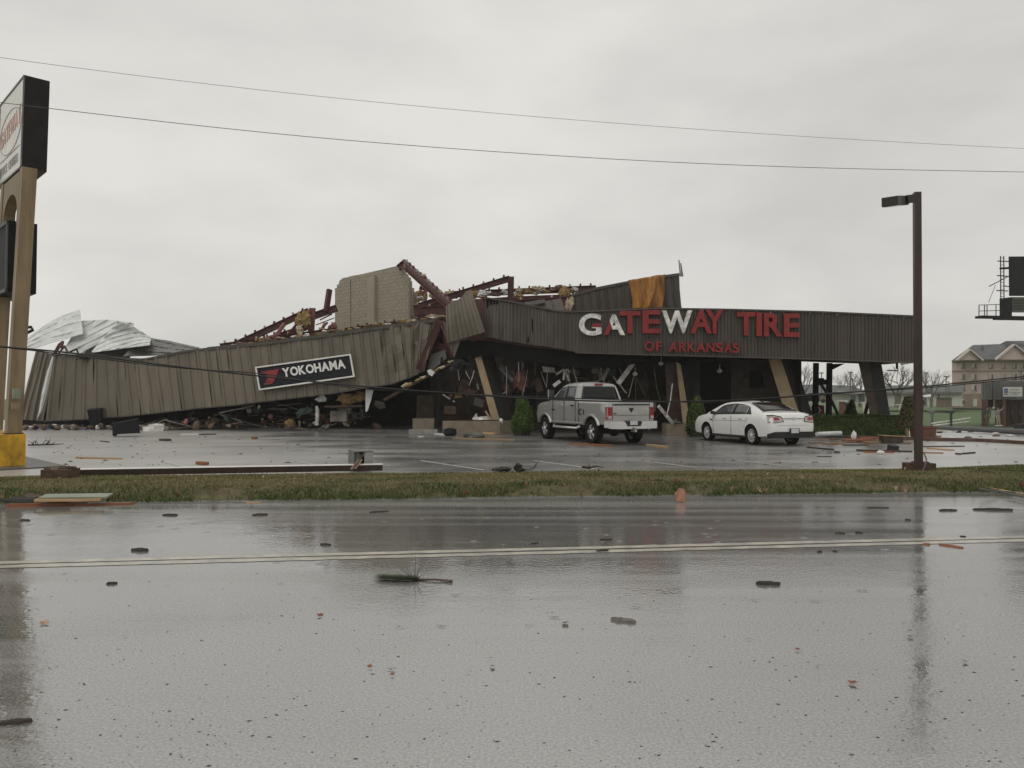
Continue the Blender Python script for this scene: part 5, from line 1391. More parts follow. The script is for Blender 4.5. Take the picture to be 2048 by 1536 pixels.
# ================================================================== vehicles
def loft(stations, mats, name, parent, cutters=None, smooth=True, angle=38, faceted=None):
    """stations: (x, half profile [(y, z)...] from bottom centre round to top centre)"""
    b = MB(); k = len(stations[0][1]); ring = []
    for x, prof in stations:
        pts = [(x, y, z) for y, z in prof] + [(x, -y, z) for y, z in prof[-2:0:-1]]
        ring.append(pts)
    m = len(ring[0]); vs = [p for r in ring for p in r]; fs = []
    for i in range(len(ring) - 1):
        for j in range(m): fs.append((i * m + j, i * m + (j + 1) % m, (i + 1) * m + (j + 1) % m, (i + 1) * m + j))
    fs += [tuple(range(m))[::-1], tuple(range((len(ring) - 1) * m, len(ring) * m))]
    b.add(vs, fs)
    me = b.mesh(name, mats, False)
    o = bpy.data.objects.new(name, me); COL.objects.link(o)
    if cutters:
        cb = MB()
        for (cx, cz, r) in cutters:
            for s in (-1, 1): cb.lathe([(r, s * .52), (r, s * 1.4)], 40, axis='y', c=(cx, 0, cz))
        cme = cb.mesh('cutter', 'black_plastic'); co = bpy.data.objects.new('cutter', cme); COL.objects.link(co)
        md = o.modifiers.new('arch', 'BOOLEAN'); md.object = co; md.operation = 'DIFFERENCE'; md.solver = 'EXACT'
        try: md.material_mode = 'TRANSFER'
        except Exception: pass
        bpy.context.view_layer.update(); dg = bpy.context.evaluated_depsgraph_get()
        nm = bpy.data.meshes.new_from_object(o.evaluated_get(dg)); o.modifiers.clear(); o.data = nm; nm.name = name
        bpy.data.objects.remove(co)
        me = nm
    me.polygons.foreach_set('use_smooth', [True] * len(me.polygons)); me.set_sharp_from_angle(angle=math.radians(angle))
    o.parent = parent
    return o

def make_wheel(parent, x, y, r, w, rimr, spokes, rimmat, side):
    """outer face at y (sign side)"""
    h = w / 2; b = MB(); cy = y - side * h
    prof = [(rimr, -h * .7), (rimr + .015, -h * .92), (r * .88, -h), (r * .97, -h * .82), (r, -h * .55), (r, h * .55), (r * .97, h * .82), (r * .88, h), (rimr + .015, h * .92), (rimr, h * .7)]
    b.lathe(prof, 40, axis='y', c=(x, cy, r), closed=True)
    for i in range(40):   # tread blocks
        a = 2 * math.pi * i / 40
        R = Matrix.Rotation(-a, 3, 'Y')
        b.box(Vector((x, cy, r)) + R @ Vector((r + .002, 0, 0)), (.014, w * .74, r * .09), R)
    t = b.build('wheel', 'rubber', parent, smooth=True, local=True)
    b = MB(); yo = y - side * .02
    b.lathe([(rimr, -h * .6), (rimr, h * .62), (rimr - .03, h * .62), (rimr - .045, h * .2), (rimr - .045, -h * .6)], 36, axis='y', c=(x, cy, r), closed=True)
    for i in range(spokes):
        for dlt in ((-.10, .10) if spokes < 7 else (0,)):
            a = 2 * math.pi * i / spokes + dlt; d = Vector((math.cos(a), 0, math.sin(a))); n = Vector((-math.sin(a), 0, math.cos(a)))
            c0, c1 = Vector((x, yo - side * .01, r)) + d * .05, Vector((x, yo - side * .015, r)) + d * (rimr - .01)
            w0, w1 = rimr * .13, rimr * (.11 if spokes < 7 else .075)
            q = [c0 - n * w0 * .5, c0 + n * w0 * .5, c1 + n * w1, c1 - n * w1]
            b.prism(q, (0, -side * .035, 0))
    b.lathe([(.0, -.03), (.055, -.03), (.075, 0), (.06, .025), (.0, .03)], 16, axis='y', c=(x, yo, r))
    rim = b.build('rim', rimmat, t, smooth=True, local=True)
    b = MB(); b.lathe([(.0, -.01), (rimr * .97, -.01), (rimr * .97, .01), (0, .01)], 28, axis='y', c=(x, y - side * w * .55, r)); b.build('brake_backing', 'black_plastic', t, local=True)
    return t
def flare(parent, x, r, R, y, side, z0, matname, wdt=.09, proud=.05):
    b = MB(); n = 22; vs = []
    a0 = math.asin(max(-1, min(1, (z0 - r) / R)))
    for i in range(n + 1):
        a = lerp(a0, math.pi - a0, i / n); c, s = math.cos(a), math.sin(a)
        for rr, yy in ((R - .02, y - side * .02), (R, y + side * proud), (R + wdt * .6, y + side * proud * .9), (R + wdt, y - side * .01)):
            vs.append((x + rr * c, yy, r + rr * s))
    b.add(vs, [(i * 4 + j, i * 4 + (j + 1) % 4, (i + 1) * 4 + (j + 1) % 4, (i + 1) * 4 + j) for i in range(n) for j in range(4)] + [(0, 1, 2, 3), (4 * n, 4 * n + 3, 4 * n + 2, 4 * n + 1)])
    return b.build('wheel_flare', matname, parent, smooth=True, local=True, angle=50)
def patch(parent, name, matname, fn, nu, nv, thick=.006, smooth=True):
    b = MB(); b.grid(fn, nu, nv); o = b.build(name, matname, parent, smooth=smooth, local=True); o.modifiers.new('t', 'SOLIDIFY').thickness = thick
    o.modifiers['t'].offset = 0
    return o
def decal(parent, name, matname, pts, vec): return MB().prism(pts, vec).build(name, matname, parent, local=True)

# ---------------------------------------------------------------- pickup truck
def truck():
    a = math.radians(24); fw_ = Vector((-math.sin(a), math.cos(a), 0)); rt_ = Vector((math.cos(a), math.sin(a), 0))
    rear_left = G(1181, 888)
    org = rear_left + rt_ * 1.0
    t = thing('pickup_truck', 'silver crew cab pickup truck parked facing the wrecked shop', 'pickup truck', loc=(org.x, org.y, 0), rz=math.atan2(fw_.y, fw_.x))
    W = .985; RAIL, SILL = 1.53, .66
    def low(x, w=W, zb=SILL): return [(0, zb), (w * .8, zb), (w * .95, zb + .03), (w * .985, zb + .16), (w, 1.0), (w * .995, 1.25)]
    st = []
    # tailgate, bed, cab, bonnet
    st.append((-1.17, [(0, .80), (.70, .80), (.86, .80), (.90, .9), (.915, 1.05), (.915, 1.25), (.91, RAIL - .05), (.90, RAIL - .01), (.6, RAIL), (.3, RAIL), (0, RAIL)]))
    st.append((-1.15, [(0, .76), (.80, .76), (.93, .78), (.955, .9), (.965, 1.05), (.965, 1.25), (.955, RAIL - .04), (.93, RAIL), (.6, RAIL + .015), (.3, RAIL + .015), (0, RAIL + .015)]))
    st.append((-1.09, low(0, W * .99, .72) + [(W * .985, RAIL - .04), (W * .95, RAIL), (W * .6, RAIL), (W * .3, RAIL), (0, RAIL)]))
    bed = lambda zb=SILL: low(0, W, zb) + [(W * .99, RAIL - .04), (W * .95, RAIL), (W * .86, RAIL - .005), (W * .855, RAIL - .5), (0, RAIL - .5)]
    for x in (-1.08, -.6, 0, .5, .93): st.append((x, bed(.70 if x < -.5 else SILL)))
    st.append((.95, low(0) + [(W * .99, RAIL - .04), (W * .95, RAIL), (W * .6, RAIL + .005), (W * .3, RAIL + .005), (0, RAIL + .005)]))
    def cab(x, zt, belt=1.58, crown=.03):
        wr = W * .965 - max(0, zt - .06 - belt) * .30
        ze = zt - .07
        return (x, low(0) + [(W * .985, belt - .05), (W * .965, belt), (wr, ze), (wr - .10, zt - .015), (0, zt + crown)])
    for x, zt in ((.97, 1.60), (1.02, 1.80), (1.09, 2.12), (1.16, 2.23), (1.35, 2.275), (1.8, 2.29), (2.25, 2.27), (2.5, 2.21), (2.85, 1.98), (3.25, 1.70), (3.35, 1.64)): st.append(cab(x, zt))
    def hood(x, zt, w=W, zb=SILL): return (x, low(0, w, zb)[:5] + [(w * .99, zt - .22), (w * .96, zt - .10), (w * .90, zt - .05), (w * .72, zt - .01), (w * .45, zt), (0, zt + .02)])
    for x, zt, w in ((3.42, 1.61, W), (3.8, 1.585, W), (4.3, 1.54, W * .985), (4.6, 1.47, W * .95), (4.72, 1.35, W * .90)): st.append(hood(x, zt, w, .68))
    st.append((4.78, [(0, .78), (.6, .78), (.75, .80), (.8, .9), (.82, 1.0), (.82, 1.05), (.8, 1.1), (.75, 1.15), (.6, 1.18), (.3, 1.2), (0, 1.2)]))
    R = .445
    loft(st, ['truck_silver', 'black_plastic'], 'body', t, cutters=[(0, R + .03, .55), (3.8, R + .03, .55)])
    for x in (0, 3.8):
        for s in (-1, 1):
            make_wheel(t, x, s * 1.01, R, .33, .27, 5, 'chrome', s)
            flare(t, x, R + .03, .55, s * W * .985, s, .68, 'truck_silver')
    # glass
    def wy(z): return W * .965 - max(0, z - 1.58) * .30
    def side_win(pts2, s, name, m):
        # fill a 4-corner (x, z) patch on the cab side
        (x0, z0), (x1, z1), (x2, z2), (x3, z3) = pts2
        def f(u, v):
            x = lerp(lerp(x0, x1, u), lerp(x3, x2, u), v); z = lerp(lerp(z0, z1, u), lerp(z3, z2, u), v)
            return Vector((x, s * (wy(z) + .008), z))
        return patch(t, name, m, f, 6, 4)
    for s in (-1, 1):
        side_win(((1.32, 1.62), (2.05, 1.62), (2.05, 2.14), (1.42, 2.14)), s, 'side_window', 'car_glass_pale')
        side_win(((2.13, 1.62), (3.02, 1.64), (2.56, 2.08), (2.13, 2.14)), s, 'side_window', 'car_glass_pale')
        side_win(((2.055, 1.60), (2.125, 1.60), (2.125, 2.16), (2.055, 2.16)), s, 'door_pillar', 'black_plastic')
    prof_back = [(.968, 1.60), (1.02, 1.80), (1.09, 2.12), (1.16, 2.23)]
    def backx(z):
        for (x0, z0), (x1, z1) in zip(prof_back[:-1], prof_back[1:]):
            if z <= z1: return lerp(x0, x1, (z - z0) / (z1 - z0))
        return 1.16
    def rw(u, v):
        z = lerp(1.64, 2.13, v); hw = lerp(.84, .70, v)
        return Vector((backx(z) - .012 + .02 * abs(u - .5), lerp(-hw, hw, u), z))
    patch(t, 'rear_window', 'car_glass', rw, 8, 6)
    def ws(u, v):
        x = lerp(3.22, 2.58, v); z = interp([(2.5, 2.21), (2.85, 1.98), (3.25, 1.70)], x)[0] + .012; hw = lerp(.82, .62, v)
        return Vector((x + .01, lerp(-hw, hw, u), z + .02 * (1 - (2 * u - 1) ** 2)))
    patch(t, 'windscreen', 'car_glass', ws, 8, 6)
    # brake light bar
    MB().box((1.10, 0, 2.205), (.06, .34, .075)).build('brake_light', 'tail_red', t, local=True)
    # tail lamps, tailgate details
    for s in (-1, 1):
        lm = MB().hexa([(-1.175, s * .955, .93), (-1.185, s * .80, .93), (-1.13, s * .80, .93), (-1.03, s * .992, .93)], [(-1.175, s * .955, 1.36), (-1.185, s * .80, 1.36), (-1.13, s * .80, 1.36), (-1.03, s * .992, 1.36)]).build('tail_lamp', 'tail_red', t, local=True)
        MB().hexa([(-1.18, s * .945, .95), (-1.19, s * .82, .95), (-1.17, s * .82, .95), (-1.12, s * .965, .95)], [(-1.18, s * .945, 1.05), (-1.19, s * .82, 1.05), (-1.17, s * .82, 1.05), (-1.12, s * .965, 1.05)]).build('reversing_lens', 'tail_clear', lm, local=True)
    MB().box((-1.178, 0, 1.445), (.02, 1.50, .05)).build('tailgate_handle_recess', 'black_plastic', t, local=True)
    MB().box((-1.177, 0, 1.07), (.012, 1.52, .012)).build('tailgate_crease', 'seam', t, local=True)
    for s in (-1, 1): MB().box((-1.172, s * .775, 1.16), (.012, .012, .70)).build('tailgate_seam', 'seam', t, local=True)
    # emblem on the tailgate: horned head on a shield, plain dark
    em = [(-.09, 1.30), (-.06, 1.335), (0, 1.32), (.06, 1.335), (.09, 1.30), (.075, 1.24), (.05, 1.255), (.035, 1.20), (0, 1.17), (-.035, 1.20), (-.05, 1.255), (-.075, 1.24)]
    decal(t, 'emblem', 'black_plastic', [(-1.19, y, z) for y, z in em], (.02, 0, 0))
    decal(t, 'badge', 'black_plastic', [(-1.19, y, z) for y, z in ((.62, 1.12), (.74, 1.12), (.74, 1.15), (.62, 1.15))], (.02, 0, 0))
    decal(t, 'badge', 'chrome', [(-1.19, y, z) for y, z in ((-.66, 1.22), (-.58, 1.22), (-.58, 1.245), (-.66, 1.245))], (.02, 0, 0))
    # stepped chrome bumper
    b = MB()
    bp_ = [(-.97, .60), (-.97, .86), (-.42, .86), (-.34, .80), (-.28, .68), (.28, .68), (.34, .80), (.42, .86), (.97, .86), (.97, .60), (.6, .585), (-.6, .585)]
    b.prism([(-1.36, y, z) for y, z in bp_], (.16, 0, 0))
    for s in (-1, 1): b.hexa([(-1.36, s * .97, .62), (-1.2, s * .97, .62), (-.98, s * 1.005, .64), (-1.0, s * 1.0, .63)], [(-1.36, s * .97, .86), (-1.2, s * .97, .86), (-.98, s * 1.005, .86), (-1.0, s * 1.0, .86)])
    b.build('rear_bumper', 'chrome', t, local=True)
    MB().box((-1.255, 0, .79), (.16, .66, .13)).build('plate_recess', 'black_plastic', t, local=True)
    MB().box((-1.345, 0.0, .80), (.012, .31, .15)).build('number_plate', 'plate', t, local=True)
    b = MB(); b.box((-1.33, -.0, .52), (.28, .08, .09)); b.lathe([(.0, .0), (.04, .0), (.03, .05), (.05, .1), (.03, .14), (0, .145)], 12, c=(-1.44, -.0, .53)); b.build('tow_hitch', 'duct', t, local=True)
    # mirrors, handles, steps, decals
    for s in (-1, 1):
        m = MB().hexa([(2.86, s * 1.0, 1.64), (2.95, s * 1.0, 1.64), (2.95, s * 1.24, 1.64), (2.86, s * 1.26, 1.64)], [(2.86, s * 1.02, 2.02), (2.93, s * 1.02, 2.02), (2.93, s * 1.23, 2.02), (2.86, s * 1.25, 2.02)]).build('mirror', 'black_plastic', t, local=True)
        MB().box((2.852, s * 1.135, 1.83), (.01, .19, .32)).build('mirror_glass', 'car_glass_pale', m, local=True)
        MB().box((2.90, s * 1.262, 1.83), (.08, .02, .36)).build('mirror_cap', 'chrome', m, local=True)
        for hx in (1.42, 2.34): MB().box((hx, s * 1.0, 1.40), (.20, .05, .045)).build('door_handle', 'black_plastic' if hx < 2 else 'chrome', t, local=True)
        for dx in (2.09, 3.06): MB().box((dx, s * .988, 1.17), (.012, .02, .86)).build('door_seam', 'seam', t, local=True)
        MB().box((1.18, s * .988, 1.17), (.012, .02, .80)).build('door_seam', 'seam', t, local=True)
        MB().box((.95, s * .988, 1.12), (.03, .012, .88)).build('bed_gap', 'seam', t, local=True)
        b = MB(); b.tube([(.9, s * .93, .62), (1.0, s * 1.03, .55), (2.9, s * 1.03, .55), (3.0, s * .93, .62)], .045, 8); b.build('running_board', 'chrome', t, smooth=True, local=True)
        MB().beam((.62, s * .985, .76), (3.2, s * .985, .76), .02, .05).build('rocker_trim', 'chrome', t, local=True)
    # black C-and-bolt decal on the bed side
    pts = []
    for i in range(19):
        q = math.radians(225 + 270 * i / 18); pts.append((.78 + .13 * math.cos(q), 1.16 + .13 * math.sin(q)))
    for i in range(18, -1, -1):
        q = math.radians(225 + 270 * i / 18); pts.append((.78 + .065 * math.cos(q), 1.16 + .07 * math.sin(q)))
    b = MB()
    for i in range(18): b.prism([(pts[i][0], .993, pts[i][1]), (pts[i + 1][0], .993, pts[i + 1][1]), (pts[36 - i][0], .993, pts[36 - i][1]), (pts[37 - i][0], .993, pts[37 - i][1])], (0, -.014, 0))
    b.build('bed_decal', 'black_plastic', t, local=True)
    decal(t, 'bed_decal', 'black_plastic', [(x, .993, z) for x, z in ((.55, 1.06), (.50, 1.10), (.50, 1.22), (.55, 1.27), (.585, 1.2), (.57, 1.16), (.585, 1.1))], (0, -.014, 0))
    decal(t, 'door_badge', 'black_plastic', [(x, .992, z) for x, z in ((2.92, 1.17), (3.12, 1.17), (3.12, 1.25), (2.92, 1.25))], (0, -.012, 0))
    decal(t, 'door_badge', 'black_plastic', [(x, .992, z) for x, z in ((3.17, 1.19), (3.24, 1.19), (3.205, 1.25))], (0, -.012, 0))
    # underside: axles and frame so the gap below is not empty
    b = MB(); b.beam((-1.0, -.35, .58), (4.4, -.35, .58), .1, .16); b.beam((-1.0, .35, .58), (4.4, .35, .58), .1, .16)
    b.tube([(0, -.85, .44), (0, .85, .44)], .07, 8); b.lathe([(.0, -.2), (.16, -.12), (.19, 0), (.16, .12), (0, .2)], 12, axis='y', c=(0, 0, .45)); b.tube([(3.8, -.85, .44), (3.8, .85, .44)], .06, 8)
    b.box((1.2, 0, .60), (1.6, .5, .16)); b.build('underframe', 'black_plastic', t, local=True)
    return t
truck()

# ---------------------------------------------------------------- white sedan
def sedan():
    a = math.radians(19); fw_ = Vector((-math.sin(a), math.cos(a), 0)); rt_ = Vector((math.cos(a), math.sin(a), 0))
    org = G(1502, 890) + rt_ * .93
    t = thing('sedan', 'white four door sedan parked between the conical shrub and the hedge', 'car', loc=(org.x, org.y, 0), rz=math.atan2(fw_.y, fw_.x))
    t.scale = (.98, 1, 1.02)
    W = .955
    TOP = [(-1.17, .80), (-1.14, .98), (-1.08, 1.09), (-1.0, 1.135), (-.8, 1.165), (-.5, 1.185), (-.2, 1.29), (.1, 1.395), (.45, 1.48), (.8, 1.525), (1.2, 1.545), (1.6, 1.54), (1.95, 1.50), (2.25, 1.41), (2.6, 1.255), (2.9, 1.12), (3.05, 1.075), (3.3, 1.045), (3.6, .99), (3.85, .90), (3.98, .78), (4.03, .66)]
    BELT = [(-1.2, .98), (-.5, 1.06), (.5, 1.06), (2.0, 1.02), (3.0, .97), (3.6, .90), (4.05, .65)]
    WID = [(-1.17, .80), (-1.14, .86), (-1.05, .905), (-.8, .935), (0, W), (2.6, W), (3.3, .94), (3.7, .90), (3.9, .82), (3.98, .74), (4.03, .62)]
    BOT = [(-1.17, .50), (-1.14, .36), (-1.0, .30), (-.5, .25), (3.3, .25), (3.8, .26), (3.98, .30), (4.03, .40)]
    def yside(x, z):
        w = interp(WID, x)[0]; bl = interp(BELT, x)[0]
        if z <= bl: return w * (1 - .05 * max(0, (z - .75) / max(.05, bl - .75)) ** 2)
        return w * .95 - (z - bl) * .62
    def sec(x):
        w = interp(WID, x)[0]; zt = interp(TOP, x)[0]; bl = min(interp(BELT, x)[0], zt - .05); zb = interp(BOT, x)[0]
        cabin = zt > bl + .12 and -.62 < x < 3.0
        q = [(0, zb), (w * .78, zb), (w * .96, zb + .07), (w, lerp(zb, bl, .42)), (w, lerp(zb, bl, .65)), (w * .985, lerp(zb, bl, .86)), (w * .95, bl)]
        ze = zt - .045
        if cabin:
            ye = w * .95 - (ze - bl) * .62
            q += [((w * .95 + ye) / 2 + .01, (bl + ze) / 2), (ye, ze), (ye * .65, zt - .008), (0, zt + .012)]
        else:
            g = max(bl + .004, zt - .03)
            q += [(w * .90, (bl + g) / 2), (w * .80, g), (w * .5, zt - .005), (0, zt + .005)]
        return (x, q)
    xs = sorted(set([p[0] for p in TOP] + [-.65, -.58, -.35, .25, 1.4, 2.45, 2.75, 3.45, 3.75, 3.93]))
    R = .335
    loft([sec(x) for x in xs], ['car_white', 'black_plastic'], 'body', t, cutters=[(0, R + .02, .395), (2.87, R + .02, .395)], angle=30)
    for x in (0, 2.87):
        for s in (-1, 1): make_wheel(t, x, s * .945, R, .235, .235, 9, 'alloy', s)
    # windows
    for s in (-1, 1):
        def sw(x0, x1, zt_fn, name, m, lo=.02):
            def f(u, v):
                x = lerp(x0, x1, u); z0 = interp(BELT, x)[0] + lo; z1 = zt_fn(x)
                z = lerp(z0, max(z0 + .004, z1), v); return Vector((x, s * (yside(x, z) + .010), z))
            return patch(t, name, m, f, 10, 4)
        roof = lambda x: interp(TOP, x)[0] - .095
        sw(.0, .32, lambda x: min(roof(x), 1.06 + (x + .02) * .95), 'quarter_window', 'car_glass')
        sw(.35, 1.15, roof, 'side_window', 'car_glass_pale')
        sw(1.24, 2.42, lambda x: min(roof(x), interp([(1.2, 1.46), (1.9, 1.40), (2.1, 1.33), (2.45, 1.07)], x)[0]), 'side_window', 'car_glass_pale')
        sw(1.155, 1.235, roof, 'door_pillar', 'black_plastic')
    def rw(u, v):
        x = lerp(-.46, .42, v); z = interp(TOP, x)[0] + .016; hw = lerp(.74, .60, v)
        yy = lerp(-hw, hw, u); return Vector((x - .006, yy, z + .008 - .05 * (yy / .8) ** 4))
    patch(t, 'rear_window', 'car_glass', rw, 12, 8)
    def ws(u, v):
        x = lerp(2.85, 2.05, v); z = interp(TOP, x)[0] + .016; hw = lerp(.76, .60, v)
        yy = lerp(-hw, hw, u); return Vector((x + .006, yy, z + .008 - .05 * (yy / .8) ** 4))
    patch(t, 'windscreen', 'car_glass', ws, 12, 8)
    # tail lamps wrap the corners
    for s in (-1, 1):
        lm = MB().hexa([(-1.172, s * .43, .845), (-1.162, s * .83, .81), (-.96, s * .935, .83), (-1.0, s * .5, .83)], [(-1.135, s * .50, 1.0), (-1.115, s * .82, 1.065), (-.88, s * .925, 1.05), (-1.0, s * .5, 1.02)]).build('tail_lamp', 'tail_clear', t, local=True)
        MB().hexa([(-1.175, s * .60, .90), (-1.165, s * .80, .90), (-1.15, s * .80, .90), (-1.16, s * .6, .90)], [(-1.145, s * .6, .985), (-1.135, s * .80, .995), (-1.12, s * .80, .995), (-1.13, s * .6, .985)]).build('lamp_core', 'tail_red', lm, local=True)
        b = MB(); b.tube([(-1.176, s * .43, .84), (-1.138, s * .50, 1.005), (-1.118, s * .83, 1.07), (-.88, s * .93, 1.055)], .014, 5); b.tube([(-1.176, s * .43, .845), (-1.166, s * .83, .808), (-.96, s * .938, .828)], .010, 5); b.build('lamp_rim', 'black_plastic', lm, local=True)
    MB().beam((-1.165, -.44, .955), (-1.165, .44, .955), .02, .02).build('boot_chrome_strip', 'sign_grey', t, local=True)
    b = MB(); b.lathe([(0, -.006), (.05, -.006), (.05, .006), (0, .006)], 20, axis='y', c=(0, 0, 0)); me = b.mesh('emblem', 'chrome')
    o = link('emblem', me, t, True); o.location = (-1.175, 0, .955); o.rotation_euler = (0, 0, math.pi / 2); o.scale = (1.6, 1, .8)
    # dark lower bumper, plate, exhaust
    b = MB(); b.hexa([(-1.19, -.80, .30), (-1.19, .80, .30), (-.95, .93, .28), (-.95, -.93, .28)], [(-1.20, -.82, .50), (-1.20, .82, .50), (-.95, .955, .42), (-.95, -.955, .42)]); b.build('bumper_valance', 'black_plastic', t, local=True)
    MB().box((-1.205, 0, .53), (.04, .40, .17)).build('plate_recess', 'black_plastic', t, local=True)
    MB().box((-1.23, 0, .53), (.012, .31, .15)).build('number_plate', 'plate', t, local=True)
    MB().box((-1.165, 0, .72), (.01, 1.30, .012)).build('boot_seam', 'seam', t, local=True)
    for s in (-1, 1):
        MB().box((-.5, s * .0, .2), (.1, .1, .1)) 
        MB().beam((.42, s * .945, .26), (2.45, s * .945, .26), .03, .05).build('sill', 'black_plastic', t, local=True)
        for hx in (.62, 1.62): MB().box((hx, s * .945, .90), (.19, .035, .03)).build('door_handle', 'chrome', t, local=True)
        for (dx, z0, z1) in ((1.20, .32, 1.0), (2.38, .34, 1.0)): MB().box((dx, s * .951, (z0 + z1) / 2), (.010, .014, z1 - z0)).build('door_seam', 'seam', t, local=True)
        MB().beam((.20, s * .944, .95), (.42, s * .951, .60), .014, .010).build('door_seam', 'seam', t, local=True)
        MB().beam((-.0 + .3, s * .953, .84), (2.45, s * .953, .82), .006, .012).build('body_crease', 'sign_grey', t, local=True)
        m = MB().hexa([(2.28, s * .93, 1.03), (2.40, s * .93, 1.03), (2.40, s * 1.08, 1.05), (2.28, s * 1.11, 1.05)], [(2.28, s * .93, 1.15), (2.37, s * .93, 1.14), (2.37, s * 1.07, 1.15), (2.28, s * 1.10, 1.17)]).build('mirror', 'black_plastic', t, local=True)
        decal(t, 'fender_vent', 'black_plastic', [(x, s * .957, z) for x, z in ((2.44, .80), (2.62, .84), (2.66, .86), (2.46, .85), (2.40, .76))], (0, -s * .01, 0))
    MB().box((.62, 0, 1.535), (.16, .06, .05)).build('roof_antenna', 'black_plastic', t, local=True)
    b = MB(); b.beam((-.2, -.3, .27), (3.4, -.3, .27), .2, .1); b.beam((-.2, .3, .27), (3.4, .3, .27), .2, .1); b.tube([(0, -.8, .3), (0, .8, .3)], .05, 6); b.build('underframe', 'black_plastic', t, local=True)
sedan()
# ================================================================== debris
def splinter_mesh(mt, seed, jag=.16):
    rnd = random.Random(seed); b = MB(); n = 5; e = []
    L = [[-.5 + rnd.random() * jag * .5 for _ in range(n)], [.5 - rnd.random() * jag * .5 for _ in range(n)]]
    vs = []
    for side in (0, 1):
        for i in range(n):
            for z in (-.5, .5): vs.append((L[side][i], -.5 + i / (n - 1), z))
    fs = []
    for i in range(n - 1):
        a, c = 2 * i, 2 * i + 2; o = 2 * n
        fs += [(a + 1, c + 1, c + 1 + o, a + 1 + o), (a, a + o, c + o, c), (a, c, c + 1, a + 1), (a + o, a + 1 + o, c + 1 + o, c + o)]
    fs += [(0, 1, 1 + 2 * n, 2 * n), (2 * n - 2, 4 * n - 2, 4 * n - 1, 2 * n - 1)]
    b.add(vs, fs); return b.mesh('board', mt)
BOARDS = {m: [splinter_mesh(m, i) for i in range(3)] for m in ('wood_raw', 'wood_red', 'wood_dark', 'white_trash', 'debris_grey', 'debris_brown', 'concrete', 'red_steel', 'dark_steel', 'bark')}
def board(a, c, w, h, mt, label, cat='board', group=None, name='board', roll=0.0):
    """a board laid from a to c"""
    a, c = Vector(a), Vector(c); d = c - a; L = d.length
    o = link(name, random.choice(BOARDS[mt])); o.location = (a + c) / 2
    q = d.to_track_quat('X', 'Z'); o.rotation_mode = 'QUATERNION'
    from mathutils import Quaternion
    o.rotation_quaternion = q @ Quaternion((1, 0, 0), roll); o.scale = (L, w, h)
    return tag(o, label, cat, group)
def gboard(x1, y1, x2, y2, w, h, mt, label, z=None, **k):
    z0 = (h / 2 + .008 if y1 < 1000 else h / 2 - .004) if z is None else z
    a, c = G(x1, y1, z0), G(x2, y2, z0)
    a.z += gz(a.x, a.y); c.z += gz(c.x, c.y)
    return board(a, c, w, h, mt, label, **k)

# boards lying in the car park (each seen alone)
gboard(150, 915, 248, 917, .09, .035, 'wood_raw', 'long thin pale stick lying alone on the left of the car park')
gboard(396, 925, 413, 927, .16, .07, 'wood_red', 'short dark red block lying by the left parking line')
gboard(322, 879, 338, 880, .22, .08, 'wood_dark', 'small dark scrap on the flooded lot below the bins')
gboard(360, 869, 398, 868, .3, .04, 'white_trash', 'pale plank lying in front of the blue painted kerb')
gboard(398, 869, 432, 868, .3, .04, 'wood_dark', 'dark plank touching the pale plank')
gboard(504, 876, 514, 876, .25, .08, 'wood_red', 'reddish lump alone on the left lot')
gboard(772, 873, 816, 874, .3, .03, 'wood_dark', 'dark board lying flat below the torn canopy end')
gboard(780, 857, 812, 857, .4, .06, 'white_trash', 'white edged board under the torn canopy end')
gboard(775, 854, 818, 853, .5, .05, 'wood_red', 'orange board under the torn canopy end')
gboard(866, 867, 896, 870, .2, .06, 'white_trash', 'white stick left of the black bag')
gboard(966, 866, 992, 867, .2, .07, 'wood_raw', 'bright cut timber end by the long planter')
gboard(920, 858, 968, 862, .15, .06, 'wood_dark', 'dark timber leaning along the planter base')
gboard(905, 876, 1033, 880, .12, .04, 'wood_raw', 'long pale lath below the long planter')
gboard(836, 873, 848, 873, .15, .04, 'white_trash', 'short white lath on the lot')
gboard(1140, 887, 1224, 891, .16, .05, 'wood_red', 'red brown plank lying behind the truck rear wheel')
gboard(1292, 889, 1335, 894, .14, .05, 'wood_raw', 'pale plank right of the truck rear wheel')
gboard(1612, 894, 1668, 899, .13, .04, 'wood_dark', 'dark red board lying behind the sedan')
gboard(1668, 903.5, 1680, 904, .1, .04, 'wood_dark', 'short dark scrap right of the dark red board')
gboard(1710, 900, 1828, 903, .10, .05, 'wood_dark', 'long black pipe lying in front of the debris right of the sedan')
gboard(1726, 904, 1790, 905, .1, .03, 'wood_red', 'thin reddish lath in front of the long black pipe')
gboard(1842, 905, 1888, 906, .06, .03, 'wood_red', 'thin lath lying right of the light pole')
gboard(1856, 896, 1905, 900, .2, .03, 'wood_raw', 'pale plank lying in the side lot right of the light pole')
gboard(1925, 907, 1950, 905, .06, .04, 'bark', 'crooked twig right of the light pole')
gboard(1912, 907, 1922, 908, .08, .04, 'bark', 'short bark scrap right of the light pole')
gboard(1634, 913, 1664, 913, .06, .02, 'wood_dark', 'faint thin lath in the water behind the sedan')
gboard(1845, 893, 1930, 892, .12, .03, 'wood_dark', 'thin dark lath crossing behind the light pole')
gboard(200, 882, 218, 884, .08, .03, 'bark', 'thin twig on the left lot')
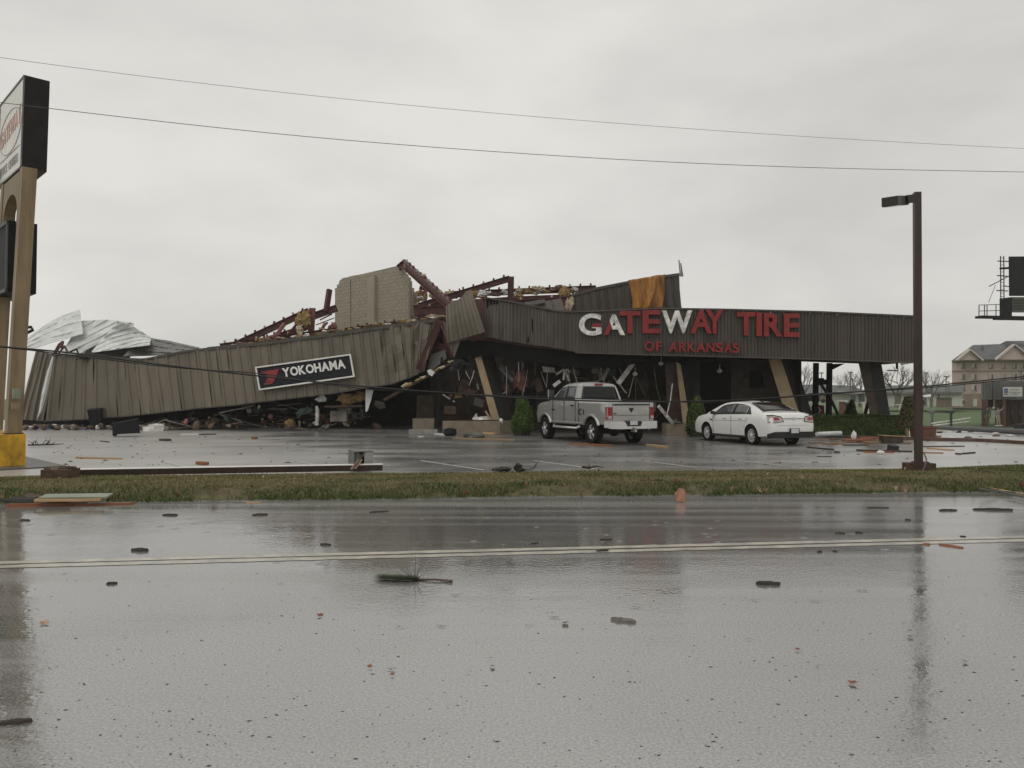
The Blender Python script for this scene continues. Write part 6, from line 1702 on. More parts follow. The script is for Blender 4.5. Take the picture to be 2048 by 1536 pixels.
# heap of boards in front of the hedge
for i in range(26):
    x = random.uniform(1612, 1835); y = random.uniform(874, 891); L = random.uniform(20, 62); dy = random.uniform(-1.6, 1.6)
    mt = random.choice(['wood_red', 'wood_red', 'wood_raw', 'wood_dark', 'debris_brown'])
    gboard(x, y, x + L, y + dy, random.uniform(.06, .2), random.uniform(.015, .04), mt, {'wood_red': 'red brown', 'wood_raw': 'pale', 'wood_dark': 'dark', 'debris_brown': 'dull brown'}[mt] + (' long' if L > 55 else ' short') + ' splintered board ' + ('beside the sedan rear' if x < 1680 else 'before the middle of the hedge' if x < 1760 else 'near the light pole'), group='splintered boards in front of the hedge', z=.025 + .07 * random.random() * (y < 885))
gboard(1690, 881, 1742, 879, .5, .07, 'wood_red', 'bright orange brown slab in the heap before the hedge', z=.08)
b = MB(); a, c = G(1634, 868, .26), G(1681, 866, .26); b.tube([a, c], .085, 10); tag(b.build('grey_tube', 'silver_sheet'), 'pale grey tube lying against the hedge', 'tube')
b = MB(); a, c = G(1655, 871.5, .12), G(1684, 871.5, .12); b.tube([a, c], .08, 8); tag(b.build('green_tube', 'debris_green'), 'short green tube under the pale grey tube', 'tube')
b = MB(); b.lump(G(1708, 871, .15), (.1, .1, .18), seed=3, sub=2); tag(b.build('white_scrap', 'white_trash', smooth=True), 'crumpled white scrap at the foot of the hedge', 'scrap')
b = MB(); b.lump(G(1761, 905, .06), (.11, .09, .07), seed=5, sub=2, rough=.2); tag(b.build('white_lump', 'white_trash', smooth=True), 'round white lump in the water right of the sedan', 'scrap')
bx_ = thing('wooden_crate', 'low brown broken crate in front of the hedge', 'crate', loc=G(1782, 878)); c = G(1782, 876, .2)
c.z = .14; MB().box(c, (.7, .4, .24)).build('side', 'wood_dark', bx_); MB().box(c + Vector((0, 0, .14)), (.8, .5, .03), Matrix.Rotation(.06, 3, 'Y')).build('lid', 'wood_raw', bx_)
b = MB(); c = G(1786, 892, .16); c.z = .1; b.box(c, (.26, .22, .18), Matrix.Rotation(.3, 3, 'Z') @ Matrix.Rotation(.25, 3, 'X')); b.tube([c, c + Vector((.2, -.1, -.1))], .03, 5)
tag(b.build('dark_box', 'black_plastic'), 'small dark box tipped on the boards beside the light pole', 'box')
b = MB(); p0, p1 = G(1815, 872, .05), G(1808, 848, .3); b.tube([p0, p0 + Vector((-.05, 0, .4)), p0 + Vector((-.25, .1, .75))], [.05, .045, .02], 6); tag(b.build('broken_branch', 'wood_raw'), 'pale broken stem sticking up at the hedge end', 'branch')

# blue painted kerb blocks in front of the canopy
for i, (x0, x1, y, m) in enumerate(((58, 76, 858, 'blue_pale'), (82, 104, 859, 'blue_paint'), (138, 170, 860, 'blue_pale'), (392, 410, 855, 'blue_paint'), (412, 440, 856, 'blue_pale'), (440, 496, 857, 'blue_paint'), (496, 520, 857, 'blue_paint'))):
    a, c = G(x0, y), G(x1, y); b = MB(); d = Vector((0, .35, 0)); u = Vector((0, 0, .13))
    b.hexa([a, c, c + d, a + d], [a + u, c + u, c + d + u, a + d + u]); tag(b.build('kerb_block', m), 'blue painted kerb block in front of the sagging canopy', 'kerb', 'blue painted kerb blocks')
b = MB()
a, c = G(60, 853), G(880, 866)
for k in range(1): b.hexa([a + Vector((0, .5, 0)), c + Vector((0, .5, 0)), c + Vector((0, 6, 0)), a + Vector((0, 6, 0))], [a + Vector((0, .5, .10)), c + Vector((0, .5, .10)), c + Vector((0, 6, .10)), a + Vector((0, 6, .10))])
struct('bay_apron', b, 'kerb_concrete')

# wheelie bins tipped in front of the canopy
def bin_(label, p, rz, ry, s=1.0):
    t = thing('wheelie_bin', label, 'bin', 'tipped black bins', loc=p, rz=rz)
    t.rotation_euler = (ry[0], ry[1], rz)
    b = MB(); h = 1.0 * s; w0, w1 = .24 * s, .31 * s
    b.hexa([(-w0, -w0, 0), (w0, -w0, 0), (w0, w0, 0), (-w0, w0, 0)], [(-w1, -w1, h), (w1, -w1, h), (w1, w1, h), (-w1, w1, h)]); b.build('tub', 'bin_black', t, local=True)
    b = MB(); b.box((0, 0, h + .02), (w1 * 2.12, w1 * 2.2, .05)); b.box((0, w1 + .06, h - .02), (.4 * s, .05, .05)); b.build('lid', 'bin_black', t, local=True)
    for sx in (-1, 1): MB().lathe([(.0, -.03), (.1, -.03), (.1, .03), (0, .03)], 14, axis='y', c=(0, 0, 0)).build('wheel', 'rubber', t, local=True).location = (sx * w0, w0, .08)
bin_('black wheelie bin standing tilted before the canopy', G(194, 857, .06), .3, (.12, -.08))
bin_('black wheelie bin lying on its side against the first', G(222, 858, .34) + Vector((0, .1, 0)), .5, (0, 1.45))
b = MB(); c = G(145, 857, .0); b.prism([c, c + Vector((.75, 0, 0)), c + Vector((.62, .1, .3)), c + Vector((.55, .1, .95)), c + Vector((.42, .1, .98)), c + Vector((.2, .05, .4))], (0, .3, 0)); tag(b.build('black_tarp', 'bin_black'), 'pointed black plastic scrap left of the bins', 'plastic')
tub = thing('white_tub', 'shallow white plastic tub upturned in front of the canopy', 'tub', loc=G(306, 862)); c = G(306, 862)
MB().hexa([c + Vector((-.5, 0, 0)), c + Vector((.5, 0, 0)), c + Vector((.5, .5, 0)), c + Vector((-.5, .5, 0))], [c + Vector((-.56, 0, .22)), c + Vector((.58, 0, .2)), c + Vector((.58, .55, .2)), c + Vector((-.56, .55, .22))]).build('tub', 'worn_white', tub)
b = MB(); b.lump(c + Vector((.05, .2, .24)), (.42, .2, .12), seed=2, sub=2); b.build('bag', 'white_trash', tub, smooth=True)
bk_ = thing('white_bucket', 'white bucket under the sagging canopy edge', 'bucket', loc=G(384, 852)); MB().lathe([(.16, 0), (.2, .42), (.21, .42), (.21, .46), (.19, .46), (.16, .05)], 16, c=G(384, 851, .1)).build('pail', 'white_trash', bk_, smooth=True)
# yellow bollards
for (x, yb, yt, lab) in ((651, 853, 792, 'tall yellow bollard under the canopy centre'), (460, 851, 812, 'leaning yellow bollard under the canopy left'), (350, 850, 826, 'short yellow bollard at the canopy low end')):
    p = G(x, yb); D = p.y; t = thing('bollard', lab, 'bollard', 'yellow bollards', loc=p); hz_ = P(x, yt, D).z
    MB().lathe([(.10, -.05), (.10, hz_ - .06), (.085, hz_ - .02), (.04, hz_), (0, hz_)], 14, c=p).build('post', 'bollard_yellow', t, smooth=True)

# ---------------------------------------------------------------- rubble under the canopy
def where_label(what, x, big):
    spot = ('at the low left end of the canopy' if x < 330 else 'left of the leaning yellow bollard' if x < 455 else 'right of the leaning yellow bollard' if x < 530 else 'below the YOKOHAMA sign' if x < 630 else 'beside the tall yellow bollard' if x < 690 else 'under the canopy beside the tyre heap')
    return ('large ' if big else 'small ') + what + ' ' + spot
RB_ = {m: [MB().lump((0, 0, 0), (1, 1, 1), seed=i * 7 + j, sub=1, rough=.5).mesh('rubble', m) for i in range(3)] for j, m in enumerate(('debris_grey', 'debris_brown', 'debris_pink', 'insulation', 'worn_white', 'debris_green', 'bin_black'))}
blk = MB()
blk.box((0, -.085, 0), (.40, .035, .2)); blk.box((0, .085, 0), (.40, .035, .2))
for xx in (-.185, 0, .185): blk.box((xx, 0, 0), (.032, .134, .2))
BLK = blk.mesh('concrete_block', 'debris_grey')
for i in range(46):
    x = random.choice([random.uniform(330, 700), random.uniform(440, 640)]); p = G(x, random.uniform(847, 857), 0)
    o = link('concrete_block', BLK); o.location = p + Vector((0, random.uniform(0, 1.5), .12 + random.random() ** 2 * .8)); o.rotation_euler = [random.uniform(-.5, .5), random.uniform(-.5, .5), random.uniform(0, 3)]
    tag(o, where_label('grey concrete block', x, o.location.z > .5).replace('large', 'raised').replace('small', 'low lying'), 'block', 'concrete blocks under the canopy')
for i in range(70):
    x = random.uniform(240, 720); D = random.uniform(39.6, 42); z = .1 + random.random() ** 1.4 * (.25 + 1.15 * ss(300, 560, x)); L = random.uniform(.5, 2.2)
    c = Vector(((x - 1024) / FPX * D, D, z)); a = random.uniform(-.5, .5); e = random.uniform(-.35, .35); d = Vector((math.cos(a) * math.cos(e), math.sin(a), math.sin(e))) * L / 2
    board(c - d, c + d, random.uniform(.05, .2), random.uniform(.02, .07), random.choice(['wood_dark', 'debris_grey', 'debris_brown', 'debris_brown', 'wood_dark', 'debris_grey', 'debris_grey']), where_label('broken timber', x, L > 1.3), group='broken timbers under the canopy')
for i in range(90):
    x = random.uniform(250, 760); D = random.uniform(39.4, 42.5); s = random.uniform(.06, .24)
    o = link('rubble_lump', random.choice(RB_[random.choice(['debris_grey', 'debris_brown', 'debris_grey', 'debris_brown', 'debris_pink', 'worn_white', 'debris_green', 'bin_black', 'insulation'])]))
    o.location = ((x - 1024) / FPX * D, D, .1 + s * .4 + random.random() ** 1.6 * (.2 + 1.0 * ss(320, 560, x))); o.scale = (s * random.uniform(.8, 2), s, s * random.uniform(.4, 1)); o.rotation_euler = (random.random() * 3, random.random(), random.random() * 3)
    tag(o, where_label('rubble lump', x, s > .15), 'rubble', 'rubble lumps under the canopy')
for i in range(34):
    x = random.uniform(44, 250); D = random.uniform(39.6, 41.3); s = random.uniform(.04, .16)
    m_ = random.choice(['debris_grey', 'debris_brown', 'debris_brown', 'bin_black', 'worn_white'])
    o = link('rubble_lump', random.choice(RB_[m_])); o.location = ((x - 1024) / FPX * D, D, .08 + s * .4); o.scale = (s * random.uniform(1, 3), s, s * random.uniform(.5, 1.2)); o.rotation_euler = (random.random(), random.random() * .6, random.random() * 3)
    tag(o, {'debris_grey': 'grey', 'debris_brown': 'brown', 'bin_black': 'black', 'worn_white': 'white'}[m_] + ' rubble lump at the canopy foot ' + ('near the yellow plinth' if x < 110 else 'left of the bins' if x < 180 else 'behind the bins'), 'rubble', 'rubble lumps at the left canopy foot')
clump('big wad of yellow insulation hanging under the canopy right half', 706, 797, 39.2, .8, .4, .5, 'insulation', 201)
clump('yellow insulation on the ground beside the white upright block', 581, 845, 39.6, .35, .3, .25, 'insulation', 202)
b = MB(); p = G(599, 848, .28); b.box(p, (.11, .08, .36)); tag(b.build('white_upright_block', 'white_paint_and_sheen'), 'bright white upright block at the foot of the rubble', 'block')
b = MB(); b.prism([P(731, 779, 38.4), P(747, 778, 38.4), P(742, 800, 38.4), P(735, 822, 38.4), P(731, 824, 38.4)], (0, .05, 0)); tag(b.build('hanging_sheet', 'silver_sheet'), 'pale sheet hanging below the canopy beside the tyre heap', 'metal sheet')
b = MB(); b.beam(P(652, 813, 39.3), P(728, 812, 39), .5, .10); tag(b.build('shelf_board', 'wood_dark'), 'dark shelf board behind the tall yellow bollard', 'board')
b = MB(); b.box(P(679, 832, 39.6), (.85, .5, .55)); b.box(P(690, 822, 39.7), (.6, .4, .3)); tag(b.build('block_pile', 'debris_grey'), 'stacked grey blocks right of the tall yellow bollard', 'block')
b = MB(); b.tube([P(634, 850, 39.3), P(635, 820, 39.2), P(633, 812, 39.2)], [.09, .10, .07], 7); tag(b.build('pale_pipe', 'worn_white'), 'pale upright pipe left of the tall yellow bollard', 'pipe')
b = MB(); b.prism([P(629, 799, 39.2), P(645, 789, 39.2), P(652, 795, 39.2), P(651, 803, 39.2), P(638, 804, 39.2)], (0, .2, 0)); tag(b.build('white_panel_scrap', 'worn_white'), 'angular white scrap above the pale upright pipe', 'scrap')
b = MB(); b.prism([P(590, 828, 39.5), P(600, 817, 39.5), P(622, 814, 39.5), P(626, 822, 39.5), P(606, 830, 39.5)], (0, .4, 0)); b.beam(P(595, 836, 39.4), P(616, 812, 39.4), .06, .06); tag(b.build('green_machine', 'debris_green'), 'dark green crushed machine in the rubble', 'machine')
# heap of black tyres at the service bay
tm = MB(); tm.lathe([(.19, -.08), (.24, -.11), (.31, -.10), (.33, -.06), (.33, .06), (.31, .10), (.24, .11), (.19, .08), (.21, 0)], 24, closed=True); TY = tm.mesh('tyre', 'rubber', True)
k = 0
for layer, cnt in ((0, 5), (1, 5), (2, 4), (3, 3)):
    for i in range(cnt):
        x = lerp(705, 800, (i + .5) / cnt) + random.uniform(-4, 4) if layer < 2 else lerp(722, 785, (i + .5) / cnt)
        p = G(x, 853, 0); o = link('tyre', TY); o.location = (p.x, p.y + random.uniform(0, .3) + .35, .33 + layer * .24 if layer % 2 == 0 else .14 + layer * .24)
        o.rotation_euler = (random.uniform(-.4, .4) + (math.pi / 2 if layer % 2 == 0 else 0), random.uniform(-.3, .3), random.uniform(0, 3)); tag(o, 'black tyre in the heap at the service bay', 'tyre', 'tyres heaped at the service bay')
for i in range(9):
    c = P(1038 + (i % 3) * 12 + random.uniform(-2, 2), 812 - (i // 3) * 12, 38.2); o = link('tyre', TY); o.location = c; o.rotation_euler = (math.pi / 2 + random.uniform(-.2, .2), 0, .3 + random.uniform(-.2, .2)); tag(o, ('bottom', 'middle', 'top')[i // 3] + ' row tyre, ' + ('left', 'centre', 'right')[i % 3] + ' one, racked inside behind the bright shrub', 'tyre', 'tyres racked inside the shop')

# ---------------------------------------------------------------- inside the shop front
def junk(name, label, b, m, cat, smooth=False, group=None): return tag(b.build(name, m, smooth=smooth), label, cat, group)
b = MB(); b.tube([P(1001, 733, 38.6), P(1028, 762, 38.2)], .17, 12); junk('duct', 'silver duct hanging diagonally behind the leaning tan column', b, 'duct', 'duct', True)
b = MB(); b.tube([P(984, 716, 38.5), P(995, 735, 38.4)], .16, 12); junk('duct', 'short silver duct elbow at the top of the leaning column', b, 'duct', 'duct', True)
b = MB(); b.lump(P(1042, 765, 38.3), (.35, .3, .5), seed=4, sub=3, rough=.5); junk('red_curtain', 'crumpled red cloth bundle beside the silver duct', b, 'debris_pink', 'cloth', True)
b = MB(); b.lump(P(940, 786, 38.8), (.35, .3, .2), seed=6, sub=2); junk('pink_insulation', 'pink insulation lump left of the leaning column', b, 'debris_pink', 'insulation', True)
b = MB(); b.lump(P(1012, 778, 38.4), (.2, .2, .3), seed=9, sub=2); junk('pink_insulation', 'pink insulation lump right of the leaning column', b, 'debris_pink', 'insulation', True)
b = MB(); b.lump(P(912, 792, 38.2), (.3, .2, .15), seed=8, sub=2); junk('yellow_insulation', 'yellow insulation scrap in the dark doorway', b, 'insulation', 'insulation', True)
b = MB(); b.prism([P(1085, 733, 37.6), P(1108, 735, 37.6), P(1111, 745, 37.6), P(1086, 744, 37.6)], (0, .06, 0)); junk('ceiling_tile', 'pale ceiling tile hanging left of the truck roof', b, 'worn_white', 'ceiling tile')
b = MB(); b.tube([P(1112, 749, 37), P(1127, 739, 37), P(1131, 742, 37), P(1138, 762, 37)], .06, 6); junk('bent_pipe', 'bent pale pipe above the truck cab', b, 'worn_white', 'pipe')
b = MB(); b.tube([P(1127, 760, 36.8), P(1129, 740, 36.8), P(1133, 739, 36.8), P(1140, 744, 36.8)], .05, 6); junk('bent_pipe', 'hooked pale pipe crossing the bent pipe', b, 'worn_white', 'pipe')
b = MB(); b.beam(P(1107, 772, 36.6), P(1120, 762, 36.6), .2, .16); junk('white_box', 'white fixture lying behind the truck windscreen', b, 'white_trash', 'fixture')
b = MB(); b.beam(P(1236, 768, 36.4), P(1266, 727, 36.6), .22, .1, (0, 1, 0)); junk('fallen_channel', 'pale channel leaning diagonally above the truck roof', b, 'worn_white', 'channel')
b = MB(); b.tube([P(1196, 738, 36.8), P(1200, 757, 36.8), P(1206, 752, 36.8), P(1210, 738, 36.8)], .06, 6); junk('bent_pipe', 'pale loop of pipe above the truck rear window', b, 'debris_grey', 'pipe')
b = MB(); b.beam(P(1206, 760, 36.7), P(1217, 736, 36.7), .14, .06, (0, 1, 0)); junk('fallen_channel', 'grey channel standing above the truck rear window', b, 'debris_grey', 'channel')
b = MB(); b.prism([P(1186, 737, 37.4), P(1198, 738, 37.4), P(1188, 748, 37.4), P(1182, 742, 37.4)], (0, .05, 0)); junk('ceiling_tile', 'small tan ceiling tile scrap over the truck cab', b, 'tan_trim', 'ceiling tile')
b = MB(); b.beam(P(1341, 800, 35.6), P(1345, 767, 35.8), .04, .04); b.beam(P(1334, 828, 35.4), P(1341, 800, 35.6), .04, .04); junk('leaning_rod', 'thin pale rod leaning left of the red door panel', b, 'worn_white', 'rod')
b = MB(); b.beam(P(1257, 795, 36.2), P(1268, 750, 36.4), .03, .03); junk('hanging_rod', 'thin rod hanging behind the truck rear window', b, 'debris_grey', 'rod')
b = MB(); b.beam(P(1317, 812, 33.0), P(1346, 847, 33.8), .14, .05, (0, 1, 0)); junk('leaning_rail', 'white perforated rail leaning behind the truck tailgate', b, 'worn_white', 'rail')
for i in range(5): MB().box(P(1320 + i * 5.5, 816.5 + i * 6.4, 32.95), (.03, .01, .03)).build('hole', 'black_plastic', o if False else bpy.data.objects['leaning_rail'])
b = MB(); b.prism([P(1344, 845, 34.2), P(1362, 846, 34.2), P(1352, 838, 34.2)], (0, .1, 0)); junk('grey_flap', 'grey flap lying on the planter behind the truck', b, 'grey_sheet', 'flap')
b = MB(); b.prism([P(944, 838, 36.6), P(953, 827, 36.6), P(955, 835, 36.6), P(974, 833, 36.5), P(980, 839, 36.5), P(950, 840, 36.5)], (0, .05, .02)); junk('torn_board', 'jagged white torn board on the long planter', b, 'worn_white', 'board')
b = MB(); b.beam(P(971, 822, 36.5), P(982, 840, 36.3), .1, .04); junk('tan_splinter', 'tan splinter at the foot of the leaning column', b, 'tan_trim', 'board')
b = MB(); b.lump(P(1002, 842, 36.0), (.1, .1, .12), seed=3, sub=2); junk('white_rag', 'white rag on the planter corner', b, 'white_trash', 'rag', True)
b = MB(); b.beam(P(870, 866, 37.4), P(878, 800, 37.4), .14, .14); b.beam(P(878, 800, 37.4), P(884, 715, 37.4), .12, .12); junk('door_post', 'dark post standing at the torn canopy end', b, 'dark_steel', 'post')
b = MB(); b.beam(P(902, 802, 37.4), P(930, 735, 37.2), .14, .12); junk('fallen_mullion', 'black mullion leaning left of the tan column', b, 'dark_steel', 'mullion')
b = MB()
for i in range(14): b.lump(P(904 + i * 3.6, 734 - i * 1.6 + random.uniform(-4, 5), 37.0), (.2, .15, .16), seed=i + 90, sub=1, rough=.9)
junk('soffit_rubble', 'ragged dark soffit rubble hanging left of the tan column', b, 'charcoal_side', 'rubble')
b = MB(); b.hexa([P(832, 852, 38.9), P(868, 852, 38.9), P(868, 852, 39.5), P(832, 852, 39.5)], [P(834, 790, 38.9), P(866, 790, 38.9), P(866, 790, 39.5), P(834, 790, 39.5)]); junk('bay_pier', 'brown pier in the dark bay behind the short planter', b, 'brown_wall', 'pier')
for i in range(64):
    x = random.uniform(885, 1320); D = random.uniform(37.6, 39.8); z = random.uniform(.2, 2.7); L = random.uniform(.3, 1.3); c = Vector(((x - 1024) / FPX * D, D, z)); e = random.uniform(-1.4, 1.4); d = Vector((math.cos(e), random.uniform(-.4, .4), math.sin(e))) * L / 2
    board(c - d, c + d, random.uniform(.04, .2), random.uniform(.02, .06), random.choice(['wood_dark', 'white_trash', 'debris_brown', 'debris_grey', 'red_steel', 'debris_brown']), ('upper' if z > 1.8 else 'middle' if z > 1 else 'lower') + ' loose strip of wreckage ' + ('left of the leaning column' if x < 975 else 'behind the bright shrub' if x < 1070 else 'behind the truck cab' if x < 1220 else 'behind the truck bed'), cat='wreckage', group='wreckage inside the shop front', name='loose_strip')
b = MB(); b.lathe([(.2, 0), (.3, .1), (.28, .3), (.1, .35), (0, .36)], 10, c=G(900, 872, 0)); junk('black_bag', 'black rubbish bag in front of the long planter', b, 'bin_black', 'bag', True)
b = MB(); a = G(846, 864, .12); b.box(a + Vector((0, .2, 0)), (1.3, .5, .22)); junk('broken_kerb', 'broken pale kerb slab left of the long planter', b, 'concrete', 'kerb')
b = MB(); a = G(948, 872, .1); b.lump(a, (.45, .25, .14), seed=2, sub=2); junk('clear_sheet', 'crumpled grey sheet in front of the long planter', b, 'grey_sheet', 'sheet', True)
# red cabinet and white hose behind the sedan
rc = thing('red_cabinet', 'dark red tool cabinet standing in the open bay behind the sedan', 'cabinet', loc=P(1636, 830, 38)); MB().hexa([P(1620, 850, 38), P(1650, 850, 38), P(1650, 850, 38.6), P(1620, 850, 38.6)], [P(1624, 809, 38), P(1648, 811, 38), P(1648, 811, 38.6), P(1624, 809, 38.6)]).build('body', 'sign_red_dark', rc)
MB().tube([P(1626, 815, 37.9), P(1637, 815, 37.9), P(1641, 820, 37.9), P(1638, 826, 37.9)], .03, 6).build('hose', 'worn_white', rc)
b = MB(); b.beam(P(1600, 813, 38.5), P(1630, 815, 38.2), .05, .05); junk('pale_rod', 'thin pale rod reaching the red cabinet', b, 'worn_white', 'rod')
pil_ = thing('brick_pillar', 'brick pillar standing on the lawn behind the hedge', 'pillar', loc=P(1684, 840, 60)); MB().hexa([P(1678, 842, 60), P(1690, 842, 60), P(1690, 842, 61), P(1678, 842, 61)], [P(1678, 803, 60), P(1690, 803, 60), P(1690, 803, 61), P(1678, 803, 61)]).build('shaft', 'brick_red', pil_); MB().box(P(1684, 802, 60.3), (.6, .8, .1)).build('cap', 'far_white', pil_)
for (x, y0, y1, lab) in ((1804, 810, 844, 'cream pillar on the lawn beside the climber'), (1732, 806, 846, 'cream pillar left of the rightmost column'), (1814, 812, 838, 'second cream pillar beside the climber')):
    t = thing('cream_pillar', lab, 'pillar', 'cream pillars behind the shop', loc=P(x, y1, 58)); MB().hexa([P(x - 6, y1, 58), P(x + 6, y1, 58), P(x + 6, y1, 59), P(x - 6, y1, 59)], [P(x - 6, y0, 58), P(x + 6, y0, 58), P(x + 6, y0, 59), P(x - 6, y0, 59)]).build('shaft', 'hotel_pale', t)
    MB().box(P(x, y0 - .5, 58.3), (.62, .8, .08)).build('cap', 'far_white', t)
# mailboxes and the downed pole on the side street
def mailbox(label, x, yb, yt, D, flip):
    t = thing('mailbox', label, 'mailbox', 'mailboxes on the side street lawn', loc=P(x, yb, D)); a = P(x, yb, D); c = P(x, yt, D)
    MB().beam(a - Vector((0, 0, .15)), c - Vector((0, 0, .2)), .14, .14).build('post', 'post_grey' if not flip else 'mailbox_black', t)
    b = MB(); L = .55; prof = [(-.1, 0), (.1, 0), (.1, .14)] + [(.1 * math.cos(q), .14 + .1 * math.sin(q)) for q in (.5, 1.05, 1.57, 2.1, 2.64)] + [(-.1, .14)]
    b.prism([c + Vector((-.35, py - .0, pz - .22)) for py, pz in prof], (L, 0, 0)); b.build('box', 'mailbox_black' if flip else 'post_grey', t)
mailbox('grey mailbox right of the climber', 1864, 851, 821, 60, False); mailbox('black mailbox on the lawn before the hotel', 1902, 850, 821, 61, True)
b = MB(); a, c = G(1866, 858), G(2110, 877); a.z += gz(a.x, a.y) + .22; c.z += .2
b.tube([a, a.lerp(c, .5), c], [.09, .12, .15], 10); tag(b.build('downed_pole', 'post_grey', smooth=True), 'long grey pole lying across the side street', 'pole')
for (x0, y0, x1, y1, lab) in ((1862, 847, 1940, 836, 'upper pale pipe lying on the side street lawn'), (1866, 851, 1938, 843, 'lower pale pipe lying on the side street lawn')):
    b = MB(); b.tube([P(x0, y0, 58.5), P(x1, y1, 64)], .05, 6); tag(b.build('pale_pipe', 'worn_white'), lab, 'pipe', 'pale pipes on the side lawn')
b = MB(); p = G(2045, 868, 0); p.z = gz(p.x, p.y) + .2; b.box(p, (.5, .5, .55)); tag(b.build('dark_crate', 'black_plastic'), 'dark crate at the right edge of the side street', 'crate')
for i in range(16):
    x = random.uniform(1868, 2046); y = random.uniform(857, 880); p = G(x, y); p.z = gz(p.x, p.y) + .04; s = random.uniform(.04, .15)
    o = link('street_debris', random.choice(RB_[random.choice(['debris_grey', 'debris_brown', 'bin_black', 'worn_white'])])); o.location = p; o.scale = (s * 1.6, s, s * .5); o.rotation_euler = (0, 0, random.random() * 3)
    tag(o, 'small scrap lying on the side street', 'scrap', 'scraps on the side street')
for i in range(7):
    x = random.uniform(1975, 1990); a = P(x, random.uniform(818, 845), 72.8); c = a + Vector((random.uniform(-.2, .6), 0, random.uniform(-.9, -.2)))
    if i < 4: board(a, c, .07, .05, 'white_trash', 'pale broken lath among the office wreckage', group='pale laths by the brick office')

# ---------------------------------------------------------------- things lying on the grass strip and in the road
def on_strip(x, y, lift=.0): p = G(x, y, .14); return Vector((p.x, p.y, .14 + lift))
a = on_strip(66, 994, -.06); c = on_strip(205, 996, -.06)
sh = thing('green_board', 'grey green board with raw wooden underside at the left kerb', 'board', loc=(a + c) / 2)
R_ = Matrix.Rotation(.09, 3, 'Z') @ Matrix.Rotation(.10, 3, 'X'); m_ = (a + c) / 2 + Vector((.05, .15, .06))
MB().box(m_, (1.02, .26, .03), R_).build('panel', 'green_sheet', sh); MB().box(m_ + Vector((-.05, -.1, -.035)), (.98, .16, .035), R_).build('batten', 'wood_raw', sh)
gboard(10, 1011, 180, 1006, .12, .05, 'wood_red', 'long red brown plank lying in the gutter at left')
gboard(150, 1009, 270, 1007, .10, .035, 'wood_red', 'second red brown plank overlapping in the gutter')
gboard(485, 1004, 522, 1006, .05, .02, 'wood_raw', 'pale splinter in the gutter below the strip')
gboard(1006, 986, 1045, 986, .05, .04, 'wood_raw', 'small pale scrap in the grass at the road edge', z=.04)
dm = MB()
for i in range(20): dm.lump(on_strip(90 + random.uniform(-35, 45), 986 + random.uniform(-4, 6), -.06), (.14, .08, .05), seed=i, sub=1, rough=.8)
tag(dm.build('dark_mulch', 'wood_dark'), 'clump of dark mulch on the bank behind the green board', 'mulch')
tp = MB(); p = on_strip(45, 992, -.09); tp.lump(p, (.32, .14, .07), seed=4, sub=2); tag(tp.build('dark_cloth', 'charcoal_side', smooth=True), 'dark wet cloth on the bank at far left', 'cloth')
b = MB(); p = on_strip(1360, 986, -.05)
p = p + Vector((0, -.03, -.02)); b.prism([p + Vector((-.075, -.05, -.06)), p + Vector((.065, -.05, -.06)), p + Vector((.085, -.03, .05)), p + Vector((.075, .05, .12)), p + Vector((0.01, .07, .125)), p + Vector((-.09, -.02, .045))], (.0, .04, .015)); tag(b.build('orange_scrap', 'board_red'), 'bright orange brown scrap standing on the bank at the road edge', 'scrap')
for (pts, r, lab) in (([(1895, 953), (1975, 975), (2070, 992)], .012, 'long thin pale rod lying from the strip to the road at right'), ([(1958, 977), (2000, 984), (2060, 996)], .018, 'grey tube lying beside the long rod at right'), ([(1960, 978), (2060, 988)], .014, 'second grey tube at the right kerb')):
    b = MB(); q = [G(x, y, .15 if x < 1960 else .06) for x, y in pts]; b.tube(q, r, 6); tag(b.build('metal_rod', 'post_grey' if r > .012 else 'wood_raw'), lab, 'rod', 'rods at the right kerb')
b = MB(); p = on_strip(1868, 951); b.box(p + Vector((0, 0, .02)), (.11, .08, .04), Matrix.Rotation(.5, 3, 'Z')); tag(b.build('white_brick', 'white_trash'), 'small white lump on the grass beside the light pole footing', 'scrap')
# root clump and curled twigs at the back of the strip
b = MB(); c0 = G(1020, 941, .12)
for i in range(9): b.lump(c0 + Vector((random.uniform(-.3, .25), random.uniform(-.05, .1), .02)), (.10, .06, .045), seed=i, sub=1, rough=.9)
b.lump(c0 + Vector((.18, 0, .07)), (.09, .07, .10), seed=77, sub=2, rough=.7)
b.tube([c0 + Vector((.22, 0, .03)), c0 + Vector((.4, 0, .01)), c0 + Vector((.52, 0, .06)), c0 + Vector((.58, 0, .16))], .012, 5)
tag(b.build('root_clump', 'bark'), 'clump of torn roots at the back of the grass strip', 'roots')
for (x, y, lab) in ((1180, 937, 'small twig heap on the strip behind the second parking line'), (1300, 965, 'single dark twig on the strip below the truck'), (1960, 948, 'dark twig on the strip right of the light pole')):
    b = MB(); c0 = on_strip(x, y, .02); b.tube([c0 + Vector((-.18, 0, .02)), c0, c0 + Vector((.15, .02, .03)), c0 + Vector((.3, 0, 0))], [.02, .025, .015, .008], 5); b.tube([c0, c0 + Vector((-.03, 0, .08))], [.015, .008], 5); tag(b.build('twig', 'bark'), lab, 'twig')
b = MB(); b.beam(G(712, 935, .2) + Vector((-.1, 0, -.08)), G(730, 905, .5) + Vector((.0, .0, .0)), .03, .02); tag(b.build('leaning_lath', 'wood_dark'), 'pale lath leaning on the fallen lamp head', 'lath')
b = MB(); b.prism([G(700, 938, .12), G(712, 938, .12), G(725, 920, .3), G(715, 920, .3)], (0, .03, .01)); tag(b.build('bark_slab', 'debris_brown'), 'red brown bark slab before the fallen lamp head', 'bark')
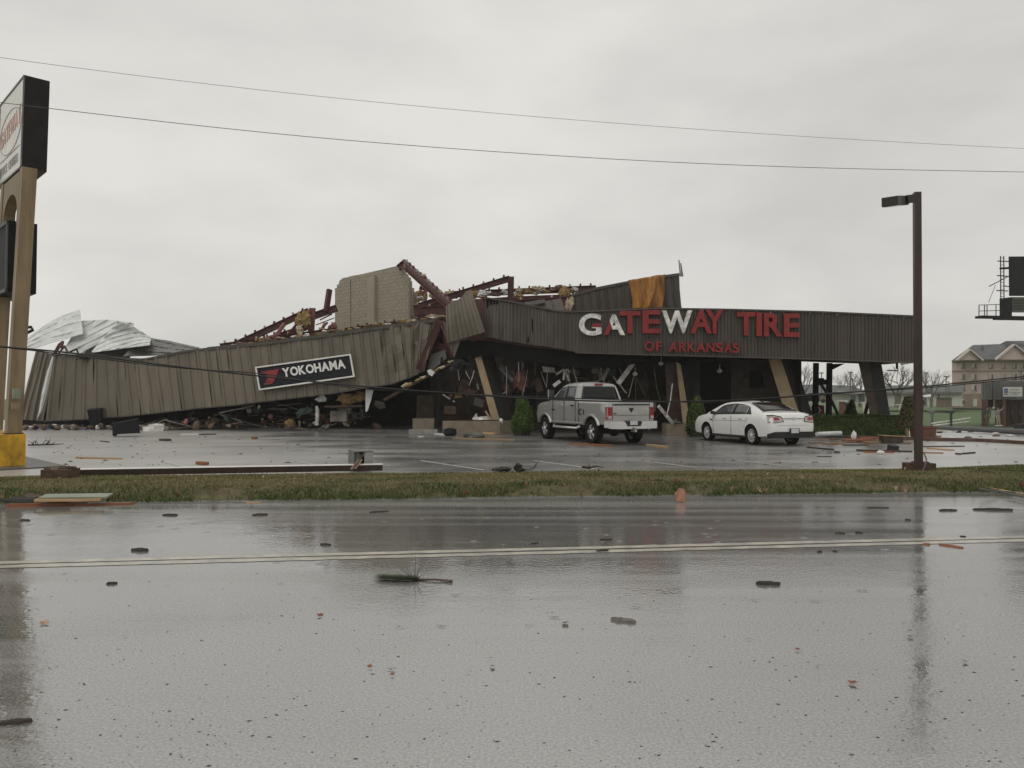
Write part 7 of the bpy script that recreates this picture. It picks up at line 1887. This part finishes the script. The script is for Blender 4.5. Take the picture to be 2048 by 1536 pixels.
# brush in the car park beside the plinth
b = MB(); c0 = G(85, 891, .04)
for i in range(16):
    a = c0 + Vector((random.uniform(-.4, .4), random.uniform(-.1, .1), .02)); d = Vector((random.uniform(-.3, .3), 0, random.uniform(0, .28))); b.tube([a, a + d * .6 + Vector((.03, 0, 0)), a + d], [.014, .01, .004], 4)
b.tube([c0 + Vector((-.5, 0, .02)), c0 + Vector((.3, 0, .03)), c0 + Vector((.75, 0, .06))], [.03, .025, .01], 5); tag(b.build('brushwood', 'bark'), 'dark tangle of brushwood beside the yellow plinth', 'branch')
# pine branch in the road
pb = thing('pine_branch', 'green pine sprig with broken stem lying in the road', 'branch', loc=G(825, 1158)); p0, p1 = G(905, 1162, .010), G(770, 1157, .008)
MB().tube([p0, p0.lerp(p1, .25) + Vector((0, 0, .008)), p0.lerp(p1, .5), p0.lerp(p1, .62)], [.012, .010, .012, .006], 6).build('stem', 'wood_dark', pb)
MB().tube([p0.lerp(p1, .18), p0.lerp(p1, .08) + Vector((0, -.03, .005)), p0 + Vector((.0, -.035, .008))], .006, 5).build('side_stem', 'wood_dark', pb)
n = 1500; t_ = RNG.uniform(.48, 1.0, n); base_ = np.outer(1 - t_, np.array(p0)) + np.outer(t_, np.array(p1)); L = .16 * RNG.uniform(.5, 1.1, n)
d = np.stack([-np.abs(RNG.normal(.85, .25, n)), RNG.normal(0, .5, n), np.abs(RNG.normal(.0, .09, n))], 1); d /= np.linalg.norm(d, axis=1, keepdims=True)
sd = np.cross(d, np.array([[0, 0, 1.]])); sd /= np.linalg.norm(sd, axis=1, keepdims=True) + 1e-9; A = base_ + np.stack([0 * t_, RNG.normal(0, .02, n), .002 + .022 * RNG.random(n)], 1)
V = np.stack([A - sd * .0022, A + sd * .0022, A + d * L[:, None]], 1).reshape(-1, 3); g = RNG.random((n, 1)); cols = np.array([[.02, .045, .012]]) * (1 - g) + np.array([[.075, .095, .03]]) * g
link('needles', colour_mesh('needles', V, np.arange(3 * n).reshape(n, 3), np.repeat(cols, 3, 0), 'leaf'), pb)
b = MB(); pc = p0.lerp(p1, .55)
for e in ((-.14, .10), (-.09, .11), (.005, .22), (.07, .17), (.06, .12), (-.02, .12), (.1, .06), (-.16, .05)): b.tube([pc, pc + Vector((e[0] * .5, .0, e[1] * .55)), pc + Vector((e[0], random.uniform(-.05, .05), e[1]))], [.005, .004, .0025], 4)
b.build('upright_needles', 'twig', pb)
# larger pieces of bark and wood lying in the road, one by one
ROAD = [(262, 1102, 296, 1102, .05, 'bark', 'thick bark piece left of centre before the double line'), (214, 1168, 234, 1168, .03, 'bark', 'small bark piece in the left near lane'),
        (1513, 1168, 1562, 1171, .05, 'bark', 'large rough bark piece in the right near lane'), (1222, 1240, 1272, 1245, .04, 'debris_grey', 'grey pointed wood splinter in the near lane'),
        (325, 1031, 355, 1031, .04, 'bark', 'dark stick in the far lane at left'), (505, 1031, 535, 1030, .04, 'bark', 'dark stick in the far lane left of centre'), (740, 1026, 776, 1023, .03, 'bark', 'thin stick near the far kerb at centre'),
        (640, 1090, 662, 1090, .03, 'bark', 'bark piece just beyond the double line'), (1200, 1081, 1224, 1080, .03, 'bark', 'bark piece touching the double line at centre'), (1192, 1103, 1218, 1103, .035, 'bark', 'bark pair just before the double line at centre'),
        (1952, 1021, 2020, 1020, .05, 'bark', 'long dark stick at the far right lane'), (1880, 1022, 1912, 1021, .04, 'bark', 'dark stick left of the long dark stick'), (1880, 1089, 1925, 1097, .03, 'wood_red', 'reddish splinter cluster before the double line at right'),
        (1846, 1089, 1860, 1090, .03, 'wood_red', 'short reddish splinter at right'), (1665, 1103, 1675, 1104, .025, 'bark', 'tiny bark piece before the double line at right'), (1670, 1067, 1690, 1068, .03, 'bark', 'bark piece beyond the double line at right'), (1710, 1066, 1726, 1067, .03, 'bark', 'second bark piece beyond the double line at right'),
        (1735, 1016, 1780, 1017, .03, 'bark', 'thin stick near the light pole reflection'), (38, 1041, 62, 1041, .03, 'bark', 'stick in the far lane at the left edge'), (1636, 1105, 1642, 1104, .03, 'bark', 'small bark crumb right of centre'), (0, 1447, 60, 1446, .03, 'bark', 'dark stick in the near lane at the left edge'),
        (1060, 1088, 1078, 1087, .02, 'bark', 'thin bark chip on the double line'), (1810, 1040, 1822, 1041, .03, 'bark', 'bark chip in the far lane at right'), (1920, 1074, 1932, 1075, .03, 'bark', 'dark chip on the double line at right')]
def bark_piece(m, seed):
    b = MB(); rnd = random.Random(seed); n = 9; ring = []
    for i in range(n):
        t = -.5 + i / (n - 1); w = (.5 - .32 * abs(t * 2) ** 3) * rnd.uniform(.65, 1.1); h = .5 * rnd.uniform(.6, 1.1) * (1 - .5 * abs(t * 2) ** 4); oy = rnd.uniform(-.12, .12)
        ring.append([(t + rnd.uniform(-.03, .03), oy - w, -.5), (t, oy - w * .7, h * rnd.uniform(.2, .8)), (t, oy, h), (t, oy + w * .7, h * rnd.uniform(.2, .9)), (t + rnd.uniform(-.03, .03), oy + w, -.5)])
    vs = [p for r in ring for p in r]; fs = [(i * 5 + j, i * 5 + j + 1, i * 5 + j + 6, i * 5 + j + 5) for i in range(n - 1) for j in range(4)] + [(i * 5 + 4, i * 5, i * 5 + 5, i * 5 + 9) for i in range(n - 1)] + [(0, 1, 2, 3, 4), tuple(range(5 * n - 1, 5 * n - 6, -1))]
    b.add(vs, fs); return b.mesh('wood_scrap', m)
BARKS = {m: [bark_piece(m, i + 3) for i in range(5)] for m in ('bark', 'wood_red', 'debris_grey')}
for k, (x0, y0, x1, y1, h, m, lab) in enumerate(ROAD):
    a, c = G(x0, y0, 0), G(x1, y1, 0); d = c - a; o = link('wood_scrap', BARKS[m][k % 5]); o.scale = (d.length, h * 1.5, h * .75); o.location = (a + c) / 2 + Vector((0, 0, h * .36)); o.rotation_euler = (0, 0, math.atan2(d.y, d.x) + random.uniform(-.25, .25)); tag(o, lab, 'wood scrap')
def dead_leaf(x, y, label, m, s):
    o = link('dead_leaf', lf[0 if m == 'b' else 6]); p = G(x, y, .012); o.location = p; o.scale = (s, s * .8, s * .5); o.rotation_euler = (random.uniform(-.3, .3), random.uniform(-.3, .3), random.uniform(0, 6)); tag(o, label, 'leaf')
dead_leaf(90, 1245, 'pale brown leaf in the near lane at left', 'b', 1.1); dead_leaf(640, 1230, 'red leaf in the near lane left of centre', 'r', .8); dead_leaf(1130, 1245, 'dark curled leaf in the near lane at centre', 'r', .8); dead_leaf(1705, 1365, 'red twiggy leaf in the near lane at right', 'r', .8)
dead_leaf(1930, 1322, 'dark leaf alone at the lower right', 'r', .5); dead_leaf(740, 1332, 'dark leaf left of the lower centre', 'r', .5); dead_leaf(785, 1348, 'small red leaf string at lower centre', 'r', .45); dead_leaf(985, 1331, 'small dark leaf at lower centre', 'r', .45)
dead_leaf(1595, 1298, 'thin red leaf in the near lane right of centre', 'r', .5); dead_leaf(1820, 1272, 'dark leaf in the light pole reflection', 'r', .55)
# fine litter, and raindrop dimples put in as countless dark specks
n = 900; u = RNG.random(n); yy = 1040 + 496 * RNG.beta(1.7, 1.1, n); xx = RNG.uniform(-60, 2110, n)
b = MB()
for x, y in zip(xx, yy):
    p = G(x, y, .0015); s = random.choice([.0015, .002, .002, .003, .003, .004, .006]) ; a = random.gauss(0, .35); d = Vector((math.cos(a), math.sin(a), 0)); q = Vector((-d.y, d.x, 0)); L = s * random.uniform(1, 3)
    b.add([p + d * L, p + q * s, p - d * L, p - q * s, p + Vector((0, 0, s * .5))], [(0, 1, 4), (1, 2, 4), (2, 3, 4), (3, 0, 4)])
tag(b.build('road_litter_dimples', 'speck'), 'fine dark specks for litter and painted-in raindrop dimples on the wet road', 'litter', kind='stuff')
n = 260; b = MB()
for i in range(n):
    p = G(random.uniform(60, 2040), random.uniform(868, 930), .01); s = random.uniform(.01, .035); a = random.uniform(0, 3.1); d = Vector((math.cos(a), math.sin(a), 0)); q = Vector((-d.y, d.x, 0)); L = s * random.uniform(1, 4)
    b.add([p + d * L, p + q * s, p - d * L, p - q * s, p + Vector((0, 0, s * .9))], [(0, 1, 4), (1, 2, 4), (2, 3, 4), (3, 0, 4)])
tag(b.build('lot_litter', 'wood_dark'), 'fine litter scattered over the wet car park', 'litter', kind='stuff')

# ================================================================== people by the brick office
def person(label, foot, height, J, hips, mats, rz=0.0):
    """J: joints in units of body height; body grown as one skin"""
    t = thing('person', label, 'person', loc=foot, rz=rz)
    names = list(J.keys()); idx = {k: i for i, k in enumerate(names)}
    rad = dict(pelvis=.078, waist=.068, chest=.085, neck=.032, head0=.05, head=.058, top=.035, shl=.05, shr=.05, ell=.032, elr=.032, wrl=.022, wrr=.022, hal=.026, har=.026, hipl=.062, hipr=.062, knl=.042, knr=.042, anl=.028, anr=.028, tol=.026, tor=.026)
    E = [('pelvis', 'waist'), ('waist', 'chest'), ('chest', 'neck'), ('neck', 'head0'), ('head0', 'head'), ('head', 'top'), ('chest', 'shl'), ('shl', 'ell'), ('ell', 'wrl'), ('wrl', 'hal'), ('chest', 'shr'), ('shr', 'elr'), ('elr', 'wrr'), ('wrr', 'har'), ('pelvis', 'hipl'), ('hipl', 'knl'), ('knl', 'anl'), ('anl', 'tol'), ('pelvis', 'hipr'), ('hipr', 'knr'), ('knr', 'anr'), ('anr', 'tor')]
    me = bpy.data.meshes.new('body'); me.from_pydata([Vector(J[k]) * height for k in names], [(idx[a], idx[c]) for a, c in E], [])
    o = bpy.data.objects.new('body', me); COL.objects.link(o)
    md = o.modifiers.new('skin', 'SKIN'); 
    if not me.skin_vertices: 
        bm = bmesh.new(); bm.from_mesh(me); bm.verts.layers.skin.verify(); bm.to_mesh(me); bm.free()
    for k in names:
        sv = me.skin_vertices[0].data[idx[k]]; sv.radius = (rad[k] * height, rad[k] * height * (.8 if k in ('chest', 'waist', 'pelvis') else 1)); sv.use_root = (k == 'pelvis')
    sub = o.modifiers.new('sub', 'SUBSURF'); sub.levels = 2; sub.render_levels = 2
    bpy.context.view_layer.update(); dg = bpy.context.evaluated_depsgraph_get(); nm = bpy.data.meshes.new_from_object(o.evaluated_get(dg)); bpy.data.objects.remove(o)
    nm.materials.clear()
    for m in mats: nm.materials.append(MATS[m])
    def near(p, keys): return min((p - Vector(J[k]) * height).length for k in keys)
    for p in nm.polygons:
        c = p.center; best = min(names, key=lambda k: (c - Vector(J[k]) * height).length - rad[k] * height)
        p.use_smooth = True
        p.material_index = 0 if best in ('neck', 'head0', 'head', 'top', 'wrl', 'wrr', 'hal', 'har') else (2 if best in ('hipl', 'hipr', 'knl', 'knr', 'anl', 'anr') or (best == 'pelvis') else (3 if best in ('tol', 'tor') else 1))
    bo = link('body', nm, t, True)
    h = Vector(J['head']) * height; b = MB(); b.lump(h + Vector((0, .012, .03)) * height, (.062 * height, .066 * height, .058 * height), seed=1, sub=2, rough=.08); b.build('hair', 'hair_dark', t, smooth=True, local=True)
    # nose, eyes
    f = h + Vector((0, -.058, 0)) * height
    MB().lump(f, (.008, .012, .012), seed=1, sub=1, rough=0).build('nose', 'skin', t, local=True)
    for s in (-1, 1):
        MB().lump(f + Vector((s * .03, .01, .02)), (.009, .006, .006), seed=1, sub=1, rough=0).build('eye', 'hair_dark', t, local=True)
        hd = Vector(J['hal' if s < 0 else 'har']) * height; wr = Vector(J['wrl' if s < 0 else 'wrr']) * height; d = (hd - wr).normalized(); sd = d.orthogonal().normalized()
        b = MB()
        for k in range(4): b.tube([hd + sd * (k - 1.5) * .019, hd + sd * (k - 1.5) * .021 + d * .05, hd + sd * (k - 1.5) * .02 + d * (.085 - .01 * abs(k - 1.4)) + d.cross(sd) * .015], [.009, .0085, .007], 5)
        b.tube([hd - d * .03 + sd * .035, hd + sd * .06 + d * .01, hd + sd * .065 + d * .04], [.010, .009, .008], 5); b.build('fingers', 'skin', t, local=True)
    return t
std = dict(pelvis=(0, 0, .53), waist=(0, 0, .62), chest=(0, 0, .745), neck=(0, 0, .845), head0=(0, -.01, .885), head=(0, -.012, .935), top=(0, -.008, .975), shl=(-.105, 0, .80), shr=(.105, 0, .80), ell=(-.135, .01, .63), elr=(.135, .01, .63), wrl=(-.13, -.05, .49), wrr=(.13, -.05, .49), hal=(-.128, -.06, .455), har=(.128, -.06, .455),
           hipl=(-.055, 0, .49), hipr=(.055, 0, .49), knl=(-.06, -.01, .28), knr=(.06, -.01, .28), anl=(-.06, .012, .05), anr=(.06, .012, .05), tol=(-.065, -.07, .02), tor=(.065, -.07, .02))
pA = P(1975, 850, 71.2); person('person in dark coat and olive trousers standing at the office corner', pA, 1.72, std, None, ['skin', 'coat_dark', 'olive', 'shoe'], 2.6)
reach = dict(std); reach.update(shr=(.105, 0, .80), elr=(.21, -.04, .86), wrr=(.30, -.06, .95), har=(.325, -.065, .985), ell=(-.15, -.03, .66), wrl=(-.10, -.12, .60), hal=(-.08, -.145, .58), chest=(.012, -.015, .745), waist=(.0, 0, .62), knl=(-.045, -.02, .28), anl=(-.03, .03, .05), knr=(.085, -.02, .28), anr=(.13, 0, .05), tol=(-.03, -.05, .02), tor=(.14, -.08, .02))
pB = P(1996, 852, 70.6); person('person in grey shirt and khaki trousers reaching up with one arm', pB, 1.74, reach, None, ['skin', 'shirt_grey', 'khaki', 'shoe'], .3)
b = MB(); c = pB + Vector((0, -.1, .03)); b.box(c, (.6, .3, .06)); tag(b.build('white_board_scrap', 'white_trash'), 'white scrap on the ground at the feet of the reaching person', 'scrap')
b = MB(); p = P(1987, 816, 72.6); b.lump(p, (.10, .1, .13), seed=1, sub=2, rough=.2); b.tube([P(1988, 800, 72.6), p], .02, 5); tag(b.build('hanging_lamp', 'white_trash', smooth=True), 'white lamp dangling from the torn office soffit', 'lamp')

# ================================================================== rain haze
hz = MB(); hz.box((0, 300, 8.7), (1840, 1340, 25.4))
me = bpy.data.meshes.new('haze'); me.from_pydata(hz.v, [], hz.f)
m = bpy.data.materials.new('rain_haze'); m.use_nodes = True; n_, l_ = m.node_tree.nodes, m.node_tree.links; n_.remove(n_['Principled BSDF'])
vol = n_.new('ShaderNodeVolumePrincipled'); vol.inputs['Color'].default_value = (.99, .985, .97, 1); vol.inputs['Density'].default_value = .0004; vol.inputs['Anisotropy'].default_value = .0
l_.new(vol.outputs[0], n_['Material Output'].inputs['Volume']); me.materials.append(m)
o = link('haze', me); tag(o, 'thin grey rain haze over the whole place', 'haze', kind='stuff')
